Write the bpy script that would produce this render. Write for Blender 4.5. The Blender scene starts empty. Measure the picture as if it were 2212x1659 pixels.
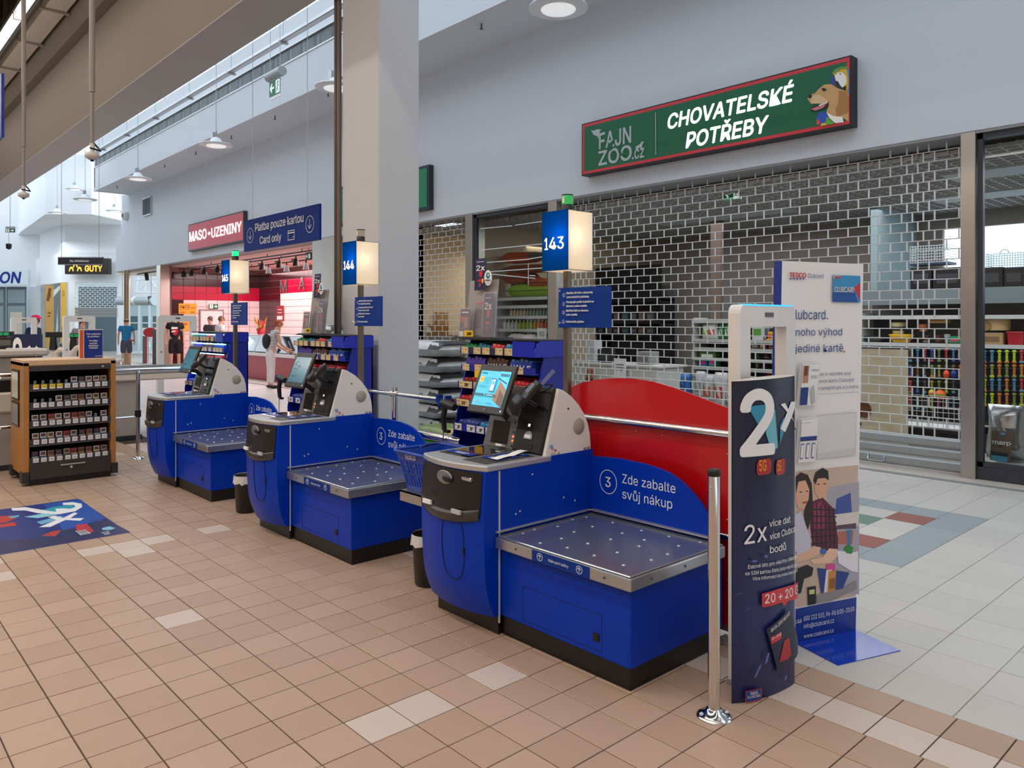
import bpy, bmesh, math, random, os
from mathutils import Vector, Matrix
random.seed(7)
sc = bpy.context.scene
COL = sc.collection
# ------------------------------------------------------------------ camera, world, lights, exposure
F, YAW, HY, EYE = 1655.0, math.radians(47.6), 695.0, 1.6
CA, SA = math.cos(YAW), math.sin(YAW)
cam = bpy.data.cameras.new('camera'); cam_o = bpy.data.objects.new('camera', cam); COL.objects.link(cam_o)
cam.sensor_fit = 'HORIZONTAL'; cam.sensor_width = 36.0; cam.lens = 36.0 * F / 2212.0
cam.shift_y = (HY - 829.5) / 2212.0
cam.clip_start = 0.05; cam.clip_end = 300
cam_o.location = (0, 0, EYE)
cam_o.rotation_euler = (math.pi / 2, 0, YAW - math.pi / 2)
sc.camera = cam_o
world = bpy.data.worlds.new('sky'); sc.world = world; world.use_nodes = True
bg = world.node_tree.nodes['Background']
bg.inputs[0].default_value = (0.78, 0.89, 1.0, 1); bg.inputs[1].default_value = 1.95
sc.view_settings.view_transform = 'Standard'; sc.view_settings.look = 'None'
sc.view_settings.gamma = 1.0; sc.view_settings.use_curve_mapping = False
sc.view_settings.exposure = 0.0
def lamp_area(name, loc, sx, sy, power, color, rot=(0, 0, 0)):
    l = bpy.data.lights.new(name, 'AREA'); l.shape = 'RECTANGLE'; l.size = sx; l.size_y = sy
    l.energy = power; l.color = color
    o = bpy.data.objects.new(name, l); o.location = loc; o.rotation_euler = rot; COL.objects.link(o); return o
WARM = (1.0, 0.925, 0.85)
for lx in (-5.2, -2.6, 0.0):
    lamp_area('store_row_light', (lx, 7.0, 5.9), 0.25, 26.0, 400, WARM)
lamp_area('store_row_light', (2.35, 10.0, 6.22), 0.08, 26.0, 130, WARM)
lamp_area('meat_shop_light', (10.9, 21.0, 3.3), 2.4, 10.0, 480, (1.0, 0.76, 0.77))
lamp_area('far_hall_light', (6.0, 40.0, 5.5), 6.0, 6.0, 260, (0.86, 0.95, 1.0))
lamp_area('entrance_light', (11.5, 32.0, 3.3), 3.0, 5.0, 200, (0.88, 0.96, 1.0))
lamp_area('pet_shop_light', (11.2, 11.7, 3.1), 1.5, 1.5, 30, (1.0, 0.88, 0.70))
lamp_area('pet_hall_fill', (11.0, 6.0, 3.36), 3.0, 6.0, 130, (0.95, 0.97, 1.0))  # added fill to brighten the interior; the pet shop itself is unlit
lamp_area('pet_hall_fill', (11.0, 1.0, 3.36), 3.0, 3.0, 80, (0.9, 0.97, 1.0))  # second added fill, no fixture behind it

# ------------------------------------------------------------------ helpers
def ray(px, py):
    u = (px - 1106.0) / F; v = -(py - HY) / F
    return (CA + u * SA, SA - u * CA, v)
def onZ(px, py, z=0.0):
    d = ray(px, py); k = (z - EYE) / d[2]; return Vector((d[0] * k, d[1] * k, z))
def onX(px, py, X):
    d = ray(px, py); k = X / d[0]; return Vector((X, d[1] * k, EYE + d[2] * k))
def onY(px, py, Y):
    d = ray(px, py); k = Y / d[1]; return Vector((d[0] * k, Y, EYE + d[2] * k))
def onT(px, py, t):
    d = ray(px, py); return Vector((d[0] * t, d[1] * t, EYE + d[2] * t))
def proj(p):
    t = p[0] * CA + p[1] * SA
    if t < 0.05: return None
    l = p[0] * SA - p[1] * CA
    return (1106 + F * l / t, HY - F * (p[2] - EYE) / t, t)
def lin(h):
    r = []
    for i in (0, 2, 4):
        c = int(h[i:i + 2], 16) / 255.0
        r.append(c / 12.92 if c <= 0.04045 else ((c + 0.055) / 1.055) ** 2.4)
    return (r[0], r[1], r[2], 1.0)
MATS = {}
def M(hexc, rough=0.5, metal=0.0, emit=0.0, var=0.06, scale=6.0, spec=0.5, trans=0.0, alpha=1.0, coat=0.0, bump=0.0, aniso=None):
    key = (hexc, rough, metal, emit, var, scale, spec, trans, alpha, coat, bump)
    if key in MATS: return MATS[key]
    m = bpy.data.materials.new('mat_' + hexc); m.use_nodes = True
    nt = m.node_tree; b = nt.nodes['Principled BSDF']
    col = lin(hexc)
    b.inputs['Roughness'].default_value = rough; b.inputs['Metallic'].default_value = metal
    b.inputs['Specular IOR Level'].default_value = spec
    if coat: b.inputs['Coat Weight'].default_value = coat; b.inputs['Coat Roughness'].default_value = 0.08
    if trans: b.inputs['Transmission Weight'].default_value = trans; b.inputs['IOR'].default_value = 1.05
    if alpha < 1: b.inputs['Alpha'].default_value = alpha
    b.inputs['Base Color'].default_value = col
    if var > 0:
        tc = nt.nodes.new('ShaderNodeTexCoord'); n = nt.nodes.new('ShaderNodeTexNoise')
        n.inputs['Scale'].default_value = scale; n.inputs['Detail'].default_value = 4
        nt.links.new(tc.outputs['Object'], n.inputs['Vector'])
        mx = nt.nodes.new('ShaderNodeMix'); mx.data_type = 'RGBA'
        mx.inputs[6].default_value = tuple(min(1, c * (1 - var)) for c in col[:3]) + (1,)
        mx.inputs[7].default_value = tuple(min(1, c * (1 + var)) for c in col[:3]) + (1,)
        nt.links.new(n.outputs['Fac'], mx.inputs[0]); nt.links.new(mx.outputs[2], b.inputs['Base Color'])
        if bump:
            bp = nt.nodes.new('ShaderNodeBump'); bp.inputs['Strength'].default_value = bump; bp.inputs['Distance'].default_value = 0.01
            nt.links.new(n.outputs['Fac'], bp.inputs['Height']); nt.links.new(bp.outputs[0], b.inputs['Normal'])
    if emit > 0:
        b.inputs['Emission Color'].default_value = col; b.inputs['Emission Strength'].default_value = emit
    MATS[key] = m
    return m
def tile_mat(name, hexc, hex2, speck=0.0, rough=0.45):
    m = bpy.data.materials.new(name); m.use_nodes = True; nt = m.node_tree; b = nt.nodes['Principled BSDF']
    oi = nt.nodes.new('ShaderNodeObjectInfo'); geo = nt.nodes.new('ShaderNodeNewGeometry')
    add = nt.nodes.new('ShaderNodeMath'); add.operation = 'ADD'
    fr = nt.nodes.new('ShaderNodeMath'); fr.operation = 'FRACT'
    nt.links.new(oi.outputs['Random'], add.inputs[0]); nt.links.new(geo.outputs['Random Per Island'], add.inputs[1])
    nt.links.new(add.outputs[0], fr.inputs[0])
    tc = nt.nodes.new('ShaderNodeNewGeometry'); n = nt.nodes.new('ShaderNodeTexNoise'); n.inputs['Scale'].default_value = 3.0; n.inputs['Detail'].default_value = 5
    nt.links.new(tc.outputs['Position'], n.inputs['Vector'])
    av = nt.nodes.new('ShaderNodeMix'); av.data_type = 'FLOAT'; av.inputs[0].default_value = 0.35
    nt.links.new(fr.outputs[0], av.inputs[2]); nt.links.new(n.outputs['Fac'], av.inputs[3])
    mx = nt.nodes.new('ShaderNodeMix'); mx.data_type = 'RGBA'
    mx.inputs[6].default_value = lin(hexc); mx.inputs[7].default_value = lin(hex2)
    nt.links.new(av.outputs[0], mx.inputs[0])
    out = mx.outputs[2]
    if speck > 0:
        v = nt.nodes.new('ShaderNodeTexVoronoi'); v.inputs['Scale'].default_value = 150.0
        nt.links.new(tc.outputs['Position'], v.inputs['Vector'])
        rp = nt.nodes.new('ShaderNodeValToRGB'); rp.color_ramp.elements[0].position = 0.12; rp.color_ramp.elements[1].position = 0.30
        rp.color_ramp.elements[0].color = (1 - speck,) * 3 + (1,); rp.color_ramp.elements[1].color = (1, 1, 1, 1)
        nt.links.new(v.outputs['Distance'], rp.inputs[0])
        mm = nt.nodes.new('ShaderNodeMix'); mm.data_type = 'RGBA'; mm.blend_type = 'MULTIPLY'; mm.inputs[0].default_value = 1.0
        nt.links.new(out, mm.inputs[6]); nt.links.new(rp.outputs[0], mm.inputs[7]); out = mm.outputs[2]
    nt.links.new(out, b.inputs['Base Color'])
    b.inputs['Roughness'].default_value = rough
    return m

def aloc(o):
    v = Vector((0, 0, 0))
    while o is not None:
        v += o.location; o = o.parent
    return v
def link(o, parent=None, world=True):
    COL.objects.link(o)
    if parent is not None:
        o.parent = parent
        if world: o.location = -aloc(parent)
    return o
def tag(o, label=None, cat=None, group=None, kind=None):
    if label: o['label'] = label
    if cat: o['category'] = cat
    if group: o['group'] = group
    if kind: o['kind'] = kind
    return o
def thing(name, label, cat, loc=(0, 0, 0), group=None, rz=0.0):
    o = bpy.data.objects.new(name, None); o.empty_display_size = 0.1
    COL.objects.link(o); o.location = loc; o.rotation_euler = (0, 0, rz)
    return tag(o, label, cat, group)
class B:
    """collects faces in absolute (or local) metres and links them as one mesh object"""
    def __init__(s): s.v = []; s.f = []; s.mi = []; s.cur = 0; s.sm = []
    def m(s, i): s.cur = i; return s
    def add(s, vs, fs, smooth=False):
        k = len(s.v); s.v += [tuple(p) for p in vs]
        for f in fs: s.f.append(tuple(i + k for i in f)); s.mi.append(s.cur); s.sm.append(smooth)
        return s
    def box(s, x0, x1, y0, y1, z0, z1):
        if x0 > x1: x0, x1 = x1, x0
        if y0 > y1: y0, y1 = y1, y0
        if z0 > z1: z0, z1 = z1, z0
        return s.add([(x0, y0, z0), (x1, y0, z0), (x1, y1, z0), (x0, y1, z0), (x0, y0, z1), (x1, y0, z1), (x1, y1, z1), (x0, y1, z1)],
              [(0, 3, 2, 1), (4, 5, 6, 7), (0, 1, 5, 4), (1, 2, 6, 5), (2, 3, 7, 6), (3, 0, 4, 7)])
    def cbox(s, c, d): return s.box(c[0] - d[0] / 2, c[0] + d[0] / 2, c[1] - d[1] / 2, c[1] + d[1] / 2, c[2] - d[2] / 2, c[2] + d[2] / 2)
    def obox(s, o, u, v, w):
        """box from corner o with edge vectors u, v, w (right-handed)"""
        o, u, v, w = Vector(o), Vector(u), Vector(v), Vector(w)
        return s.add([o, o + u, o + u + v, o + v, o + w, o + u + w, o + u + v + w, o + v + w],
              [(0, 3, 2, 1), (4, 5, 6, 7), (0, 1, 5, 4), (1, 2, 6, 5), (2, 3, 7, 6), (3, 0, 4, 7)])
    def prism(s, poly, e):
        """polygon of 3D points (counter-clockwise seen from outside = against e) extruded along vector e"""
        n = len(poly); e = Vector(e); a = [Vector(p) for p in poly]; vs = a + [p + e for p in a]
        fs = [tuple(range(n)), tuple(range(2 * n - 1, n - 1, -1))]
        for i in range(n):
            j = (i + 1) % n; fs.append((j, i, i + n, j + n))
        return s.add(vs, fs)
    def poly(s, pts): return s.add(pts, [tuple(range(len(pts)))])
    def tube(s, pts, r, seg=10, cap=True, smooth=True):
        pts = [Vector(p) for p in pts]; n = len(pts); rs = r if isinstance(r, (list, tuple)) else [r] * n
        vs = []; fs = []
        up = None
        for i, p in enumerate(pts):
            d = (pts[min(i + 1, n - 1)] - pts[max(i - 1, 0)]).normalized()
            if up is None:
                up = Vector((0, 0, 1)) if abs(d.z) < 0.9 else Vector((1, 0, 0))
            a = d.cross(up).normalized(); b2 = a.cross(d).normalized(); up = b2
            for k in range(seg):
                t = 2 * math.pi * k / seg
                vs.append(p + (a * math.cos(t) + b2 * math.sin(t)) * rs[i])
        for i in range(n - 1):
            for k in range(seg):
                k2 = (k + 1) % seg
                fs.append((i * seg + k, i * seg + k2, (i + 1) * seg + k2, (i + 1) * seg + k))
        s.add(vs, fs, smooth)
        if cap: s.add(vs[:seg], [tuple(range(seg - 1, -1, -1))]); s.add(vs[-seg:], [tuple(range(seg))])
        return s
    def lathe(s, prof, c=(0, 0, 0), seg=20, smooth=True, axis='z'):
        vs = []; fs = []; n = len(prof)
        for r, z in prof:
            for k in range(seg):
                t = 2 * math.pi * k / seg
                q = (r * math.cos(t), r * math.sin(t), z)
                if axis == 'x': q = (q[2], q[0], q[1])
                if axis == 'y': q = (q[1], q[2], q[0])
                vs.append((c[0] + q[0], c[1] + q[1], c[2] + q[2]))
        for i in range(n - 1):
            for k in range(seg):
                k2 = (k + 1) % seg
                fs.append((i * seg + k, i * seg + k2, (i + 1) * seg + k2, (i + 1) * seg + k))
        s.add(vs, fs, smooth)
        if prof[0][0] > 1e-5: s.add(vs[:seg], [tuple(range(seg - 1, -1, -1))])
        if prof[-1][0] > 1e-5: s.add(vs[-seg:], [tuple(range(seg))])
        return s
    def grid(s, fn, nu, nv, smooth=True, flip=False):
        vs = [fn(i / nu, j / nv) for j in range(nv + 1) for i in range(nu + 1)]
        fs = []
        for j in range(nv):
            for i in range(nu):
                a = j * (nu + 1) + i; q = (a, a + 1, a + nu + 2, a + nu + 1)
                fs.append(q[::-1] if flip else q)
        return s.add(vs, fs, smooth)
    def ball(s, c, r, seg=10, rings=7):
        if not isinstance(r, (list, tuple)): r = (r, r, r)
        vs = [(c[0], c[1], c[2] - r[2])]; fs = []
        for j in range(1, rings):
            a = math.pi * j / rings - math.pi / 2
            for k in range(seg):
                t = 2 * math.pi * k / seg
                vs.append((c[0] + r[0] * math.cos(a) * math.cos(t), c[1] + r[1] * math.cos(a) * math.sin(t), c[2] + r[2] * math.sin(a)))
        vs.append((c[0], c[1], c[2] + r[2])); e = len(vs) - 1
        for k in range(seg):
            k2 = (k + 1) % seg
            fs.append((0, 1 + k2, 1 + k))
            for j in range(rings - 2):
                a = 1 + j * seg
                fs.append((a + k, a + k2, a + seg + k2, a + seg + k))
            fs.append((e, e - seg + k, e - seg + k2))
        return s.add(vs, fs, True)
    def mesh(s, name, bevel=0.0, segs=1):
        me = bpy.data.meshes.new(name); me.from_pydata(s.v, [], s.f)
        me.polygons.foreach_set('material_index', s.mi); me.polygons.foreach_set('use_smooth', s.sm)
        if bevel > 0:
            bm = bmesh.new(); bm.from_mesh(me); bm.normal_update()
            ed = [e for e in bm.edges if len(e.link_faces) == 2 and e.calc_face_angle(0) > 0.6]
            bmesh.ops.bevel(bm, geom=ed, offset=bevel, segments=segs, profile=0.5, affect='EDGES', clamp_overlap=True)
            bm.to_mesh(me); bm.free()
        me.update(); return me
    def build(s, name, mats, parent=None, world=True, bevel=0.0, segs=1):
        me = s.mesh(name, bevel, segs)
        for m in (mats if isinstance(mats, (list, tuple)) else [mats]): me.materials.append(m)
        return link(bpy.data.objects.new(name, me), parent, world)
def solo(b, name, mats, label, cat, group=None, bevel=0.0, kind=None):
    """a thing that is one mesh: origin moved to the base of its bounding box"""
    xs = [v[0] for v in b.v]; ys = [v[1] for v in b.v]; zs = [v[2] for v in b.v]
    c = ((min(xs) + max(xs)) / 2, (min(ys) + max(ys)) / 2, min(zs))
    b.v = [(v[0] - c[0], v[1] - c[1], v[2] - c[2]) for v in b.v]
    o = b.build(name, mats, bevel=bevel); o.location = c
    return tag(o, label, cat, group, kind)
def struct(b, name, mats, parent=None, bevel=0.0, label=None):
    o = b.build(name, mats, parent, bevel=bevel)
    if parent is None: o['kind'] = 'structure'
    if label: o['label'] = label
    return o
def stuffed(o): o['kind'] = 'stuff'; return o
def dup(o, loc=None, parent=None, **kw):
    c = o.copy(); COL.objects.link(c)
    if parent is not None: c.parent = parent
    if loc is not None: c.location = loc
    for k, v in kw.items(): c[{'cat': 'category'}.get(k, k)] = v
    for ch in list(o.children): dup(ch, parent=c)
    return c
TXT = {}
FONT = None
try:
    FONT = bpy.data.fonts.load(os.path.join(bpy.utils.resource_path('LOCAL'), 'datafiles', 'fonts', 'Inter.woff2'))
except Exception:
    FONT = None
def text_geo(s, bold):
    if (s, bold) in TXT: return TXT[(s, bold)]
    c = bpy.data.curves.new('lettering', 'FONT'); c.body = s; c.size = 1; c.resolution_u = 3; c.offset = 0.0
    if FONT: c.font = FONT
    c.space_line = 1.0
    o = bpy.data.objects.new('lettering', c); me = o.to_mesh()
    vs = [v.co.copy() for v in me.vertices]; fs = [tuple(p.vertices) for p in me.polygons]
    o.to_mesh_clear(); bpy.data.objects.remove(o); bpy.data.curves.remove(c)
    if FONT: vs = [v * KF for v in vs]
    if bold > 0:
        # heavier strokes: shifted copies, each a hair in front of the other
        n = len(vs); w0, f0 = list(vs), list(fs); e = bold * .55
        for i, (dx, dy) in enumerate(((1, 0), (-1, 0), (0, 1), (0, -1), (.7, .7), (-.7, .7), (.7, -.7), (-.7, -.7))):
            vs = vs + [v + Vector((dx * e, dy * e, (i + 1) * .0004)) for v in w0]; fs = fs + [tuple(q + n * (i + 1) for q in f) for f in f0]
    TXT[(s, bold)] = (vs, fs); return vs, fs
KF = 1.0
if FONT:
    hv = text_geo('H', 0.0)[0]; KF = 0.70 / max(v.y for v in hv); TXT.clear()
def T(b, s, o, r, u, h, w=None, bold=0.0, align='l', shear=0.0, off=0.0):
    """writes string s into builder b: baseline start o, unit right r, unit up u, cap height h, optional total width w"""
    vs, fs = text_geo(s, bold)
    if not vs: return b
    x0 = min(v.x for v in vs); x1 = max(v.x for v in vs)
    k = h / 0.70; kx = k if w is None else w / max(1e-6, x1 - x0)
    W = (x1 - x0) * kx; sx = {'l': 0, 'c': -W / 2, 'r': -W}[align]
    r, u, o = Vector(r), Vector(u), Vector(o); n = r.cross(u)
    b.add([o + r * ((v.x - x0) * kx + sx + shear * v.y * k) + u * (v.y * k) + n * (off + v.z) for v in vs], fs); return b
def ring(b, c, r, u, rad, th, seg=28, ry=None):
    c, r, u = Vector(c), Vector(r), Vector(u); ry = ry or rad
    vs = []; fs = []
    for i in range(seg):
        t = 2 * math.pi * i / seg; d = r * math.cos(t); e = u * math.sin(t)
        vs += [c + d * rad + e * ry, c + d * (rad - th) + e * (ry - th)]
    for i in range(seg):
        j = (i + 1) % seg; fs.append((2 * i, 2 * j, 2 * j + 1, 2 * i + 1))
    return b.add(vs, fs)
def disc(b, c, r, u, rad, seg=20, ry=None):
    c, r, u = Vector(c), Vector(r), Vector(u); ry = ry or rad
    return b.poly([c + r * rad * math.cos(2 * math.pi * i / seg) + u * ry * math.sin(2 * math.pi * i / seg) for i in range(seg)])
class P2:
    """flat print on a plane: origin o, unit right r, unit up u, width w, height h; coordinates 0..1 from the lower left"""
    def __init__(s, o, r, u, w, h, step=0.0006):
        s.o, s.r, s.u, s.w, s.h = Vector(o), Vector(r), Vector(u), w, h; s.n = s.r.cross(s.u); s.b = B(); s.k = 0; s.step = step; s.mats = []
    def pt(s, x, y, k): return s.o + s.r * (x * s.w) + s.u * (y * s.h) + s.n * (k * s.step)
    def col(s, mat):
        if mat not in s.mats: s.mats.append(mat)
        s.b.cur = s.mats.index(mat); s.k += 1; return s
    def poly(s, mat, pts): s.col(mat); s.b.poly([s.pt(x, y, s.k) for x, y in pts]); return s
    def rect(s, mat, x0, y0, x1, y1): return s.poly(mat, [(x0, y0), (x1, y0), (x1, y1), (x0, y1)])
    def ell(s, mat, x, y, rx, ry, seg=18): return s.poly(mat, [(x + rx * math.cos(2 * math.pi * i / seg), y + ry * math.sin(2 * math.pi * i / seg)) for i in range(seg)])
    def ring(s, mat, x, y, rad, th): s.col(mat); ring(s.b, s.pt(x, y, s.k), s.r, s.u, rad, th); return s
    def line(s, mat, x0, y0, x1, y1, th):
        a, c = Vector((x0 * s.w, y0 * s.h)), Vector((x1 * s.w, y1 * s.h)); d = (c - a).normalized(); q = Vector((-d.y, d.x)) * th / 2
        return s.poly(mat, [((p.x) / s.w, (p.y) / s.h) for p in (a - q, c - q, c + q, a + q)])
    def text(s, mat, t, x, y, h, w=None, bold=0.0, align='l', shear=0.0):
        s.col(mat); T(s.b, t, s.pt(x, y, s.k), s.r, s.u, h * s.h, None if w is None else w * s.w, bold, align, shear); return s
    def q(s, p):
        d = Vector(ray(*p)); e = s.o - Vector((0, 0, EYE)); k = e.dot(s.n) / d.dot(s.n); w = d * k - e
        return (w.dot(s.r) / s.w, w.dot(s.u) / s.h)
    def pp(s, mat, pts): return s.poly(mat, [s.q(p) for p in pts])
    def tp(s, mat, t, p0, p1, p2, bold=0.0, shear=0.0):
        a, c, d = s.q(p0), s.q(p1), s.q(p2); return s.text(mat, t, a[0], a[1], d[1] - a[1], c[0] - a[0], bold, 'l', shear)
    def build(s, name, parent=None): return s.b.build(name, s.mats, parent)
    def flush(s, name, parent, world=True):
        o = s.b.build(name, s.mats, parent, world); s.b = B(); s.mats = []; return o
def crop(ox, oy, k): return lambda x, y: (ox + x / k, oy + y / k)
XR, YR, UP = (0, -1, 0), (1, 0, 0), (0, 0, 1)      # print directions on surfaces facing -x and facing -y
# ------------------------------------------------------------------ structure
WHITE = M('D2D6DB', 0.7, var=0.015, scale=1.5)
WHITE2 = M('E6E8EA', 0.6, var=0.02, scale=1.5)
STEEL = M('B9B2A8', 0.32, 0.85, var=0.08, scale=3.0)
CHROME = M('D8D8D8', 0.12, 1.0, var=0.0)
ALU = M('C9CBCC', 0.38, 0.75, var=0.05)
GALV = M('A4A9AA', 0.42, 0.6, var=0.08)
BLACK = M('0C0C0D', 0.4, var=0.1)
DGREY = M('2B2D30', 0.45, var=0.08)
NAVY = M('0A1A4E', 0.4, var=0.03)
BLUE = M('0526A6', 0.38, var=0.05, scale=2.5, bump=0.02)
SBLUE = M('05348A', 0.5, var=0.03, spec=0.2)
PWHITE = M('F4F4F4', 0.5, var=0.0)
PRED = M('D2202C', 0.45, var=0.03)
YEL = M('F2C21B', 0.5, var=0.03)

def in_view(x, y, z=0.0, m=40):
    p = proj((x, y, z))
    return p is not None and -m < p[0] < 2212 + m and -m < p[1] < 1659 + m
def lay_tiles(floor, cells, mats, joint, n_single=298):
    """cells: (x0,x1,y0,y1,mat index). The nearest in view become single tiles sharing mesh data, the rest one field"""
    vis = [c for c in cells if in_view((c[0] + c[1]) / 2, (c[2] + c[3]) / 2)]
    vis.sort(key=lambda c: ((c[0] + c[1]) / 2) * CA + ((c[2] + c[3]) / 2) * SA)
    shared = {}; near = set(vis[:n_single]); g = joint / 2
    for c in vis[:n_single]:
        k = (round(c[1] - c[0], 4), round(c[3] - c[2], 4), c[4])
        if k not in shared:
            b = B(); w, d = k[0] / 2 - g, k[1] / 2 - g; e = 0.0016
            b.add([(-w, -d, -.008), (w, -d, -.008), (w, d, -.008), (-w, d, -.008), (-w, -d, -e), (w, -d, -e), (w, d, -e), (-w, d, -e),
                   (-w + e, -d + e, 0), (w - e, -d + e, 0), (w - e, d - e, 0), (-w + e, d - e, 0)],
                  [(0, 1, 5, 4), (1, 2, 6, 5), (2, 3, 7, 6), (3, 0, 4, 7), (4, 5, 9, 8), (5, 6, 10, 9), (6, 7, 11, 10), (7, 4, 8, 11), (8, 9, 10, 11)])
            me = b.mesh('tile'); me.materials.append(mats[c[4]]); shared[k] = me
        o = bpy.data.objects.new('tile', shared[k]); COL.objects.link(o); o.parent = floor
        o.location = ((c[0] + c[1]) / 2, (c[2] + c[3]) / 2, random.uniform(-.0004, .0004))
    b = B()
    for c in cells:
        if c in near: continue
        b.m(c[4]); z = random.uniform(-.0004, .0004)
        b.add([(c[0] + g, c[2] + g, -.006), (c[1] - g, c[2] + g, -.006), (c[1] - g, c[3] - g, -.006), (c[0] + g, c[3] - g, -.006),
               (c[0] + g, c[2] + g, z), (c[1] - g, c[2] + g, z), (c[1] - g, c[3] - g, z), (c[0] + g, c[3] - g, z)],
              [(4, 5, 6, 7), (0, 1, 5, 4), (1, 2, 6, 5), (2, 3, 7, 6), (3, 0, 4, 7)])
    stuffed(b.build('tile_field', mats, floor))
TANS = [tile_mat('tan_tile', 'AC8F79', 'BCA08B', rough=0.42), tile_mat('pale_tile', 'C6B3A6', 'CFBFB4', rough=0.42)]
GREYS = [tile_mat('stone_tile', 'BFBBB5', 'C9C5BF', 0.18), tile_mat('slate_tile', '8E989D', '99A2A6', 0.18),
         tile_mat('brick_tile', '8C4A3E', '96544a', 0.06), tile_mat('green_tile', '5F7F6E', '68877a', 0.1)]
b = B().box(-9, 3.412, -2, 13.2, -.1, -.005); floor_a = struct(b, 'floor', M('4A372C', 0.8, var=0.15))
cells = []
XL = [3.011 - .2065 * k for k in range(0, 34)]
for i in range(len(XL) - 1):
    for j in range(-26, 47):
        y1 = 3.745 + .2068 * j; y0 = y1 - .2068
        if y0 > 13.1: continue
        p = 1 if random.random() < .004 else 0
        cells.append((XL[i + 1], XL[i], y0, y1, p))
for (xa, xb, p) in ((3.011, 3.213, 1), (3.213, 3.412, 0)):
    for j in range(-24, 46):
        y1 = 1.484 + .2065 * j; cells.append((xa, xb, y1 - .2065, y1, p if random.random() < .9 else 1 - p))
PALE = [(640 + 40, 1545), (880, 1490), (1030, 1430), (570, 1640)]
for (px, py) in ((800, 1570), (930, 1520), (1050, 1470), (340, 1170), (300, 1187), (8, 1215), (10, 1235)):
    q = onZ(px, py)
    for n, c in enumerate(cells):
        if c[0] < q.x < c[1] and c[2] < q.y < c[3]: cells[n] = c[:4] + (1,)
lay_tiles(floor_a, cells, TANS, 0.0055)
b = B().box(3.412, 16, -14, 60, -.1, -.003).box(-14, 3.412, 13.2, 60, -.1, -.003); floor_b = struct(b, 'floor', M('8A867F', 0.8, var=0.1))
cells = []
XG = [3.412 + .3035 * k for k in range(0, 18)]
def gcol(ix, iy):
    # diamond inlay framed by slate tiles
    if ix in (6, 11) and iy >= 2 and iy <= 24: return 1
    if iy in (2,) and 6 <= ix <= 11: return 1
    if 7 <= ix <= 10 and 3 <= iy <= 24:
        k = (iy - 3) % 6
        if ix in (7, 10) and k in (0,): return 2
        if ix in (8, 9) and k in (1, 5): return 3 if ix == 9 or k == 5 else 0
        if ix in (8, 9) and k == 3: return 2
    return 0
for i in range(len(XG) - 1):
    for j in range(-12, 110):
        y0 = 1.384 + .296 * j
        cells.append((XG[i], min(XG[i + 1], 8.40), y0, y0 + .296, gcol(i, j)))
        if XG[i + 1] > 8.40: pass
cells = [c for c in cells if c[0] < 8.38]
for i in range(0, 36):
    for j in range(40, 110):
        y0 = 1.384 + .296 * j; x1 = 3.412 - .3035 * i
        cells.append((x1 - .3035, x1, y0, y0 + .296, 0))
lay_tiles(floor_b, cells, GREYS, 0.004)
struct(B().box(8.40, 8.46, -2, 33, -.004, .004), 'trim_1', M('7F878B', 0.5))
struct(B().box(8.46, 9.0, -2, 33, -.004, .012), 'trim_2', M('C4BCB2', 0.55))

# wall with the shop fronts (right), soffit, bulkhead with the louvre strip
b = B().box(8.66, 9.0, -14, 32.2, 3.53, 4.86).box(8.72, 9.0, -14, 31.6, 4.86, 6.40)
wall_right = struct(b, 'wall_right', WHITE)
struct(B().box(8.665, 9.1, -14, 32.2, 3.50, 3.535), 'trim_3', M('8E8E90', 0.6))
b = B().box(7.56, 8.8, -14, 30.8, 6.34, 6.46).box(7.54, 7.62, -14, 30.8, 6.33, 6.45).box(7.56, 7.70, -14, 30.8, 6.44, 7.17).box(7.56, 7.70, -14, 30.8, 7.50, 8.1).box(7.56, 8.8, 30.7, 30.8, 6.34, 9.0)
bulk = struct(b, 'wall_bulkhead', WHITE)
b = B().box(7.66, 7.75, -14, 30.8, 7.17, 7.50); struct(b, 'vent_back', M('15191C', 0.7), bulk)
for z in (7.175, 7.495): struct(B().box(7.54, 7.58, -14, 30.8, z - .015, z + .015), 'vent_frame', ALU, bulk)
me = None
y = 30.5; k = 0
fin = B().box(-.01, .01, -.20, .20, -.155, .155).mesh('vent_slat'); fin.materials.append(M('3C4347', 0.5, 0.4))
fin2 = B().box(-.012, .012, -.03, .03, -.155, .155).mesh('vent_slat'); fin2.materials.append(GALV)
while y > 8:
    o = bpy.data.objects.new('vent_slat', fin if k % 2 == 0 else fin2); COL.objects.link(o); o.parent = bulk; o.location = (7.60 + (0.02 if k % 2 else 0), y, 7.335)
    y -= 0.34 if k % 2 == 0 else 0.26 + 0.12 * ((k * 7) % 3 == 0); k += 1
b = B()
for i in range(12): b.box(7.585, 7.595, -14, 30.7, 7.20 + i * .025, 7.208 + i * .025)
stuffed(b.build('vent_mesh', GALV, bulk))

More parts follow.
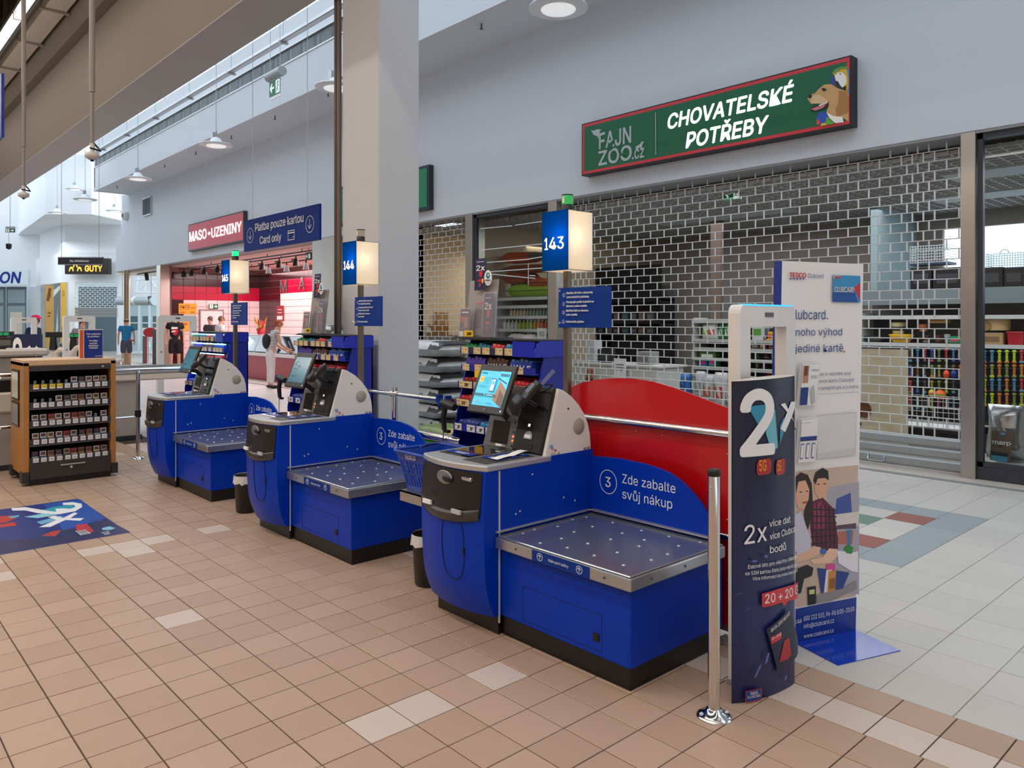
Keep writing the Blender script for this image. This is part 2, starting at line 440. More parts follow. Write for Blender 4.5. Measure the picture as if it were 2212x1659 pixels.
# store beam, ceiling, column
BEAM = M('84786C', 0.75, var=0.05, scale=0.8)
b = B().box(3.23, 3.78, -2, 34, 4.88, 6.3).box(3.09, 3.78, -2, 34, 6.22, 7.0).box(2.95, 3.78, -2, 34, 6.9, 7.6)
beam = struct(b, 'wall_beam', BEAM)
struct(B().box(3.23, 3.78, -2, 34, 4.868, 4.882), 'soffit', M('B2B0B0', .7, var=.02), beam)
struct(B().box(3.78, 3.82, -14, 46, 4.9, 7.6), 'wall_left', WHITE)
struct(B().box(3.78, 3.82, -14, -3, 0, 4.9), 'wall_left', WHITE)
struct(B().box(-9, 3.0, -3, 46, 7.3, 7.4), 'ceiling', M('4A4038', 0.9, var=0.2, scale=1.0))
b = B()
for i in range(20): b.box(2.30, 2.75, 2.0 + i * 1.5, 2.06 + i * 1.5, 6.42, 6.5)
col = struct(B().box(3.78, 4.23, 5.93, 6.57, 0, 5.2), 'column', M('C4C5C8', 0.7, var=0.03, scale=2.0), bevel=0.008)
col['kind'] = 'structure'
pipe = B().tube([(3.77, 6.61, .0), (3.77, 6.61, 5.2)], .022, 8); struct(pipe, 'pipe', M('6A5A4C', 0.5), col)
pipe = B().tube([(3.78, 6.67, .0), (3.78, 6.67, 5.2)], .03, 8); struct(pipe, 'pipe', M('4A3C32', 0.5), col)
pipe = B().tube([(3.77, 6.33, .3), (3.755, 6.33, 1.35), (3.755, 6.31, 1.45), (3.755, 6.27, 1.48)], .016, 8).tube([(3.755, 6.25, .3), (3.755, 6.25, 1.5), (3.755, 6.27, 1.58), (3.755, 6.33, 1.6)], .016, 8)
struct(pipe, 'pipe', M('C9BBA8', 0.5), col)
struct(B().box(-9.1, -9, -3, 46, 0, 7.4), 'wall_left', M('CBB9A6', 0.8, var=0.03))
struct(B().box(-9, 3.82, -3.1, -3, 0, 7.6).box(3.8, 16, -14.2, -14, 0, 9.0), 'wall_front', M('CBB9A6', 0.8, var=0.03))

# pilasters and shop openings
def pil(y0, y1, z1=3.52, x=8.64): return struct(B().box(x, 8.95, y0, y1, 0, z1), 'trim_4', STEEL, bevel=0.006)
pil(2.551, 2.686); pil(8.43, 8.62); pil(10.52, 10.71); pil(15.3, 16.4); pil(27.0, 27.4)
struct(B().box(9.0, 9.3, 12.9, 16.6, 0, 3.6), 'wall_partition', WHITE2)

# pet shop shell
PG = M('A39C94', 0.85, var=0.03)
b = B().box(14.0, 14.1, -1.5, 12.9, 0, 2.1).box(14.0, 14.1, 4.62, 12.9, 2.1, 3.7).box(14.0, 14.1, -1.5, 4.62, 3.15, 3.7)
struct(b, 'wall_back', PG)
struct(B().box(12.3, 14.0, 5.0, 5.1, 0, 3.6), 'wall_partition', M('8FA3A8', 0.8))
struct(B().box(9.0, 14.0, 11.02, 11.1, 0, 3.6), 'wall_partition', M('CFC0A6', 0.85))
struct(B().box(9.0, 14.0, 12.9, 13.0, 0, 3.6), 'wall_partition', M('E0D3BE', 0.85))
struct(B().box(13.2, 13.3, 11.1, 12.9, 0, 3.6), 'wall_back', M('E8DCC8', 0.85))
struct(B().box(9.0, 14.0, -1.6, -1.5, 0, 3.6), 'wall_partition', PG)
ceil = struct(B().box(9.0, 14.1, -1.6, 13.0, 3.72, 3.8), 'ceiling', M('55504A', 0.9, var=0.1))
b = B(); x = 9.05
while x < 14: b.box(x - .012, x + .012, -1.5, 12.9, 3.40, 3.44); x += .16
y = -1.4
while y < 12.9: b.box(9.0, 14, y - .012, y + .012, 3.40, 3.44); y += .16
stuffed(b.build('lattice', M('B4B4B0', 0.6), ceil))
for (x0, x1, y0, y1) in ((10.2, 10.8, -1, 3.4), (12.0, 12.6, -1, 4.2), (11.2, 11.8, 6, 8.6)):
    struct(B().box(x0, x1, y0, y1, 3.385, 3.42), 'ceiling_panel', M('AEB6B8', 0.6), ceil)

# far end of the mall
def wall_pts(name, pts, z0, z1, mat, th=0.15, kind=True):
    """wall panels through plan points, thickness going away from the camera"""
    b = B()
    for p, q in zip(pts[:-1], pts[1:]):
        p, q = Vector((p[0], p[1], 0)), Vector((q[0], q[1], 0)); d = (q - p).normalized(); n = Vector((-d.y, d.x, 0))
        if n.dot(p) < 0: n = -n
        b.obox((p.x, p.y, z0), q - p, n * th, (0, 0, z1 - z0))
    return struct(b, name, mat)
gA, gB, gL = onT(132, 700, 37), onT(268, 700, 37), onT(78, 700, 41)
wall_pts('wall_end', [gL, gA, gB], 3.5, 4.95, WHITE2, 0.3)
gA2, gB2, gL2 = onT(140, 700, 37.3), onT(268, 700, 37.3), onT(86, 700, 41.3)
wall_pts('wall_end', [gL2, gA2, gB2], 4.95, 9.0, WHITE2, 0.2)
oA, oB = onT(-120, 700, 41.5), onT(88, 700, 41.5)
wall_pts('wall_end', [oA, oB], 3.5, 9.0, WHITE2, 0.2)
wall_pts('wall_end', [onT(59, 700, 41.3), onT(90, 700, 41.3)], 0, 3.5, WHITE2, 0.2)
wall_pts('wall_end', [onT(-200, 700, 50), onT(420, 700, 50)], 0, 5.0, M('D5E0E2', 0.8), 0.2)  # closing wall added behind the far shops to keep sky from leaking in
wall_pts('wall_end', [onT(148, 700, 36.95), onT(162, 700, 36.95)], 0, 3.5, WHITE2, 0.3)
wall_pts('wall_end', [onT(252, 700, 36.95), onT(268, 700, 36.95)], 0, 3.5, WHITE2, 0.3)
b = B()
fp = [onT(45, 700, 40), onT(98, 700, 33.5), onT(198, 700, 33.5), onT(262, 700, 35.5), onT(262, 700, 46), onT(20, 700, 48)]
b.prism([(p.x, p.y, 6.30) for p in fp], (0, 0, 2.7)); struct(b, 'ceiling_bulkhead', WHITE2)
wall_pts('wall_end', [onT(-260, 700, 46), onT(20, 700, 46)], 0, 9.0, WHITE2, 0.2)
# rafters of the skylight above the mall
for i in range(9):
    y = 8.5 + i * 4.2
    struct(B().box(3.0, 8.8, y, y + .16, 8.7, 9.0), 'beam', WHITE2)

# ------------------------------------------------------------------ self checkouts
KBLUE = M('0036B0', 0.36, var=0.06, scale=2.0, spec=0.2)
KWHITE = M('E4E2DE', 0.45, var=0.02)
KBLACK = M('1B1A19', 0.33, var=0.08)
KGREY = M('77787A', 0.4, 0.2, var=0.05)
GLASSBLK = M('101214', 0.06, var=0.0)
PANSTEEL = M('B4B7BA', 0.3, 0.85, var=0.12, scale=5.0, bump=0.02)
TXW = M('E8EEF5', 0.5, var=0.0)
def prof(z):
    P = [(.10, -.045), (.18, -.082), (.28, -.104), (.47, -.115), (.65, -.117), (.86, -.10)]
    for (a, xa), (c, xc) in zip(P[:-1], P[1:]):
        if z <= c: return xa + (xc - xa) * (max(z, a) - a) / (c - a)
    return P[-1][1]
def xf(y, z):
    u = (y - .84) / .53
    return prof(z) - .05 * (1 - (2 * u - 1) ** 2)
def kiosk(origin, label, hand, screen_on=True, terminal_tilt=0.0):
    k = thing('self_checkout', label, 'self checkout', origin, 'self checkout kiosks')
    L = lambda b, n, m, p=None, **kw: b.build(n, m, p or k, world=False, **kw)
    # body with the bowed front
    b = B(); n = 12
    def sheet(u, v): y = .84 + .53 * u; z = .10 + .745 * v; return (xf(y, z), y, z)
    b.grid(sheet, n, 14)
    for u in (0, 1):
        pts = [sheet(u, j / 14) for j in range(15)]; y = pts[0][1]
        b.poly([(.69, y, .10)] + pts + [(.69, y, .845)])
    b.poly([sheet(i / n, 1) for i in range(n + 1)] + [(.69, 1.37, .845), (.69, .84, .845)])
    b.poly([sheet(i / n, 0) for i in range(n + 1)] + [(.69, 1.37, .10), (.69, .84, .10)])
    b.poly([(.69, .84, .10), (.69, 1.37, .10), (.69, 1.37, .845), (.69, .84, .845)])
    body = L(b, 'cabinet_body', KBLUE)
    b = B()
    for i in range(29):
        def sp(i):
            a = 2 * math.pi * i / 28; ca, s_ = math.cos(a), math.sin(a); y = 1.04 + .082 * (abs(ca) ** .8) * (1 if ca > 0 else -1); z = .445 + .175 * (abs(s_) ** .75) * (1 if s_ > 0 else -1)
            return Vector((xf(y, z) - .0015, y, z))
    b.tube([sp(i) for i in range(29)], .0022, 4, cap=False); L(b, 'hatch_outline', BLACK, body)
    L(B().cbox((xf(.96, .43) - .003, .96, .43), (.008, .012, .03)), 'hatch_latch', BLACK, body)
    b = B().box(-.012, .66, .85, 1.36, 0, .10); L(b, 'kick_base', BLACK, bevel=.004)
    # black coin and card module on the front
    b = B()
    def cs(u, v):
        y = .855 + .50 * u; zb = .625 - .025 * (1 - (2 * u - 1) ** 2); z = zb + (.838 - zb) * v
        return (xf(y, z) - .007, y, z)
    b.grid(cs, 14, 8)
    for v in (0, 1): b.poly([cs(i / 14, v) for i in range(15)])
    cmod = L(b, 'coin_module', KBLACK)
    b = B()
    def lip(u, v):
        y = .862 + .486 * u; e = 1 - (2 * u - 1) ** 2; a = math.pi * v
        return (xf(y, .62) - .004 - .022 * math.sin(a) * (.3 + .7 * e), y, .628 - .03 * e + .03 * math.cos(a))
    b.grid(lip, 14, 6); L(b, 'coin_tray', M('3A3836', 0.3, var=0.05), cmod)
    for (yy, zz) in ((1.235, .642), (.985, .632)):
        b = B().cbox((xf(yy, zz) - .022, yy, zz), (.012, .07, .022)); L(b, 'tray_sticker', PWHITE if yy > 1.1 else M('B9BDC2', .4), cmod)
    b = B(); yc, zc = 1.10, .79
    b.lathe([(.0, .0), (.05, .004), (.062, .014), (.066, .026), (.058, .032), (.0, .026)], (0, 0, 0), 20, axis='x')
    b.v = [(xf(yc, zc) + .002 - q[0], q[1] + yc, q[2] * .55 + zc) for q in b.v]; b.v = [(xf(yc, zc) + .002 + (q[0] - xf(yc, zc) - .002) * .45, q[1], q[2]) for q in b.v]; L(b, 'coin_inlet', M('8E9092', .3, .6), cmod)
    b = B().ball((xf(yc, zc) - .008, yc - .025, zc - .006), (.012, .045, .02)); L(b, 'coin_cup', BLACK, cmod)
    b = B().cbox((xf(.95, .80) - .002, .95, .80), (.02, .09, .022)); L(b, 'card_slot', CHROME, cmod, bevel=.004)
    b = B().cbox((xf(1.16, .70) + .004, 1.16, .70), (.022, .10, .012)).cbox((xf(1.16, .70) + .004, 1.16, .70), (.024, .03, .03)); L(b, 'receipt_slot', BLACK, cmod)
    b = B()
    disc(b, (xf(1.02, .69) + .0, 1.02, .68), XR, UP, .052, ry=.045); L(b, 'cup_recess', BLACK, cmod)
    # steel counter top with a bowed nose
    b = B(); pts = [(-.10 - .062 * (1 - (2 * i / 12 - 1) ** 2), .832 + .545 * i / 12) for i in range(13)]
    loop = pts + [(.36, 1.377), (.36, .832)]
    b.prism([(x, y, .875) for x, y in loop][::-1], (0, 0, -.032)); top = L(b, 'counter_top', ALU, bevel=.007, segs=2)
    L(B().box(-.02, .30, 1.085, 1.335, .8755, .8785), 'scanner_glass', GLASSBLK, top)
    b = B().box(-.075, .27, .87, 1.062, .8755, .877); L(b, 'counter_mat', M('3A3A3C', .4), top)
    for i, (xa, xb, ya, yb) in enumerate(((.005, .075, 1.10, 1.32), (.03, .10, .90, 1.04), (.13, .19, .90, 1.04), (.22, .265, .90, 1.04))):
        p = P2((xa, yb, .8795), (0, -1, 0), (1, 0, 0), yb - ya, xb - xa, .0003)
        p.rect(SBLUE, 0, 0, 1, 1).rect(TXW, .25, .55, .75, .68).rect(TXW, .3, .25, .7, .36); o = p.b.build('counter_sticker', p.mats, top, world=False)
    # side panel, edge strip
    side = L(B().box(-.012, .70, .838, .846, .10, .872), 'side_panel', KBLUE)
    L(B().box(-.0175, -.011, .834, .842, .065, .838), 'edge_strip', M('C9CBD0', .4), side)
    b = B()
    for (x, z) in ((.13, .61), (.22, .79), (.46, .63), (.55, .60), (.10, .60)): b.lathe([(0, -.004), (.006, -.003), (.006, 0)], (x, .838, z), 8, axis='y')
    stuffed(L(b, 'screw_heads', ALU, side))
    # packing wing with the lettering
    out = [(.84, .832), (.64, .844), (.46, .838), (.36, .825), (.30, .812), (.24, .786), (.18, .748), (.11, .688), (.06, .625), (.02, .55), (.0, .49), (.0, .10), (.84, .10)]
    wing = L(B().prism([(.69, y, z) for y, z in out], (.018, 0, 0)), 'packing_wing', KBLUE)
    L(ring(B(), (.688, .713, .704), XR, UP, .063, .004, ry=.068), 'number_ring', TXW, wing); L(T(B(), '3', (.688, .713, .676), XR, UP, .055, bold=.005, align='c'), 'digit', TXW, wing)
    for wd, yy, zz, ww in (('Zde', .612, .714, .108), ('zabalte', .478, .714, .218), ('svůj', .612, .630, .122), ('nákup', .462, .630, .182)): L(T(B(), wd, (.688, yy, zz), XR, UP, .050, w=ww), 'lettering', TXW, wing)
    b = B().box(.665, .69, .0, .84, .528, .536).box(-.04, .69, .825, .838, .528, .536); L(b, 'corner_trim', ALU, wing)
    # bagging base and its hatch
    bag = L(B().box(0, .69, 0, .84, .10, .455), 'bagging_base', KBLUE, bevel=.004)
    b = B(); y0, y1, z0, z1 = .163, .676, .125, .29
    for q in ((y0, y1, z0 - .001, z0 + .001), (y0, y1, z1 - .001, z1 + .001)): b.box(-.0012, .002, *q)
    for yy in (y0, y1): b.box(-.0012, .002, yy - .001, yy + .001, z0, z1)
    L(b, 'hatch_outline', M('061040', .5), bag)
    L(B().box(-.004, .004, .178, .212, .166, .202).box(-.006, .0, .185, .205, .174, .19), 'hatch_handle', BLACK, bag)
    L(B().box(.012, .68, .012, .84, 0, .10), 'kick_base', BLACK, bevel=.003)
    # steel weighing pan
    pan = L(B().box(-.045, .685, -.035, .835, .452, .508), 'weighing_pan', PANSTEEL, bevel=.006, segs=2)
    L(B().box(-.036, .68, -.026, .828, .508, .5165), 'pan_plate', M('A4A9AD', 0.24, 0.8, var=0.15, scale=4.0), pan, bevel=.004)
    b = B(); rr = random.Random(5)
    for i in range(5):
        for j in range(5):
            b.lathe([(.010, 0), (.007, .003), (0, .004)], (.06 + i * .135 + rr.uniform(-.03, .03), .08 + j * .17 + rr.uniform(-.03, .03), .5163), 8)
    stuffed(L(b, 'plate_studs', ALU, pan))
    p = P2((-.0458, .565, .455), XR, UP, .37, .052, .0004)
    p.rect(SBLUE, 0, 0, 1, 1); 
    for cx in (.145, .835):
        p.ring(TXW, cx, .5, .019, .0025); p.line(TXW, cx, .28, cx, .72, .003); p.line(TXW, cx, .72, cx - .03, .52, .003); p.line(TXW, cx, .72, cx + .03, .52, .003)
    p.text(TXW, 'Nákupní tašky', .31, .38, .24, .35)
    p.b.build('pan_label', p.mats, pan, world=False)
    b = B()
    for yy in (.68, .11): b.lathe([(0, -.004), (.006, -.003), (.006, 0)], (-.045, yy, .482), 8, axis='x')
    for xx in (.10, .35, .6): b.lathe([(0, -.004), (.006, -.003), (.006, 0)], (xx, -.035, .482), 8, axis='y')
    stuffed(L(b, 'screw_heads', M('5A5C60', .4, .6), pan))
    # payment tower: white shell, black slanted front
    so = [(.318, .876), (.425, 1.232), (.46, 1.222), (.53, 1.182), (.59, 1.13), (.635, 1.075), (.665, 1.02), (.682, .96), (.688, .90), (.688, .85), (.33, .85)]
    b = B().prism([(x, .842, z) for x, z in so], (0, .022, 0)); shell = L(b, 'tower_side', KWHITE, bevel=.003)
    b = B()
    lathe = [(.008, -.0025), (.046, -.0025), (.047, 0)]
    b.lathe([(0, -.002)] + lathe, (.585, .842, 1.012), 28, axis='y'); sp_ = L(b, 'speaker_grille', M('B9B4A6', .6), shell)
    b = B()
    for rr_ in range(1, 6):
        for i in range(rr_ * 7):
            a = 2 * math.pi * i / (rr_ * 7) + rr_ * .3; b.cbox((.585 + .0085 * rr_ * math.cos(a), .8388, 1.012 + .0085 * rr_ * math.sin(a)), (.003, .001, .003))
    stuffed(L(b, 'grille_holes', M('6E6A60', .7), sp_))
    L(B().lathe([(0, -.002), (.006, -.002), (.006, 0)], (.50, .842, 1.117), 10, axis='y'), 'lock', BLACK, shell)
    b = B().box(.625, .648, .8405, .842, .868, .886).box(.655, .678, .8405, .842, .870, .888); L(b, 'type_plate', M('8A7C92', .5), shell)
    p = P2((.345, .8415, .862), YR, UP, .09, .07, .0004)
    p.ell(M('7FA8C8', .5), .25, .82, .16, .16).ell(M('C77FA0', .5), .34, .66, .10, .12).ell(PRED, .58, .5, .09, .1).rect(M('9A968F', .5), .15, .3, .55, .33).rect(M('9A968F', .5), .2, .2, .6, .23).rect(M('9A968F', .5), .3, .1, .55, .13).ell(M('A89C94', .5), .85, .2, .09, .16)
    p.b.build('sticker', p.mats, shell, world=False)
    # rounded back between the sides
    b = B(); pr = so[1:10]
    def hood(u, v):
        i = min(int(v * 8), 7); f = v * 8 - i; a, c = pr[i], pr[i + 1]; return (a[0] + (c[0] - a[0]) * f - .004, .864 + .49 * u, a[1] + (c[1] - a[1]) * f - .006)
    b.grid(hood, 2, 8); b.poly([(x, 1.354, z) for x, z in so]); L(b, 'tower_hood', KWHITE)
    d = Vector((.107, 0, .356)).normalized(); nrm = Vector((-d.z, 0, d.x))
    o = Vector((.322, .864, .876))
    b = B().obox(o + nrm * .022, (0, .23, 0), nrm * -.05, d * .373); unit = L(b, 'payment_unit', KBLACK, bevel=.008, segs=2)
    def on(y, v, h): return o + Vector((0, y, 0)) + d * v + nrm * h
    L(B().obox(on(.02, .205, .026), (0, .18, 0), nrm * -.006, d * .15), 'upper_cover', M('141413', .28), unit, bevel=.006)
    L(B().obox(on(.008, .19, .024), (0, .212, 0), nrm * -.006, d * .006), 'seam', M('050505', .5), unit)
    L(B().obox(on(.10, .125, .025), (0, .09, 0), nrm * -.006, d * .042), 'note_slot', M('060606', .3), unit)
    L(B().obox(on(.115, .14, .028), (0, .015, 0), nrm * -.006, d * .016), 'slot_light', M('D8DEE6', .3, emit=.8), unit)
    b = B().lathe([(0, 0), (.032, 0), (.034, -.004)], (0, 0, 0), 16); b.v = [tuple(on(.115, .082, .026) + Vector((0, 1, 0)) * q[0] + d * max(q[1], -.012) + nrm * (q[2] + .003)) for q in b.v]; L(b, 'receipt_badge', M('8F9294', .4), unit)
    L(B().obox(on(.092, .076, .032), (0, .045, 0), nrm * -.003, d * .02), 'badge_print', PWHITE, unit)
    L(B().obox(on(.07, .018, .025), (0, .10, 0), nrm * -.006, d * .026), 'receipt_mouth', M('030303', .4), unit)
    # scanner tower
    s0 = Vector((.318, 1.078, .876)); dd = Vector((.04, 0, .178)); 
    b = B().add([s0 + Vector((0, -.0, 0)), s0 + Vector((0, .285, 0)), s0 + dd + Vector((0, .262, 0)), s0 + dd + Vector((0, .016, 0)),
                 s0 + Vector((.10, 0, 0)), s0 + Vector((.10, .285, 0)), s0 + dd + Vector((.06, .262, 0)), s0 + dd + Vector((.06, .016, 0))],
                [(0, 1, 2, 3), (7, 6, 5, 4), (0, 4, 5, 1), (1, 5, 6, 2), (2, 6, 7, 3), (3, 7, 4, 0)])
    scan = L(b, 'scanner_head', KGREY, bevel=.006, segs=2)
    dn = dd.normalized(); sn = Vector((-dn.z, 0, dn.x))
    L(B().obox(s0 + Vector((0, .075, 0)) + dn * .022 + sn * .003, (0, .145, 0), sn * -.004, dn * .135), 'scanner_window', GLASSBLK, scan, bevel=.002)
    for i, (v, c) in enumerate(((.155, '202020'), (.10, '303030'), (.075, 'FF7048'), (.05, 'FF7048'), (.022, '202020'))):
        b = B().lathe([(.007, 0), (.005, .004), (0, .005)], (0, 0, 0), 10); q0 = s0 + Vector((0, .035, 0)) + dn * v + sn * .001
        b.v = [tuple(q0 + Vector((0, 1, 0)) * q[0] + dn * q[1] + sn * q[2]) for q in b.v]; L(b, 'indicator_light', M(c, .3, emit=1.6 if c[0] == 'F' else 0), scan)
    L(B().obox(s0 + Vector((0, .09, 0)) + dn * .01 + sn * .03, (0, .05, 0), sn * -.03, dn * .012), 'lamp_ledge', PWHITE, scan)
    # tilted touch screen
    sc0 = Vector((.205, 1.045, 1.075)); sd = Vector((.115, 0, .265)).normalized(); s_n = Vector((-sd.z, 0, sd.x)); sw, sh = .312, .295
    scr = L(B().obox(sc0 + s_n * .02, (0, sw, 0), s_n * -.022, sd * sh), 'touch_screen', KBLACK, bevel=.008, segs=2)
    L(B().tube([sc0 + Vector((.02, .15, .04)), sc0 + Vector((.10, .15, .02)), sc0 + Vector((.17, .15, -.04))], .02, 8), 'screen_arm', DGREY, scr)
    q0 = sc0 + Vector((0, sw, 0)) + s_n * .0205
    p = P2(q0 + Vector((0, -.028, 0)) + sd * .045, XR, sd, sw - .056, sh - .085, .0005)
    if screen_on:
        E_ = lambda h, e=.75: M(h, .25, emit=e, var=0)
        p.rect(E_('3FB4CE'), 0, 0, 1, 1)
        p.text(E_('2E5E86'), 'TESCO', .05, .91, .035, .17, bold=.02); p.rect(E_('8FC7DC'), .5, .92, .78, .925).rect(E_('8FC7DC'), .5, .88, .74, .885).rect(E_('9AA7C0'), .82, .87, .9, .93)
        p.poly(E_('4CC4E6'), [(.66, 1), (1, 1), (1, .45), (.74, .62)]); p.poly(E_('8B6A55'), [(.74, .72), (1, .5), (1, .0), (.66, .18)]).poly(E_('5E4536'), [(.8, .5), (1, .3), (1, 0), (.8, .1)])
        p.text(E_('4A3560'), 'TESCO', .70, .86, .07, .28, bold=.03, shear=-.0); p.line(E_('2B3C74'), .66, .80, .98, .66, .008)
        p.rect(E_('F0B429'), .06, .66, .18, .82).rect(E_('C98A14'), .08, .72, .16, .77)
        p.text(E_('1F6F9A'), 'Clubcard', .22, .76, .05, .25).text(E_('1F6F9A'), 'App', .24, .69, .045, .12).text(E_('1F6F9A'), 'jede', .24, .62, .045, .13)
        p.rect(E_('274D80'), .47, .40, .62, .78).rect(E_('CFE6F0'), .485, .43, .605, .75).rect(E_('58A9D0'), .50, .60, .59, .70)
        p.rect(E_('247FA6'), .08, .55, .36, .565).rect(E_('247FA6'), .1, .51, .34, .525)
        p.rect(E_('24566E'), .03, .26, .36, .33).rect(E_('24566E'), .40, .26, .72, .33).rect(E_('9FD4E2'), .45, .285, .66, .305)
        p.rect(E_('8E6AA8'), .12, .08, .3, .10).rect(E_('2B8CB4'), .5, .06, .7, .09)
    else:
        p.rect(M('4E7F92', .15, emit=.25, var=0), 0, 0, 1, 1)
        for q in ((.08, .78, .3, .82), (.08, .66, .2, .74), (.3, .6, .5, .66), (.1, .5, .4, .53), (.05, .2, .4, .26), (.08, .08, .3, .1)): p.rect(M('2F6378', .2, emit=.15, var=0), *q)
    p.b.build('display', p.mats, scr, world=False)
    p = P2(q0 + Vector((0, -.13, 0)) + sd * .018, XR, sd, .06, .012, .0005); p.text(M('B8BCC0', .4), 'HP', .3, .1, .8, .25, bold=.02); p.b.build('maker_mark', p.mats, scr, world=False)
    L(B().obox(q0 + Vector((0, -sw + .02, 0)) + sd * .02, (0, .008, 0), s_n * -.002, sd * .008), 'power_light', M('9FC0FF', .3, emit=2.0), scr)
    # payment terminal on its arm in front of the tower
    t0 = Vector((.195, .885, 1.135)); tdv = Vector((.10, -.075, .14)).normalized(); tr = Vector((.25, .85, -.05)).normalized(); tr = (tr - tdv * tr.dot(tdv)).normalized(); tn = tr.cross(tdv)
    if tn.x > 0: tn = -tn
    b = B().obox(t0, tr * .072, tn * .032, tdv * .165); term = L(b, 'card_terminal', KBLACK, bevel=.008, segs=2)
    L(B().obox(t0 + tn * .033 + tr * .008 + tdv * .08, tr * .056, tn * .003, tdv * .06), 'terminal_display', M('3B3E3F', .15), term)
    L(B().obox(t0 - tr * .012 - tdv * .012 + tn * .01, tr * .096, tn * .045, tdv * .06), 'terminal_shield', BLACK, term, bevel=.01)
    b = B().tube([t0 + tr * .036 + tdv * .05, t0 + tr * .036 - tn * .06 + tdv * .06, Vector((.385, .98, 1.13)), Vector((.41, .98, 1.13))], .012, 8)
    L(b, 'terminal_arm', BLACK, term)
    b = B().tube([t0 + tr * .03 + tdv * .165, t0 + tr * .0 + tdv * .20 - tn * .03, t0 + tr * .03 + tdv * .21 - tn * .05, t0 + tr * .06 + tdv * .17 - tn * .06, Vector((.41, .99, 1.20))], .004, 6)
    L(b, 'terminal_cable', BLACK, term)
    if hand:
        p = P2(t0 + tdv * .15 + tn * .002, (tr * .7 + tn * .3).normalized(), tdv, .03, .115, .0006)
        p.rect(M('2A3468', .4), 0, 0, 1, 1).poly(PRED, [(0, .3), (.6, 0), (.6, 1), (0, 1)]); 
        for i in range(4): p.rect(PWHITE, .5, .1 + .22 * i, .9, .2 + .22 * i)
        p.b.build('striped_tag', p.mats, term, world=False)
    return k
K1 = kiosk((2.60, 2.09, 0), 'nearest blue self checkout with lit screen, in front of the red barrier panel', True)
K2 = kiosk((2.605, 4.415, 0), 'middle blue self checkout with dimmed screen, under the 144 lamp', False, screen_on=False)
K3 = kiosk((2.60, 6.80, 0), 'farthest blue self checkout, under the 145 lamp', False, screen_on=False)
p = thing('receipt', 'curled white paper receipt lying on the nearest checkout counter', 'receipt', (2.78, 3.03, .8795))
B().grid(lambda u, v: (-.15 + .27 * u, -.035 + .055 * v + .05 * u, .003 + .012 * abs(math.sin(5 * u + .5)) * u), 14, 2).build('paper', M('F2F0EC', .7), p, world=False)
b = B().cbox((2.915, 3.18, .893), (.03, .05, .028)); 

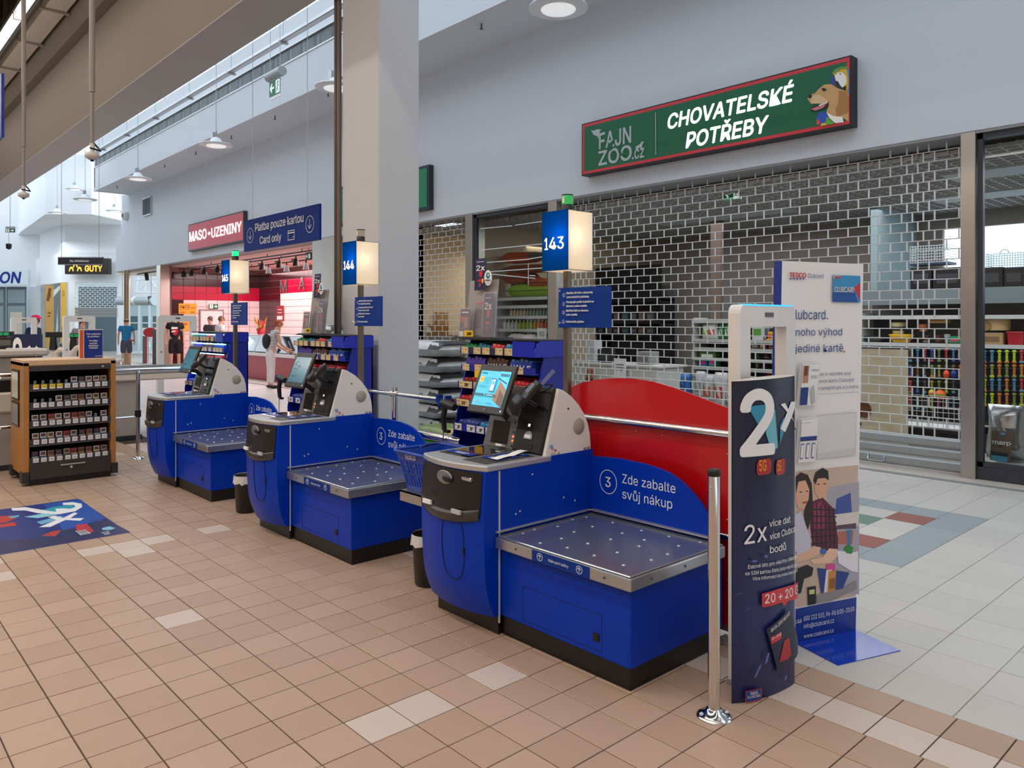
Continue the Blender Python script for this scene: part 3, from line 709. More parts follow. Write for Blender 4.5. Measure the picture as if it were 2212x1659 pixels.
# lane lamps
PANE_B = None
def translucent(name, hexc, mixw=0.55):
    m = bpy.data.materials.new(name); m.use_nodes = True; nt = m.node_tree; nt.nodes.remove(nt.nodes['Principled BSDF'])
    t = nt.nodes.new('ShaderNodeBsdfTranslucent'); d = nt.nodes.new('ShaderNodeBsdfDiffuse'); g = nt.nodes.new('ShaderNodeMixShader')
    t.inputs[0].default_value = lin(hexc); d.inputs[0].default_value = lin(hexc); g.inputs[0].default_value = mixw
    nt.links.new(d.outputs[0], g.inputs[1]); nt.links.new(t.outputs[0], g.inputs[2]); nt.links.new(g.outputs[0], nt.nodes['Material Output'].inputs[0])
    return m
LW = translucent('lamp_white_pane', 'F6EEDF'); LB = translucent('lamp_blue_pane', '0A5494', .5); LN = translucent('lamp_number_pane', 'F2E6CF')
def lane_lamp(num, y, beacon, label, power=15.0, ztop=2.252):
    x = 3.332; t = thing('lane_lamp', label, 'lamp', (x, y, 0), 'numbered lane lamps')
    L = lambda b, n, m, p=None, **kw: b.build(n, m, p or t, world=False, **kw)
    L(B().box(-.019, .019, -.019, .019, 0.006, ztop - .34), 'pole', M('6E6558', .35, .7), bevel=.003)
    L(B().box(-.06, .06, -.06, .06, 0, .008), 'base_plate', STEEL)
    z0, z1, h = ztop - .351, ztop, .1066
    box = L(B().box(-h, h, -h, -h + .003, z0, z1).box(-h, h, h - .003, h, z0, z1).box(-h, h, -h, h, z0, z0 + .003).box(-h, h, -h, h, z1 - .003, z1), 'lamp_box', LW)
    L(B().box(-h - .001, -h + .002, -h, h, z0, z1), 'number_panel', LB, box)
    L(B().box(h - .002, h + .001, -h, h, z0, z1), 'number_panel', LB, box)
    for i, ch in enumerate(num):
        b = B(); T(b, ch, (-h - .0022, (.081, .044, -.024)[i], z0 + .126), XR, UP, .070, w=(.026, .056, .050)[i], bold=.006)
        L(b, 'digit', M('FFEFD2', .5, emit=.95, var=0), box)
    L(B().lathe([(.034, z1), (.034, z1 + .045), (.032, z1 + .048)], (0, 0, 0), 18), 'beacon_socket', BLACK)
    be = {'green': M('2FAE5C', .2, emit=.25, var=.1), 'lit': M('10E07A', .2, emit=1.5, var=.0), 'clear': M('B9AFA6', .15, var=.1, alpha=.75)}[beacon]
    bc = L(B().lathe([(.032, z1 + .048), (.034, z1 + .05), (.034, z1 + .10), (.031, z1 + .106), (0, z1 + .108)], (0, 0, 0), 18), 'beacon', be)
    L(B().lathe([(.035, z1 + .10), (.035, z1 + .107), (.0, z1 + .11)], (0, 0, 0), 18), 'beacon_cap', BLACK, bc)
    L(B().cbox((-.033, 0, z1 + .075), (.006, .016, .035)), 'beacon_lens', M('D9D4B8', .3), bc)
    # instruction plate held by the pole
    zc = 1.565
    pl = L(B().box(-.030, -.019, -.36, .046, zc, zc + .236), 'instruction_plate', SBLUE, bevel=.001)
    p = P2((-.0306, .046, zc), XR, UP, .406, .236, .0004)
    for i, (a, c) in enumerate((('Načtěte QR kód z obrazovky', 'samoobslužné pokladny'), ('Postupujte podle instrukcí na', 'skeneru nebo mobilu'), ('Načtěte kód ze skeneru', 'nebo mobilu'), ('Dokončete platbu', None))):
        yy = (.84, .615, .40, .17)[i]
        p.ring(TXW, .115, yy - .02, .0115, .0012); p.text(TXW, str(i + 1), .115, yy - .05, .055, align='c')
        p.text(TXW, a, .175, yy - (.0 if c else .045), .052, (.51, .53, .43, .35)[i], bold=.008)
        if c: p.text(TXW, c, .175, yy - .10, .052, (.44, .40, .22)[i], bold=.008)
        p.flush('lettering', pl, False)
    for yy in (.12, .93): p.ell(TXW, .045, yy, .012, .02, 10); p.flush('screw_head', pl, False)
    l = bpy.data.lights.new('lane_bulb', 'POINT'); l.energy = power; l.color = (1.0, .80, .55); l.shadow_soft_size = .028
    lo = bpy.data.objects.new('lane_bulb', l); COL.objects.link(lo); lo.parent = t; lo.location = (-.03, -.035, z0 + .20)
    return t
lane_lamp('143', 3.158, 'green', 'lane lamp box numbered 143 on a square metal pole behind the nearest checkout')
lane_lamp('144', 5.495, 'clear', 'lane lamp box numbered 144 on a pole in front of the thick column')
lane_lamp('145', 8.027, 'lit', 'lane lamp box numbered 145 with bright green beacon, on a pole before the meat shop')

# chrome barrier, red panel
def rail_run(t, x, y0, y1, z, r=.02, name='rail'): return B().tube([(x, y0, z), (x, y1, z)], r, 14).build(name, CHROME, t)
t = thing('barrier_fence', 'red sheet barrier panel with chrome rails behind the nearest checkout', 'barrier', (3.37, 2.7, 0))
arc = [(3.36, .99), (3.33, 1.13), (3.23, 1.19), (3.11, 1.235), (2.98, 1.262), (2.84, 1.277), (2.71, 1.28), (2.58, 1.271), (2.46, 1.25), (2.34, 1.222), (2.22, 1.19), (2.095, 1.16)]
RED = M('C20A14', .3, var=.04, coat=.3)
pn = B().prism([(3.405, y, z) for y, z in arc + [(2.095, .06), (3.36, .06)]], (.012, 0, 0)).build('panel', RED, t)
B().box(3.392, 3.406, 2.075, 3.36, .045, .07).build('bottom_edge', STEEL, t)
b = B()
for (y, z) in ((2.70, .985), (2.52, .98), (2.12, .93), (2.12, .60), (2.12, .30), (2.9, .6), (2.5, .3)): b.lathe([(0, -.004), (.007, -.003), (.008, 0)], (3.405, y, z), 8, axis='x')
stuffed(b.build('rivets', M('C86058', .3, .6), pn))
B().box(3.398, 3.42, 2.075, 2.10, .06, 1.0).build('side_frame', M('A8181E', .35), t)
rail_run(t, 3.372, 2.03, 3.36, 1.038); rail_run(t, 3.372, 2.03, 3.36, .524, .018)
B().tube([(3.372, 2.06, .0), (3.372, 2.06, 1.035)], .02, 12).build('post', CHROME, t)
B().box(3.33, 3.41, 2.02, 2.12, 0, .035).build('foot', ALU, t, bevel=.004)
t = thing('barrier_rail', 'chrome barrier rail with one round post in front of the thick column', 'barrier', (3.36, 4.9, 0))
rail_run(t, 3.372, 4.32, 5.75, 1.035, .017)
po = B().tube([(3.372, 5.056, 0), (3.372, 5.056, 1.085)], .022, 14).build('post', CHROME, t)
B().tube([(3.372, 5.01, 1.035), (3.372, 5.10, 1.035)], .025, 14).build('collar', CHROME, po)
B().lathe([(.06, 0), (.055, .012), (.024, .02)], (3.372, 5.056, 0), 18).build('base', CHROME, po)
rail_run(t, 3.36, 4.2, 5.6, .76, .03, 'bumper_rail')
b = B()
for y in (4.46, 4.36): b.box(3.335, 3.385, y - .012, y + .012, 1.015, 1.07)
for q in ((4.46), (4.36)): pass
b.build('rail_clip', SBLUE, t)
# front post with flange
t = thing('bollard', 'chrome post with a bolted round flange beside the nearest checkout', 'post', (2.70, 1.742, 0))
B().lathe([(.0245, .02), (.0245, .975)], (0, 0, 0), 22).build('post', CHROME, t, world=False)
B().lathe([(.0255, .975), (.0265, .98), (.0265, .997), (.023, 1.002), (0, 1.003)], (0, 0, 0), 22).build('cap', BLACK, t, world=False)
fl = B().lathe([(.072, 0), (.072, .004), (.06, .012), (.036, .022), (.03, .034), (.027, .036)], (0, 0, 0), 26).build('flange', CHROME, t, world=False)
for i in range(4):
    a = math.pi / 4 + i * math.pi / 2 + .2
    B().lathe([(.009, .006), (.009, .016), (.006, .02), (0, .021)], (.054 * math.cos(a), .054 * math.sin(a), 0), 10).build('bolt', ALU, fl, world=False)
B().lathe([(.004, 0), (.006, .006), (0, .008)], (0, 0, 0), 8, axis='x').build('rivet', ALU, t, world=False).location = (-.03, 0, .93)
# ------------------------------------------------------------------ grilles and shop windows
def clear_glass():
    m = bpy.data.materials.new('clear_glass'); m.use_nodes = True; nt = m.node_tree; nt.nodes.remove(nt.nodes['Principled BSDF'])
    a = nt.nodes.new('ShaderNodeBsdfTransparent'); g = nt.nodes.new('ShaderNodeBsdfGlossy'); f = nt.nodes.new('ShaderNodeFresnel'); x = nt.nodes.new('ShaderNodeMixShader')
    a.inputs[0].default_value = (.95, .97, .97, 1); g.inputs['Roughness'].default_value = .02; f.inputs[0].default_value = 1.25
    nt.links.new(f.outputs[0], x.inputs[0]); nt.links.new(a.outputs[0], x.inputs[1]); nt.links.new(g.outputs[0], x.inputs[2])
    nt.links.new(x.outputs[0], nt.nodes['Material Output'].inputs[0]); return m
CG = clear_glass()
GR = M('D2D5D5', .4, .25, var=.04)
def grille(name, label, X, y0, y1, z0, z1, rows, seams=(), mat=GR, solid=(), cell=.235):
    t = thing(name, label, 'shutter', (X, (y0 + y1) / 2, 0), 'rolling grilles')
    dz = (z1 - z0) / rows
    for i in range(rows + 1):
        z = z0 + i * dz; B().tube([(X, y0, z), (X, y1, z)], .006, 6).build('rod', mat, t)
    ys = []; y = y1 - .06
    while y > y0:
        ys.append(y); step = cell / 2
        for s in seams:
            if abs(y - s) < .16: step = cell / 4.2
        y -= step
    b = B()
    for i in range(rows):
        z = z0 + i * dz
        for k, y in enumerate(ys):
            if (k + i) % 2 == 0: b.box(X - .004, X + .004, y - .007, y + .007, z + .004, z + dz - .004)
    stuffed(b.build('link', mat, t))
    for i, (a, c) in enumerate(solid):
        s = B().prism([(X - .012, y0, a + .004), (X - .026, y0, a + (c - a) * .25), (X - .026, y0, a + (c - a) * .8), (X - .010, y0, c - .004), (X + .012, y0, c - .004), (X + .012, y0, a + .004)], (0, y1 - y0, 0)).build('slat', GALV, t)
        if i == 0:
            q = onX(1893, 990, X - .03)
            if not y0 < q.y < y1: q.y = y0 + 1.0
            B().tube([(X - .028, q.y + .09, a + .10), (X - .05, q.y + .088, a + .045), (X - .05, q.y + .07, a + .03), (X - .05, q.y - .07, a + .03), (X - .05, q.y - .088, a + .045), (X - .028, q.y - .09, a + .10)], .006, 8).build('pull_handle', CHROME, s)
    return t
grille('rolling_grille', 'wide closed steel brick-pattern grille across the pet shop front', 8.82, 2.70, 8.42, .37, 3.52, 30, (3.17, 8.12), solid=((.02, .14), (.145, .255), (.26, .37)))
grille('rolling_grille', 'narrower closed grille before the cream wall, beside the thick column', 8.82, 10.72, 15.2, .37, 3.52, 30, (), solid=((.02, .14), (.145, .255), (.26, .37)))
B().box(8.86, 8.90, 2.7, 8.42, 3.46, 3.53)
DF = M('33363B', .45, var=.05)
def shop_window(name, label, X, y0, y1, zk):
    t = struct(B().box(X - .03, X + .03, y0, y0 + .05, zk, 3.5).box(X - .03, X + .03, y1 - .05, y1, zk, 3.5).box(X - .03, X + .03, y0, y1, 3.44, 3.5).box(X - .03, X + .03, y0, y1, zk, zk + .05), name, DF)
    struct(B().box(X - .004, X + .004, y0 + .05, y1 - .05, zk + .05, 3.44), 'pane', CG, t)
    struct(B().box(X - .04, X + .05, y0, y1, 0, zk), 'kick_panel', DF, t)
    return t
w1 = shop_window('window_1', '', 8.72, 8.63, 10.51, .3); w2 = shop_window('window_2', '', 8.72, -1.5, 2.545, .14)
c1 = crop(840, 380, 3.95); b = B()
for a, c in (((780, 450), (1055, 425)), ((1075, 421), (1310, 388)), ((785, 632), (1310, 580)), ((790, 742), (1180, 712)), ((1180, 712), (1310, 690)), ((830, 820), (1310, 785)), ((800, 830), (1250, 875)), ((1200, 850), (1250, 852)), ((1190, 745), (1190, 930))):
    p, q = onX(*c1(*a), 8.712), onX(*c1(*c), 8.712); n = (q - p).normalized().cross(Vector((1, 0, 0))) * .007
    b.poly([p - n, q - n, q + n, p + n])
b.build('line_decal', M('D9DEDD', .5), w1)

# ------------------------------------------------------------------ signs on the wall and hanging in the mall
def lit(h, e=1.0): return M(h, .4, emit=e, var=0)
t = thing('shop_sign', 'long green and red pet shop sign with white lettering and animal heads', 'sign', (8.58, 5.75, 3.785))
B().box(8.502, 8.66, 3.735, 7.763, 3.78, 4.556).build('sign_box', M('1E2024', .5), t)
p = P2((8.5, 7.745, 3.797), XR, UP, 3.995, .742, .0012); cf = crop(1200, 100, 3.16); W1 = lit('FFFFFF', 1.15); SG = M('B7C0BC', .4, .2)
GRN, REDB = M('0E5A38', .4, emit=.10, var=.02), M('C3323A', .4, emit=.10, var=.02)
p.rect(REDB, 0, 0, 1, 1).rect(GRN, .009, .055, .991, .945); p.b.build('sign_face', p.mats, t); FACE = p
p = P2(FACE.o + Vector((-.004, 0, 0)), XR, UP, 3.995, .742, .0008)
p.tp(W1, 'CHOVATELSKÉ', cf(760, 566), cf(1612, 372), cf(760, 470), .045, .16); p.b.build('lettering', p.mats, t)
p = P2(FACE.o + Vector((-.004, 0, 0)), XR, UP, 3.995, .742, .0008)
p.tp(W1, 'POTŘEBY', cf(888, 695), cf(1440, 583), cf(888, 595), .045, .16); p.b.build('lettering', p.mats, t)
p = P2(FACE.o + Vector((-.004, 0, 0)), XR, UP, 3.995, .742, .0008)
p.tp(SG, 'FAJN', cf(297, 703), cf(518, 657), cf(297, 598), .045).tp(SG, 'ZOO', cf(293, 815), cf(522, 772), cf(293, 722), .05).tp(SG, '.cz', cf(524, 772), cf(607, 752), cf(524, 690), .035)
p.pp(SG, [cf(*q) for q in ((243, 572), (262, 578), (278, 568), (300, 566), (314, 572), (303, 580), (298, 605), (292, 632), (284, 612), (262, 606))])
p.pp(SG, [cf(*q) for q in ((545, 700), (552, 682), (575, 670), (590, 650), (606, 652), (596, 668), (592, 694), (584, 704), (578, 690), (560, 704))])
p.pp(GRN, [cf(*q) for q in ((352, 690), (372, 664), (392, 640), (404, 655), (388, 680), (396, 700), (372, 716))]).pp(GRN, [cf(*q) for q in ((380, 770), (392, 738), (402, 720), (404, 748), (416, 770), (400, 782))]).pp(GRN, [cf(*q) for q in ((424, 700), (444, 690), (452, 730), (480, 742), (462, 752), (440, 746))])
p.pp(SG, [cf(*q) for q in ((682, 453), (687, 452), (689, 738), (684, 739))]); p.b.build('logo_print', p.mats, t)
p = P2(FACE.o + Vector((-.004, 0, 0)), XR, UP, 3.995, .742, .0006)
def A(h, *pts, e=.0): p.pp(M(h, .5, emit=.05, var=.03), [cf(*q) for q in pts])
A('D9A520', (1890, 180), (1915, 155), (1950, 142), (1985, 150), (2003, 180), (2004, 300), (1985, 310), (1960, 220), (1905, 205))
A('6E8F3A', (1890, 185), (1905, 158), (1945, 140), (1995, 138), (2003, 150), (1950, 160), (1905, 188))
A('2F8FB8', (1988, 160), (2004, 158), (2004, 330), (1994, 320), (2000, 230))
A('E9E4DA', (1905, 205), (1925, 180), (1960, 178), (1985, 205), (1988, 250), (1960, 285), (1930, 250), (1915, 240))
A('3A3F7C', (1870, 235), (1882, 210), (1905, 200), (1915, 240), (1912, 290), (1895, 298), (1875, 275))
A('20222A', (1912, 235), (1930, 240), (1950, 285), (1985, 270), (1985, 300), (1960, 310), (1915, 295))
A('1B1B1F', (1938, 188), (1946, 184), (1950, 191), (1943, 195))
A('C69A62', (1745, 330), (1775, 318), (1800, 290), (1835, 262), (1880, 258), (1935, 290), (1985, 305), (2003, 330), (2003, 515), (1965, 490), (1900, 480), (1850, 450), (1868, 400), (1840, 380), (1800, 385), (1745, 395), (1722, 360), (1725, 338))
A('A8743F', (1935, 305), (1985, 308), (2003, 350), (2000, 455), (1960, 470), (1920, 480), (1912, 430), (1930, 390), (1935, 340))
A('D7B587', (1745, 340), (1800, 330), (1860, 370), (1870, 400), (1800, 392), (1748, 392))
A('EFE7DC', (1850, 450), (1900, 478), (1960, 482), (1968, 520), (1910, 525), (1870, 490))
A('1A1718', (1722, 345), (1735, 330), (1752, 332), (1752, 350), (1735, 358))
A('2A2420', (1816, 290), (1832, 284), (1850, 292), (1848, 306), (1828, 308))
A('3A1A1A', (1745, 420), (1790, 402), (1868, 378), (1866, 405), (1830, 430), (1780, 446), (1740, 440))
A('C9727A', (1745, 430), (1790, 412), (1850, 396), (1830, 420), (1780, 440))
A('F4EEE6', (1800, 402), (1862, 380), (1858, 388), (1802, 410))
A('2B4FA8', (1790, 470), (1812, 448), (1845, 450), (1862, 480), (1850, 520), (1800, 535), (1785, 500))
A('D24A4A', (1785, 505), (1800, 502), (1810, 520), (1800, 540), (1786, 535))
A('5FA040', (1855, 480), (1875, 500), (1900, 520), (1905, 530), (1850, 540), (1845, 520))
A('D8B640', (1815, 530), (1845, 522), (1850, 540), (1812, 545))
p.b.build('animal_print', p.mats, t)

t = thing('shop_sign', 'red butcher shop sign with thick white lettering over the pink meat shop', 'sign', (8.6, 22.1, 3.77))
B().box(8.552, 8.72, 20.05, 24.15, 3.755, 4.585).build('sign_box', M('33353A', .5), t)
p = P2((8.55, 24.1, 3.80), XR, UP, 4.02, .75, .002); p.rect(M('B9404C', .45, emit=.15, var=.02), 0, 0, 1, 1); p.b.build('sign_face', p.mats, t)
p = P2((8.54, 24.1, 3.80), XR, UP, 4.02, .75, .002); cm = crop(240, 440, 5.53)
p.tp(W1, 'MASO', cm(935, 456), cm(1140, 425), cm(935, 345), .03, .0).ell(W1, p.q(cm(1172, 355))[0], p.q(cm(1172, 355))[1], .022, .065).tp(W1, 'UZENINY', cm(1200, 406), cm(1560, 340), cm(1200, 295), .03)
p.b.build('lettering', p.mats, t)

t = thing('direction_sign', 'blue hanging card payment sign with arrow circles, before the red butcher sign', 'sign', (4.5, 9.45, 2.59))
B().box(4.5, 4.53, 8.366, 10.541, 2.586, 3.022).build('board', M('072A78', .55, var=.02, spec=.15), t)
p = P2((4.4995, 10.541, 2.586), XR, UP, 2.175, .436, .0008); c6 = crop(500, 440, 5.53); TG = M('D9D6D2', .5, emit=.06)
p.tp(TG, 'Platba pouze kartou', c6(285, 333), c6(862, 222), c6(285, 240), .012); p.flush('lettering', t); p.tp(TG, 'Card only', c6(342, 483), c6(598, 437), c6(342, 395), .012); p.flush('lettering', t)
for cx, cy in ((225, 380), (940, 245)):
    q = p.q(c6(cx, cy)); p.ring(TG, q[0], q[1], .105, .007); p.line(TG, q[0], q[1] + .14, q[0], q[1] - .13, .008); p.line(TG, q[0], q[1] - .13, q[0] - .022, q[1] - .02, .008); p.line(TG, q[0], q[1] - .13, q[0] + .022, q[1] - .02, .008); p.flush('arrow_symbol', t)
qa, qb = p.q(c6(682, 442)), p.q(c6(762, 310))
for q in ((qa[0], qa[1], qa[0] + .004, qb[1]), (qb[0] - .004, qa[1], qb[0], qb[1]), (qa[0], qa[1], qb[0], qa[1] + .02), (qa[0], qb[1] - .02, qb[0], qb[1]), (qa[0], qb[1] - .09, qb[0], qb[1] - .06), (qb[0] - .018, qa[1] + .06, qb[0] - .009, qa[1] + .10)): p.rect(TG, *q)
p.b.build('card_symbol', p.mats, t)
for px in (546, 664):
    q = onX(px, 470, 4.515); B().tube([(4.515, q.y, 3.02), (4.515, q.y, 8.95)], .004, 5).build('wire', M('B8BCC0', .4), t)

t = thing('blank_sign', 'plain green sign box on the white wall, half hidden by the thick column', 'sign', (8.6, 13.4, 3.73))
B().box(8.552, 8.66, 11.68, 15.13, 3.715, 4.555).build('sign_box', M('202A30', .5), t)
B().box(8.545, 8.552, 11.74, 15.07, 3.77, 4.50).build('sign_face', M('0C7A50', .45, emit=.06, var=.02), t)

def exit_print(o, r, w, h, left=True, thing_=None, e=.0):
    p = P2(o, r, UP, w, h, .001); G = M('0B5E3C', .4, emit=.12, var=0); WH = M('E8F2EC', .4, emit=.3, var=0)
    p.rect(G, 0, 0, 1, 1)
    x0 = .58 if left else .06
    p.rect(WH, x0, .08, x0 + .36, .92).ell(G, x0 + .2, .75, .05, .1, 8).line(G, x0 + .19, .68, x0 + .14, .4, .05 * w).line(G, x0 + .14, .42, x0 + .24, .2, .035 * w).line(G, x0 + .14, .42, x0 + .06, .2, .035 * w).line(G, x0 + .17, .6, x0 + .28, .5, .03 * w)
    a = .12 if left else .88; d = 1 if left else -1
    p.line(WH, a, .5, a + d * .34, .5, .09 * w); p.poly(WH, [(a - d * .04, .5), (a + d * .14, .82), (a + d * .2, .72), (a + d * .1, .5), (a + d * .2, .28), (a + d * .14, .18)])
    return p.b.build('pictogram', p.mats, thing_)
q = onX(594, 195, 6.5)
t = thing('exit_sign', 'hanging green escape sign below the louvre strip, left of the thick column', 'sign', (6.5, q.y, q.z - .2))
a, c = onX(583, 176, 6.5), onX(607, 210, 6.5); h = (a.y - c.y)
B().tube([(6.5, a.y + .06, q.z + .30), (6.5, c.y - .06, q.z + .30)], .09, 14).build('lamp_body', M('9FA3A4', .4), t)
B().box(6.49, 6.51, c.y, a.y, q.z - .16, q.z + .24).build('plate', PWHITE, t)
exit_print((6.489, a.y, q.z - .10), XR, h, .30, True, t)
for y in (a.y - .02, c.y + .04): B().tube([(6.5, y, q.z + .36), (6.5, y, 8.8)], .006, 5).build('wire', GALV, t)
q = onX(1581, 418, 9.6)
t = thing('exit_sign', 'green escape sign under the pet shop ceiling behind the wide grille', 'sign', q)
a, c = onX(1563, 405, 9.6), onX(1600, 430, 9.6)
B().box(9.6, 9.64, c.y - .02, a.y + .02, a.z, a.z + .06).box(9.602, 9.62, c.y, a.y, c.z, a.z).build('lamp_body', ALU, t)
exit_print((9.6, a.y, c.z), XR, a.y - c.y, a.z - c.z, True, t)
B().tube([(9.62, q.y, a.z + .05), (9.62, q.y, 3.42)], .006, 5).build('wire', GALV, t)
q = onX(911, 514, 9.6); a, c = onX(904, 507, 9.6), onX(917, 521, 9.6)
t = thing('exit_sign', 'small green escape sign behind the narrower grille, at the column edge', 'sign', q)
B().box(9.602, 9.62, c.y, a.y, c.z, a.z).tube([(9.61, q.y, a.z), (9.61, q.y, 3.42)], .006, 5).build('plate', DGREY, t); exit_print((9.6, a.y, c.z), XR, a.y - c.y, a.z - c.z, True, t)
# things on the upper wall at the far left end
a, c = onX(311, 445, 8.71), onX(328, 463, 8.71)
t = thing('vent', 'small dark square vent high on the white wall above the mall corner', 'vent', (8.71, (a.y + c.y) / 2, c.z))
B().box(8.66, 8.72, c.y, a.y, c.z, a.z + .25).build('frame', ALU, t); B().box(8.65, 8.665, c.y + .04, (a.y + c.y) / 2 - .02, c.z + .04, a.z + .21).build('louvre', M('2E3238', .6), t); B().box(8.65, 8.665, (a.y + c.y) / 2 + .02, a.y - .04, c.z + .04, a.z + .21).build('louvre', M('2E3238', .6), t)
q = onX(274, 466, 8.71)
t = thing('alarm_sounder', 'round white alarm sounder on the wall left of the small vent', 'alarm', q)
b = B().lathe([(0, -.16), (.12, -.14), (.17, -.10), (.17, 0)], q, 18, axis='x'); b.build('casing', M('D8DAD4', .5), t)
B().lathe([(0, -.172), (.08, -.168), (.085, -.15)], q, 14, axis='x').build('grill', M('6A7068', .6), t)

# high bay lamps, cable tray, sprinklers
def bay_lamp(p, label):
    t = thing('high_bay_lamp', label, 'lamp', p, 'high bay lamps over the mall')
    B().lathe([(.05, .16), (.11, .12), (.14, .05), (.36, .0), (.37, -.02), (.33, -.035)], (0, 0, 0), 24).build('reflector', M('E6E9EC', .4), t, world=False)
    B().lathe([(.22, -.03), (.21, -.045), (0, -.045)], (0, 0, 0), 20).build('diffuser', M('F5F7F8', .4, emit=.5, var=0), t, world=False)
    B().box(-.05, .05, .08, .2, .10, .3).build('driver_box', ALU, t, world=False)
    b = B().tube([(0, 0, .16), (0, 0, .30)], .02, 8); b.build('hook', GALV, t, world=False)
    B().tube([(0, 0, .30), (0, 0, 9.0 - p[2])], .008, 5).build('wire', GALV, t, world=False)
NM = ['last before the column', 'second from the column', 'third from the column', 'fourth from the column']
for i, (px, py) in enumerate(((726, 187), (467, 312), (298, 385), (184, 430))):
    q = onX(px, py, 6.8); bay_lamp((q.x, q.y, q.z), 'white round high bay lamp hanging on a wire, %s' % NM[i])
q = onX(1206, 6, 6.8); bay_lamp((q.x, q.y, q.z - .05), 'white round high bay lamp at the top edge, right of the column')
for i, (px, py, tt) in enumerate(((162, 408, 33), (124, 459, 32), (248, 455, 34), (103, 444, 36))):
    q = onT(px, py, tt); bay_lamp((q.x, q.y, q.z), ['white high bay lamp near the far bulkhead, upper of the middle pair', 'white high bay lamp directly below the far bulkhead edge', 'white high bay lamp at the corner of the long white wall', 'white high bay lamp beside a round speaker at the far end'][i])
t = thing('cable_tray', 'perforated white cable tray hanging in front of the louvre strip', 'cable tray', (7.0, 18, 7.2))
B().box(6.94, 7.06, 8, 28.6, 7.24, 7.25).box(6.94, 6.945, 8, 28.6, 7.24, 7.31).box(7.055, 7.06, 8, 28.6, 7.24, 7.31).build('tray', ALU, t)
y = 27.5
while y > 9:
    B().tube([(7, y, 7.25), (7, y, 8.9)], .008, 5).build('hanger', GALV, t); B().box(6.9, 7.1, y - .03, y + .03, 7.20, 7.24).build('bracket', GALV, t); y -= 2.6
for i, (px, py) in enumerate(((709, 200), (594, 251), (500, 293), (423, 328), (356, 356), (253, 402), (1040, 52))):
    X = 8.1; d = ray(px, py); k = (6.33 - EYE) / d[2]; q = Vector((d[0] * k, d[1] * k, 6.34))
    t = thing('sprinkler', 'small metal sprinkler head under the long white soffit, %s' % ['nearest left of the column', 'below the hanging escape sign', 'third left of the column', 'above the red butcher sign', 'fifth left of the column', 'above the small dark vent', 'only one right of the column'][i], 'sprinkler', (q.x, q.y, 6.26), 'sprinklers under the soffit')
    B().tube([(0, 0, 0), (0, 0, .08)], .012, 6).lathe([(.03, 0), (.03, .006)], (0, 0, -.01), 10).build('head', M('5A5C60', .4, .6), t, world=False)
# ------------------------------------------------------------------ things around the checkouts
ORD = ['first', 'second', 'third', 'fourth', 'fifth', 'sixth', 'seventh', 'eighth', 'ninth', 'tenth', 'eleventh', 'twelfth', 'thirteenth', 'fourteenth', 'fifteenth', 'sixteenth']
ks = B().box(.10, .56, 1.385, 1.90, .545, .555).box(.10, .105, 1.385, 1.90, .49, .555).box(.3, .33, 1.375, 1.80, .47, .545).build('basket_shelf', STEEL, K1, world=False)
# shopping basket
t = thing('shopping_basket', 'blue plastic shopping basket wedged between the nearest and middle checkouts', 'basket', (2.88, 3.78, .556))
BB = M('0A3FA6', .35, var=.05)
def frus(z, e=0):
    k = z / .245; hx = .135 + .055 * k + e; hy = .195 + .055 * k + e
    return hx, hy
b = B()
def wall_bar(s, a0, a1, z0, z1, th=.004):
    """one bar on side s (0 -x,1 +x,2 -y,3 +y), a along the side -1..1"""
    q = []
    for z in (z0, z1):
        hx, hy = frus(z)
        for a in (a0, a1):
            q.append({0: (-hx, a * hy, z), 1: (hx, a * hy, z), 2: (a * hx, -hy, z), 3: (a * hx, hy, z)}[s])
    n = {0: (th, 0, 0), 1: (-th, 0, 0), 2: (0, th, 0), 3: (0, -th, 0)}[s]
    b.prism([q[0], q[1], q[3], q[2]], n)
for s in range(4):
    n = 15 if s < 2 else 10
    for i in range(n):
        a = -1 + 2 * (i + .5) / n; wall_bar(s, a - .45 / n * 1.25, a + .45 / n * 1.25, .03, .185)
    wall_bar(s, -1, 1, 0, .03); wall_bar(s, -1, 1, .185, .235); wall_bar(s, -1, 1, .10, .112)
b.box(-.135, .135, -.195, .195, 0, .006)
bk = b.build('basket_body', BB, t, world=False)
b = B(); lp = []
hx, hy = .20, .265
for cx, cy, a0 in ((hx - .04, hy - .04, 0), (-hx + .04, hy - .04, 90), (-hx + .04, -hy + .04, 180), (hx - .04, -hy + .04, 270)):
    for k in range(5):
        a = math.radians(a0 + 22.5 * k); lp.append(Vector((cx + .04 * math.cos(a), cy + .04 * math.sin(a), .242)))
b.tube(lp + lp[:1], .010, 8, cap=False); b.build('rim', BB, t, world=False)
b = B().tube([(.0, -.255, .235), (.05, -.24, .255), (.09, -.20, .262), (.09, .20, .262), (.05, .24, .255), (.0, .255, .235)], .007, 8); b.build('folded_handle', M('0A2F86', .4), t, world=False)
b = B(); T(b, 'TESCO', (-.192, .14, .205), XR, UP, .026, w=.115, bold=.02); b.build('lettering', M('D8D4D8', .5), bk, world=False)
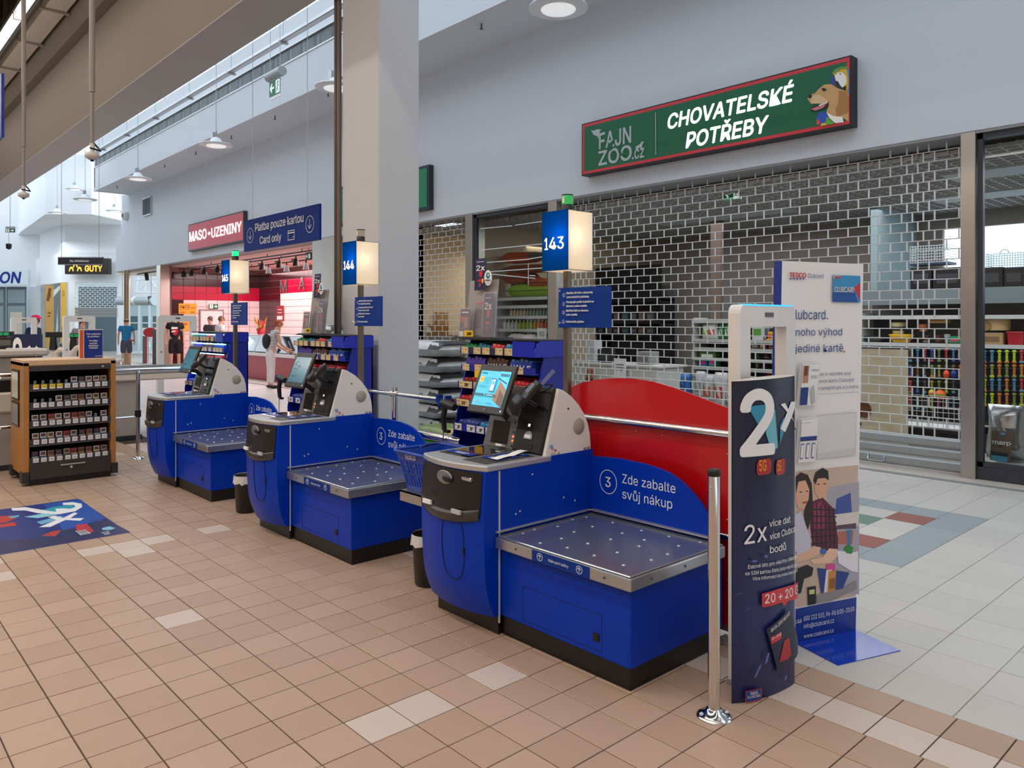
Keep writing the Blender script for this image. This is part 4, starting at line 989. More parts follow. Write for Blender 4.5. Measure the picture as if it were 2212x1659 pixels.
# waste bins
def bin_(p, label):
    t = thing('waste_bin', label, 'bin', p)
    B().lathe([(.078, 0), (.085, .01), (.10, .30), (.104, .302), (.10, .306), (.082, .012), (0, .012)], (0, 0, 0), 22).build('bin_body', M('16120F', .35), t, world=False)
    b = B()
    def ln(u, v):
        a = 2 * math.pi * u; w = .006 * math.sin(9 * a) + .004 * math.sin(17 * a)
        r = .103 + .006 * v + .003 * math.sin(13 * a) * v; return (r * math.cos(a), r * math.sin(a), .312 - .065 * v + w * v)
    b.grid(ln, 60, 4); b.build('liner', M('D6D4CF', .35, var=.1, scale=30), t, world=False)
bin_((2.705, 6.285, 0), 'black bin with white liner beside the middle checkout'); bin_((2.78, 3.80, 0), 'bin with white liner almost hidden behind the nearest checkout')
# curved advertising totem
class Curve(P2):
    """print on a bowed sheet: x runs along the arc"""
    def __init__(s, pts, z0, z1):
        P2.__init__(s, (0, 0, z0), XR, UP, 1, 1); s.p = [Vector((p[0], p[1], 0)) for p in pts]; s.z0, s.z1 = z0, z1
        L = [0]
        for a, c in zip(s.p[:-1], s.p[1:]): L.append(L[-1] + (c - a).length)
        s.L = L; s.w = L[-1]; s.h = z1 - z0
    def pt(s, x, y, k):
        d = min(max(x, 0), 1) * s.L[-1]
        for i in range(len(s.p) - 1):
            if d <= s.L[i + 1] + 1e-9: break
        f = (d - s.L[i]) / (s.L[i + 1] - s.L[i]); q = s.p[i].lerp(s.p[i + 1], f); e = (s.p[i + 1] - s.p[i]).normalized(); n = Vector((e.y, -e.x, 0))
        return Vector((q.x, q.y, s.z0 + y * s.h)) + n * (.0025 + .0001 * k)
    def text(s, mat, t, x, y, h, w=None, bold=0.0, align='l', shear=0.0):
        s.col(mat); vs, fs = text_geo(t, bold)
        x0 = min(v.x for v in vs); x1 = max(v.x for v in vs); ky = h / .70; kx = (ky * s.h / s.w) if w is None else w / (x1 - x0)
        sx = {'l': 0, 'c': -(x1 - x0) * kx / 2, 'r': -(x1 - x0) * kx}[align]
        P_ = [(x + sx + (v.x - x0) * kx, y + v.y * ky + shear * (v.x - x0) * kx) for v in vs]
        k0 = s.k
        for f in fs: s.k = k0 + vs[f[0]].z / .0004; s.cut([P_[i] for i in f])
        s.k = k0 + 8; return s
    def cut(s, pts):
        # splits a flat polygon at the bends of the sheet so that it follows the curve
        xs = [p[0] for p in pts]; n = 30
        for i in range(int(max(0, min(xs)) * n), min(n, int(max(xs) * n) + 1)):
            q = pts
            for lim, sg in ((i / n, 1), ((i + 1) / n, -1)):
                out = []
                for k in range(len(q)):
                    a, c = q[k], q[(k + 1) % len(q)]; da, dc = sg * (a[0] - lim), sg * (c[0] - lim)
                    if da >= 0: out.append(a)
                    if (da > 0 > dc) or (da < 0 < dc): f = da / (da - dc); out.append((lim, a[1] + (c[1] - a[1]) * f))
                q = out
                if len(q) < 3: break
            if len(q) >= 3: s.b.poly([s.pt(x, y, s.k) for x, y in q])
    def poly(s, mat, pts): s.col(mat); s.cut(list(pts)); return s
    def q(s, p):
        # nearest arc position whose vertical plane meets the ray
        d = ray(*p); best = None
        for i in range(401):
            g = s.pt(i / 400, 0, 0); k = (g.x * CA + g.y * SA); e = abs((g.x - d[0] * k)) + abs(g.y - d[1] * k)
            if best is None or e < best[0]: best = (e, i / 400, k)
        return (best[1], (EYE + d[2] * best[2] - s.z0) / s.h)
def smooth_arc(pts, n=8):
    P = [Vector(p).to_2d() if len(p) == 3 else Vector(p) for p in pts]; out = []
    P = [P[0] * 2 - P[1]] + P + [P[-1] * 2 - P[-2]]
    for i in range(1, len(P) - 2):
        for k in range(n):
            u = k / n; a, b_, c, d = P[i - 1], P[i], P[i + 1], P[i + 2]
            out.append(.5 * ((2 * b_) + (c - a) * u + (2 * a - 5 * b_ + 4 * c - d) * u * u + (3 * b_ - a - 3 * c + d) * u ** 3))
    out.append(P[-2]); return out
arc = smooth_arc([(2.843, 1.75), (2.897, 1.717), (2.965, 1.692), (3.042, 1.671), (3.129, 1.661), (3.197, 1.660), (3.236, 1.674), (3.246, 1.70)], 6)
back = smooth_arc([(3.246, 1.70), (3.19, 1.735), (3.10, 1.755), (2.98, 1.765), (2.89, 1.762), (2.843, 1.75)], 5)
t = thing('advertising_totem', 'tall dark blue curved advertising totem beside the chrome post', 'display', (3.04, 1.73, 0))
TB = bpy.data.materials.new('totem_print'); TB.use_nodes = True
nt = TB.node_tree; bs = nt.nodes['Principled BSDF']; g = nt.nodes.new('ShaderNodeNewGeometry'); sx = nt.nodes.new('ShaderNodeSeparateXYZ'); mr = nt.nodes.new('ShaderNodeMapRange'); cr_ = nt.nodes.new('ShaderNodeValToRGB')
nt.links.new(g.outputs['Position'], sx.inputs[0]); nt.links.new(sx.outputs['Z'], mr.inputs[0]); mr.inputs[2].default_value = 1.36; nt.links.new(mr.outputs[0], cr_.inputs[0])
for i, (pos, h) in enumerate(((0, '1B1D4A'), (.25, '1E2C66'), (.5, '1C2350'), (.72, '15193A'), (1, '171A33'))):
    e = cr_.color_ramp.elements[i] if i < 2 else cr_.color_ramp.elements.new(pos); e.position = pos; e.color = lin(h)
nt.links.new(cr_.outputs[0], bs.inputs['Base Color']); bs.inputs['Roughness'].default_value = .35
ring_pts = arc + back[1:-1]; b = B(); n = len(ring_pts); ztop = 1.362
vs = [(p.x, p.y, 0.0) for p in ring_pts] + [(p.x, p.y, ztop - .012 * (1 - ((p.x - 2.843) / .39))) for p in ring_pts]
b.add(vs, [(i, (i + 1) % n, (i + 1) % n + n, i + n) for i in range(n)], True); b.build('curved_board', TB, t)
b = B().poly([vs[n + i] for i in range(n)]); b.build('top_edge', M('CFC8BE', .6), t)
P = Curve(arc, 0, 1.362); W = M('E9EBF0', .4, var=0); ca = crop(1540, 560, 1394 / 420.); cb = crop(1540, 1000, 1244 / 420.)
TEAL, TEAL2 = M('2F8FB5', .4, var=.05), M('6BB8CC', .4, var=.05)
P.pp(TEAL, [ca(*q) for q in ((250, 1060), (300, 1050), (390, 1040), (420, 1070), (400, 1130), (320, 1180))]).pp(TEAL2, [ca(*q) for q in ((400, 1060), (445, 1080), (465, 1350), (420, 1380), (380, 1250))]).pp(TEAL, [ca(*q) for q in ((480, 1190), (510, 1130), (520, 1200), (480, 1330))])
def strip(mat, cl, cr2, cf=ca):
    for i in range(len(cl) - 1): P.pp(mat, [cf(*cl[i]), cf(*cl[i + 1]), cf(*cr2[i + 1]), cf(*cr2[i])])
a, c, d_ = P.q(ca(192, 1403)), P.q(ca(444, 1403)), P.q(ca(192, 955)); P.text(W, '2', a[0], a[1], d_[1] - a[1], c[0] - a[0], .05)
P.pp(W, [ca(*q) for q in ((484, 1040), (515, 1030), (592, 1215), (560, 1235))]).pp(W, [ca(*q) for q in ((558, 1022), (592, 1018), (516, 1240), (482, 1215))])
# two plain red badges with the lettering
for dx, sc_ in ((0, 1.0), (130, .62)):
    f = lambda x, y: ca(330 + dx + (x - 330) * sc_, y)
    P.pp(M('A9282C', .4), [f(*q) for q in ((312, 1470), (325, 1440), (405, 1425), (420, 1450), (415, 1520), (400, 1540), (325, 1550), (312, 1530))]); P.text(M('E9A21E', .4), '5G', P.q(f(330, 1515))[0], P.q(f(365, 1515))[1], .033, .09 * sc_, .03)
def tq(mat, s_, p0, p1, p2, bold=0, cf=cb):
    a, c, d = P.q(cf(*p0)), P.q(cf(*p1)), P.q(cf(*p2)); sl = (c[1] - a[1]) / max(1e-6, c[0] - a[0])
    P.text(mat, s_, a[0], a[1], d[1] - a[1], c[0] - a[0], bold, 'l', sl)
P.flush('badge_print', t)
tq(W, '2x', (198, 520), (342, 495), (198, 400), .01); tq(W, 'více dat', (355, 408), (490, 378), (355, 366), .01); tq(W, 'více Clubcard', (358, 490), (600, 425), (358, 448), .01); tq(W, 'bodů', (358, 575), (458, 552), (358, 530), .01)
tq(W, 'Datové léto pro všechny zákazníky O', (218, 675), (520, 590), (218, 650)); tq(W, 'se SIM kartou Data jsou nejvíc od Tes', (200, 715), (520, 640), (200, 692)); tq(W, 'Více informací na www.tescomobile', (245, 748), (520, 680), (245, 726))
P.flush('lettering', t)
P.pp(M('C8323E', .4), [cb(*q) for q in ((303, 832), (410, 800), (516, 748), (516, 850), (470, 878), (445, 912), (430, 888), (312, 920), (303, 905))]); tq(W, '20 + 20 GB', (322, 895), (514, 812), (322, 838), .02)
P.pp(M('1A2140', .4), [cb(*q) for q in ((330, 1060), (475, 930), (520, 1190), (405, 1345))]); tq(W, 'DATA JSOU NEJVÍC', (360, 1078), (478, 965), (360, 1055), .01)
P.pp(M('C8323E', .4), [cb(*q) for q in ((358, 1110), (420, 1075), (425, 1115), (362, 1155))]); tq(W, '20 + 20 GB', (362, 1130), (422, 1095), (362, 1112), .01)
P.pp(M('A9282C', .4), [cb(*q) for q in ((408, 1270), (440, 1130), (470, 1110), (485, 1220), (460, 1250))])
P.flush('offer_print', t)
for q in ((120, 845, 165, 830), (190, 945, 220, 920), (250, 1370, 285, 1290), (318, 1280, 335, 1215), (232, 625, 258, 632), (440, 1390, 446, 1360), (312, 590, 325, 605)):
    a, c = P.q(cb(q[0], q[1])), P.q(cb(q[2], q[3])); P.poly(M('5E6CB8', .4), [a, (a[0] + .03, a[1] + .004), (c[0] + .03, c[1] + .004), c])
P.pp(M('B8324A', .4), [cb(*q) for q in ((196, 1450), (298, 1433), (298, 1505), (196, 1524))]).pp(M('123C86', .4), [cb(*q) for q in ((200, 1454), (294, 1438), (294, 1500), (200, 1520))])
tq(W, 'TESCO', (225, 1476), (272, 1467), (225, 1460), .02); tq(W, 'CLUBCARD', (208, 1498), (288, 1484), (208, 1482))
stuffed(P.b.build('streaks_and_logo', P.mats, t))
# loyalty card standee with a floor plate
A0 = onZ(1848, 1362); d = Vector((-.945, .326, 0)).normalized(); nrm = Vector((-d.y, d.x, 0))
if nrm.dot(A0) > 0: nrm = -nrm
t = thing('loyalty_card_standee', 'white and blue loyalty card standee with blue floor plate, behind the curved totem', 'display', (3.72, 1.82, 0))
wS = .535; hS = 1.895; LEAN = nrm * .05
Lw = A0 + d * wS
B().obox(Lw, -d * wS, -nrm * .012, Vector((0, 0, hS)) + LEAN).build('board', M('E9EAEC', .35, var=.01), t)
B().obox(Lw + d * .004, -d * .004, -nrm * .05, Vector((0, 0, hS)) + LEAN).build('edge_strip', M('0A2A86', .4), t)
B().obox(Lw - d * .13, -d * (wS - .13), nrm * .27, (0, 0, .004)).build('floor_plate', M('0438B0', .12, coat=.3), t)
UPL = (Vector((0, 0, hS)) + LEAN); hL = UPL.length; UPL.normalize(); P = P2(Lw + nrm * .0015, -d, UPL, wS, hL, .0001); KB = M('0A3390', .35); NB = M('1C3B86', .4)
P.rect(KB, 0, 0, 1, P.q((1850, 1290))[1])
yb, yt = P.q((1850, 1287))[1], P.q((1850, 1005))[1]
def SP(h, *pts, cf=cb): P.pp(M(h, .45, var=.06), [cf(*q) for q in pts])
P.rect(M('C9B3A4', .45), .05, yb, .985, yt)
SP('A9A7B4', (720, 160), (935, 120), (935, 840), (800, 840)); SP('3E55A0', (790, 230), (880, 190), (890, 330), (780, 330)); SP('D8D2D0', (780, 330), (935, 310), (930, 400), (790, 400)); SP('55454C', (790, 400), (915, 385), (915, 420), (790, 425)); SP('B46A5C', (800, 440), (900, 430), (890, 520), (800, 520)); SP('4A78A8', (850, 430), (885, 425), (880, 530), (860, 530))
SP('5E1F38', (625, 250), (700, 220), (770, 290), (800, 480), (800, 560), (640, 560), (620, 400)); SP('8E2C54', (640, 270), (690, 240), (720, 300), (720, 420), (650, 430))
for i in range(6): SP('2A1530', (630 + i * 28, 250 + i * 8), (638 + i * 28, 250 + i * 8), (642 + i * 28, 555), (634 + i * 28, 555))
for i in range(6): SP('2A1530', (625, 290 + i * 45), (790, 300 + i * 40), (792, 308 + i * 40), (625, 299 + i * 45))
SP('D9A88C', (645, 130), (660, 95), (700, 90), (732, 105), (735, 160), (715, 215), (680, 230), (650, 190)); SP('241A18', (640, 110), (655, 60), (700, 30), (735, 50), (740, 110), (715, 95), (668, 100), (655, 140))
SP('2A1C1A', (525, 90), (560, 60), (605, 75), (630, 130), (640, 300), (600, 450), (580, 330), (590, 200), (560, 110), (530, 200)); SP('E0B196', (530, 190), (545, 120), (590, 110), (615, 170), (610, 230), (580, 300), (545, 290), (528, 240)); SP('B5524E', (570, 248), (600, 242), (598, 258), (572, 262))
for (x, y) in ((560, 185), (600, 180), (672, 135), (712, 132)): SP('2A1D1C', (x - 12, y), (x, y - 4), (x + 12, y), (x, y + 5))
SP('C9CCE0', (525, 330), (560, 310), (600, 420), (620, 470), (625, 560), (540, 600), (525, 560)); SP('E2B79E', (525, 590), (600, 560), (640, 530), (690, 540), (680, 580), (620, 610), (525, 640)); SP('E8C2A8', (620, 620), (700, 600), (740, 545), (795, 550), (790, 600), (745, 640), (640, 645)); SP('2F6FC0', (680, 555), (715, 545), (722, 575), (690, 585))
SP('E4E4EC', (790, 560), (900, 570), (925, 560), (925, 700), (880, 690), (800, 640)); SP('1C3F86', (665, 670), (870, 700), (820, 820), (690, 830)); SP('D64B9A', (722, 650), (780, 640), (778, 680), (722, 685)); SP('E9DCE4', (722, 685), (760, 680), (740, 850), (705, 840)); SP('C98B3E', (735, 690), (785, 685), (775, 865), (725, 870)); SP('8A5A22', (742, 740), (780, 735), (776, 800), (738, 805))
SP('1A1A1E', (525, 680), (600, 650), (640, 670), (630, 720), (580, 740), (560, 830), (525, 840)); SP('16161A', (600, 795), (655, 785), (655, 900), (605, 910)); SP('C9D88A', (612, 812), (646, 806), (646, 836), (612, 840)); SP('8E8A8C', (660, 840), (830, 800), (915, 750), (915, 800), (760, 880), (660, 900)); SP('2F8A3A', (835, 545), (860, 520), (895, 540), (885, 580), (850, 575))
def st(mat, s_, p0, p1, p2, cf=cb, bold=0): P.tp(mat, s_, cf(*p0), cf(*p1), cf(*p2), bold)
P.flush('photo_print', t)
st(W, '800 222 555, Po-Pá 8:00-20:00', (577, 1010), (900, 925), (577, 980)); st(W, 'info@clubcard.cz', (577, 1058), (770, 1005), (577, 1030)); st(W, 'www.clubcard.cz', (577, 1120), (768, 1065), (577, 1095)); st(W, 'cká', (528, 1025), (562, 1015), (528, 998))
st(NB, 'lubcard.', (588, 430), (818, 430), (588, 362), ca); st(NB, 'noho výhod', (588, 548), (920, 548), (588, 495), ca); st(NB, 'jediné kartě', (582, 668), (928, 668), (582, 612), ca); st(PRED, '.', (930, 668), (943, 668), (930, 600), ca)
GT = M('4C5A7E', .4)
st(GT, 'Zde si vezměte svojí', (745, 836), (985, 832), (745, 812), ca); st(GT, 'novou kartu Clubcard', (745, 885), (1003, 877), (745, 860), ca); st(GT, 'a zaregistrujte si ji online.', (745, 936), (1042, 922), (745, 912), ca)
P.pp(M('9AA0A8', .4), [ca(*q) for q in ((600, 975), (1040, 948), (1040, 951), (600, 978))])
st(PRED, 'TESCO', (541, 130), (659, 132), (541, 95), ca, .02); st(M('3A4A86', .4), 'Clubcard', (673, 132), (786, 136), (673, 102), ca)
for i in range(5): P.pp(NB, [ca(x, y) for x, y in ((545 + i * 23, 136), (561 + i * 23, 137), (555 + i * 23, 145), (541 + i * 23, 144))])
P.flush('lettering', t)
P.pp(M('2F8FCB', .3), [ca(*q) for q in ((853, 114), (1050, 120), (1050, 310), (850, 306))]).pp(M('0A4FA0', .3), [ca(*q) for q in ((850, 240), (1000, 200), (1030, 300), (1040, 310), (850, 306))]).pp(PRED, [ca(*q) for q in ((1048, 165), (1005, 208), (1046, 300))])
st(W, 'CLUBCARD', (862, 235), (1002, 235), (862, 198), ca, .01); P.pp(M('E9EAEC', .4), [ca(*q) for q in ((860, 118), (908, 120), (908, 140), (860, 138))]); st(PRED, 'TESCO', (863, 137), (905, 138), (863, 122), ca, .02)
P.flush('card_print', t)
P.pp(M('C9CDD0', .3), [ca(*q) for q in ((742, 1120), (1022, 1095), (1018, 1400), (738, 1430))]).pp(M('D6D9DB', .3), [ca(*q) for q in ((750, 1125), (1015, 1103), (1010, 1350), (745, 1390))])
P.b.build('print', P.mats, t)
# leaflet holders on the standee
for (y0, y1, k) in ((P.q(ca(700, 1050))[1], P.q(ca(700, 740))[1], 0), (P.q(ca(700, 1450))[1], P.q(ca(700, 1130))[1], 1)):
    o = Lw + nrm * .02 + LEAN * y0 - d * (P.q(ca(596, 900))[0] * wS); B().obox(o + Vector((0, 0, y0 * hS)), -d * .118, nrm * -.018, Vector((0, 0, (y1 - y0) * hS)) + nrm * .025).build('leaflet_holder', M('E2E4E6', .25), t)
    p = P2(o + nrm * .003 + Vector((0, 0, y0 * hS)), -d, (Vector(UP) + nrm * (.025 / ((y1 - y0) * hS))).normalized(), .110, (y1 - y0) * hS, .0006)
    p.rect(M('EDEFF0', .4), .02, .02, .98, .98)
    if k == 0: p.rect(M('B98A72', .4), .06, .55, .4, .95).rect(M('6A4438', .4), .12, .72, .32, .94).rect(NB, .02, .04, .45, .45).text(NB, 'Clubcard', .55, .82, .05, .4).rect(GT, .5, .7, .9, .71).rect(GT, .5, .66, .9, .67).poly(M('B8BDC4', .4), [(.55, .4), (.75, .5), (.9, .1), (.7, .04)])
    else: p.rect(M('9FB0D0', .4), .06, .9, .6, .91).rect(NB, .02, .5, .98, .6); [p.rect(M('5A78B8', .4), x, .1, x + .18, .45).rect(M('EDEFF0', .4), x + .02, .13, x + .16, .42) for x in (.08, .40, .72)]
    p.b.build('leaflet', p.mats, t)
# anti theft gates
GATE = M('DCDAD8', .35, var=.02)
def eas_gate(x0, x1, y, label, strip=False, z1=1.70, tone=GATE, D=.05):
    t = thing('security_gate', label, 'gate', ((x0 + x1) / 2, y, 0), 'anti theft gates'); w = (x1 - x0)
    sh = lambda e, zt: [(-w / 2 + e, .0), (-w / 2 + e, zt - .04)] + [(-w / 2 + e + .04 - .04 * math.cos(a), zt - .04 + .04 * math.sin(a)) for a in (.4, .8, 1.2)] + [(-w / 2 + e + .04, zt)]
    l = sh(0, z1); ri = [(-x, z) for x, z in l[::-1]]
    iw = w / 2 - .085; zi = z1 - .10
    outer = l + ri; inner = [(iw, .35), (iw, zi), (-iw, zi), (-iw, .35)]
    b = B()
    b.prism([(-w / 2, -D, 0), (w / 2, -D, 0), (w / 2, -D, .35), (-w / 2, -D, .35)][::-1], (0, 2 * D, 0))
    b.prism([(-w / 2, -D, .35), (-iw, -D, .35), (-iw, -D, zi), (-w / 2, -D, zi)][::-1], (0, 2 * D, 0)); b.prism([(iw, -D, .35), (w / 2, -D, .35), (w / 2, -D, zi), (iw, -D, zi)][::-1], (0, 2 * D, 0))
    b.prism(([(-w / 2, -D, zi), (w / 2, -D, zi)] + [(x, -D, z) for x, z in ri[::-1] if z > zi] + [(x, -D, z) for x, z in l[::-1] if z > zi])[::-1], (0, 2 * D, 0))
    b.build('frame', tone, t, world=False)
    B().cbox((0, -D - .001, z1 - .045), (.07, .006, .02)).build('badge', M('4A4C50', .4), t, world=False)
    if strip: B().box(-w / 2 + .03, w / 2 - .03, -D - .002, -D + .02, z1 - .006, z1 + .002).build('light_strip', M('3FB8E8', .3, emit=.9, var=0), t, world=False)
    for s in (-1, 1): B().cbox((s * (w / 2 - .045), -D - .001, 1.13), (.012, .006, .03)).build('sensor', BLACK, t, world=False)
    B().box(-w / 2 - .01, w / 2 + .005, -.035, .035, 0, .02).build('foot', M('8E8E90', .4), t, world=False)
eas_gate(2.995, 3.487, 1.83, 'white security gate with blue light strip behind the curved totem', True, 1.677, GATE, .03)
eas_gate(3.97, 4.56, 12.55, 'grey security gate nearest the farthest checkout')
eas_gate(3.10, 3.58, 14.55, 'grey security gate behind the blue and orange notice on the cabinet')
eas_gate(2.68, 3.09, 16.55, 'grey security gate at the far left, farthest of the row', z1=1.68)
# snack racks
RB = M('0A1E96', .4, var=.05); TAN = M('D9C08F', .5, var=.04); CARDY = M('F0C418', .5)
def carton(name, p, d, cols, label, group, flap=True, txt=None):
    t = thing(name, label, 'box', p, group)
    m1, m2 = M(cols[0], .45, var=.05), M(cols[1], .45, var=.05)
    B().box(-d[0] / 2, d[0] / 2, -d[1] / 2, d[1] / 2, 0, d[2]).box(d[0] / 2 - .004, d[0] / 2, -d[1] / 2, d[1] / 2, d[2], d[2] * 1.5).build('tray', m1, t, world=False)
    b = B(); n = max(2, int(d[1] / .035))
    for i in range(n): b.box(-d[0] / 2 + .01, d[0] / 2 - .02, -d[1] / 2 + (i + .12) * d[1] / n, -d[1] / 2 + (i + .88) * d[1] / n, d[2] * .5, d[2] * (1.12 + .1 * ((i * 7) % 3)))
    stuffed(b.build('packets', m2, t, world=False))
    if txt:
        b = B(); T(b, txt, (-d[0] / 2 - .001, d[1] / 2 - .01, d[2] * .3), XR, UP, d[2] * .4, w=d[1] - .02, bold=.03); b.build('lettering', PWHITE, t, world=False)
    return t
SC = [('2E8B57', '1F6B45'), ('2A7F8E', '1E5F7A'), ('C8323E', 'E06A6A'), ('1F7FB8', '58A9D0'), ('4A3AA0', '6A5AC0'), ('4A3428', '7A5A48'), ('1B3FA8', '5F8FD0'), ('B01E2A', 'D84A4A'), ('7A1F1F', 'B83A3A'), ('2F3A86', '6A78C0')]
SCN = ['green', 'teal', 'red', 'light blue', 'violet', 'brown', 'blue', 'dark red', 'maroon', 'indigo']
def snack_rack(yr, yl, label, rn, full):
    xb = 3.70; t = thing('snack_rack', label, 'rack', (3.5, (yr + yl) / 2, 0), 'blue snack racks behind the checkouts'); w = yl - yr; nm = rn
    prf = [(xb, 0.0), (3.36, 0.0), (3.355, .80), (3.52, 1.47), (xb, 1.47)]
    for y in (yr, yl - .012): B().prism([(x, y, z) for x, z in prf], (0, .012, 0)).build('side_panel', RB, t)
    B().box(xb - .012, xb, yr, yl, .05, 1.47).build('back_panel', RB, t)
    B().box(3.44, xb, yr - .0, yl, 1.472, 1.482).build('top_plate', M('202226', .4), t)
    q = [(3.40, 1.37), (3.40, 1.41), (3.42, 1.455), (3.46, 1.475), (xb, 1.475), (xb, 1.37)]
    B().prism([(x, yr - .014, z) for x, z in q], (0, .012, 0)).build('end_panel', M('0A22B0', .35), t)
    B().box(3.40, 3.41, yr - .002, yr + .20, 1.37, 1.47).build('end_panel', M('0A22B0', .35), t)
    SH = [(1.375, 3.42), (1.255, 3.43), (1.135, 3.40), (1.01, 3.375), (.84, 3.36)]
    for si, (z, xf_) in enumerate(SH):
        sh = B().box(xf_, xb - .012, yr + .012, yl - .012, z, z + .008).box(xf_ - .006, xf_, yr + .012, yl - .012, z - .002, z + .045).build('shelf', M('24264A', .4) if si in (0,) else RB, t)
        y = yl - .03; k = 0; rr = random.Random(si + int(yr * 10))
        while y > yr + .12 and not (si == 0 and y < yr + .22):
            ww = rr.choice((.075, .085, .14)) if si > 1 else .075
            big = si in (1,) and k in (1, 2)
            card = B().box(xf_ - .009, xf_ - .006, y - ww, y, z - (.045 if big else .0), z + .047).build('price_card', CARDY if (big or (si == 3 and k == 1)) else (M('D6D6DA', .5) if si == 4 and full else TAN), sh)
            p = P2((xf_ - .0095, y, z), XR, UP, ww, .045, .0003)
            if big: p.rect(TAN, .1, .15, .9, .95)
            if ww > .1 or si == 4: p.text(BLACK, {2: '20', 4: '23'}.get(si, '15') if k < 2 else '19', .45, .3, .45, .25, .03).text(BLACK, '90', .74, .55, .22, .12)
            p.rect(M('6E5E46', .5), .08, .7, .3, .78).rect(M('6E5E46', .5), .08, .15, .35, .22).rect(M('6E5E46', .5), .6, .65, .85, .75 if ww < .1 else .66); p.b.build('print', p.mats, card)
            y -= ww + rr.choice((.02, .06)); k += 1
        n = {0: 4, 1: 3, 2: 2, 3: 3, 4: 3}[si]; ww = (w - .08 - (.12 if si == 0 else 0)) / n
        for k in range(n):
            ci = {0: [0, 1, 2, 3], 1: [4, 5, 6], 2: [8, 7], 3: [7, 2, 8], 4: [9, 3, 6]}[si][k % 4]
            yy = yl - .03 - ww * (k + .5); hh = .05 if si in (0, 2, 3, 4) else .07
            carton('candy_box', (xf_ + .10, yy, z + .0085), (.17, ww * .9, hh), SC[ci], '%s candy box, %s from the left, %s shelf of the %s snack rack' % (SCN[ci], ORD[k], ['top', 'second', 'third', 'fourth', 'lowest'][si], nm), 'candy boxes on the snack racks', txt='HALLS' if si == 1 and k in (1, 2) and full else None)
    if not full:
        for z, x_ in ((1.46, 3.43), (1.35, 3.43), (1.235, 3.41), (1.11, 3.385), (.99, 3.37)): B().box(x_, x_ + .02, yr + .02, yl - .02, z - .012, z - .004).build('led_strip', M('8FE0FF', .3, emit=9.0, var=0), t)
    return t
snack_rack(3.52, 4.30, 'blue snack rack with candy boxes behind the nearest checkout', 'nearest', True)
snack_rack(5.95 - .05, 6.86, 'blue snack rack left of the thick column, behind the middle checkout', 'middle', True)
snack_rack(8.55, 9.60, 'blue snack rack glowing behind the farthest checkout', 'farthest', False)
# leaflet stands on top of two racks
def leaflet_stand(yc, label, full):
    x = 3.55; t = thing('leaflet_stand', label, 'leaflet stand', (x, yc, 1.482))
    L = lambda b, n, m, p=None: b.build(n, m, p or t, world=False)
    G_ = M('A49C96', .45, .2)
    b = B().obox((0, .30, 0), (0, -.32, 0), (.004, 0, 0), (.05, 0, .42)); L(b, 'back_board', G_); L(B().box(-.10, .10, -.12, .32, 0, .008), 'base', M('3A3C42', .4))
    cl = M('C9C6CE', .1, alpha=.35, var=0)
    def holder(y, z, w, h, xo, mid, prt):
        o = Vector((xo, y, z)); L(B().obox(o, (0, -w, 0), (.035, 0, 0), (.02, 0, h)), 'holder', cl)
        p = P2(o + Vector((.006, -.008, .01)), XR, (Vector((.02, 0, h))).normalized(), w - .016, h - .02, .0005)
        prt(p); L(p.b, 'leaflet', p.mats)
    DK = M('1C1A4A', .4)
    def pr1(p): p.rect(DK, 0, 0, 1, 1).text(PWHITE, '2x', .12, .62, .16, .76, .04).poly(PRED, [(.35, .6), (.7, .6), (.62, .42), (.42, .42)]).rect(PRED, .3, .27, .7, .34).rect(M('B7A6C8', .4), .15, .88, .8, .91).rect(M('8A3A5A', .4), .4, .1, .62, .22)
    def pr2(p): p.rect(M('4A2A2C', .4), 0, 0, 1, 1).rect(PRED, .08, .5, .42, .72).rect(M('A8886A', .4), .45, .3, .8, .7).rect(PWHITE, .15, .85, .85, .9)
    def pr3(p): p.rect(M('8A7A74', .4), 0, 0, 1, 1).rect(M('5A4048', .4), .1, .2, .9, .8).rect(PRED, 0, .94, 1, 1)
    holder(.19, .01, .10, .26, -.02, 0, pr3); holder(.08, .01, .115, .32, -.03, 0, pr1); holder(.30, .01, .13, .21, -.07, 0, pr2)
    b = B().box(-.075, -.07, .12, .22, .012, .055); L(b, 'price_card', CARDY); p = P2((-.076, .22, .012), XR, UP, .10, .043, .0004); p.text(BLACK, '249' if full else '199', .35, .25, .5, .5, .03); L(p.b, 'print', p.mats)
    L(B().box(-.075, -.07, .23, .275, .012, .05), 'price_card', M('D8D4D4', .5))
    p = P2((.005, .20, .345), XR, (.06, 0, 1), .125, .23, .0006); pr1(p); p.rect(YEL, .68, .22, .82, .36); L(p.b, 'poster', p.mats)
    b = B(); disc(b, (-.005, .035, .43), XR, UP, .042, 22, .055); L(b, 'round_card', PWHITE); p = P2((-.006, .075, .38), XR, UP, .08, .10, .0005); p.ell(M('1F7F9E', .4), .5, .66, .27, .22).ell(PWHITE, .56, .7, .1, .08).text(M('2A4A86', .4), 'TESCO', .14, .28, .1, .72, .02).text(M('2A4A86', .4), 'mobile', .22, .1, .08, .56); L(p.b, 'print', p.mats)
leaflet_stand(4.10, 'clear leaflet stand with dark posters on top of the nearest snack rack', True)
leaflet_stand(6.52, 'clear leaflet stand with dark posters on top of the middle snack rack', False)
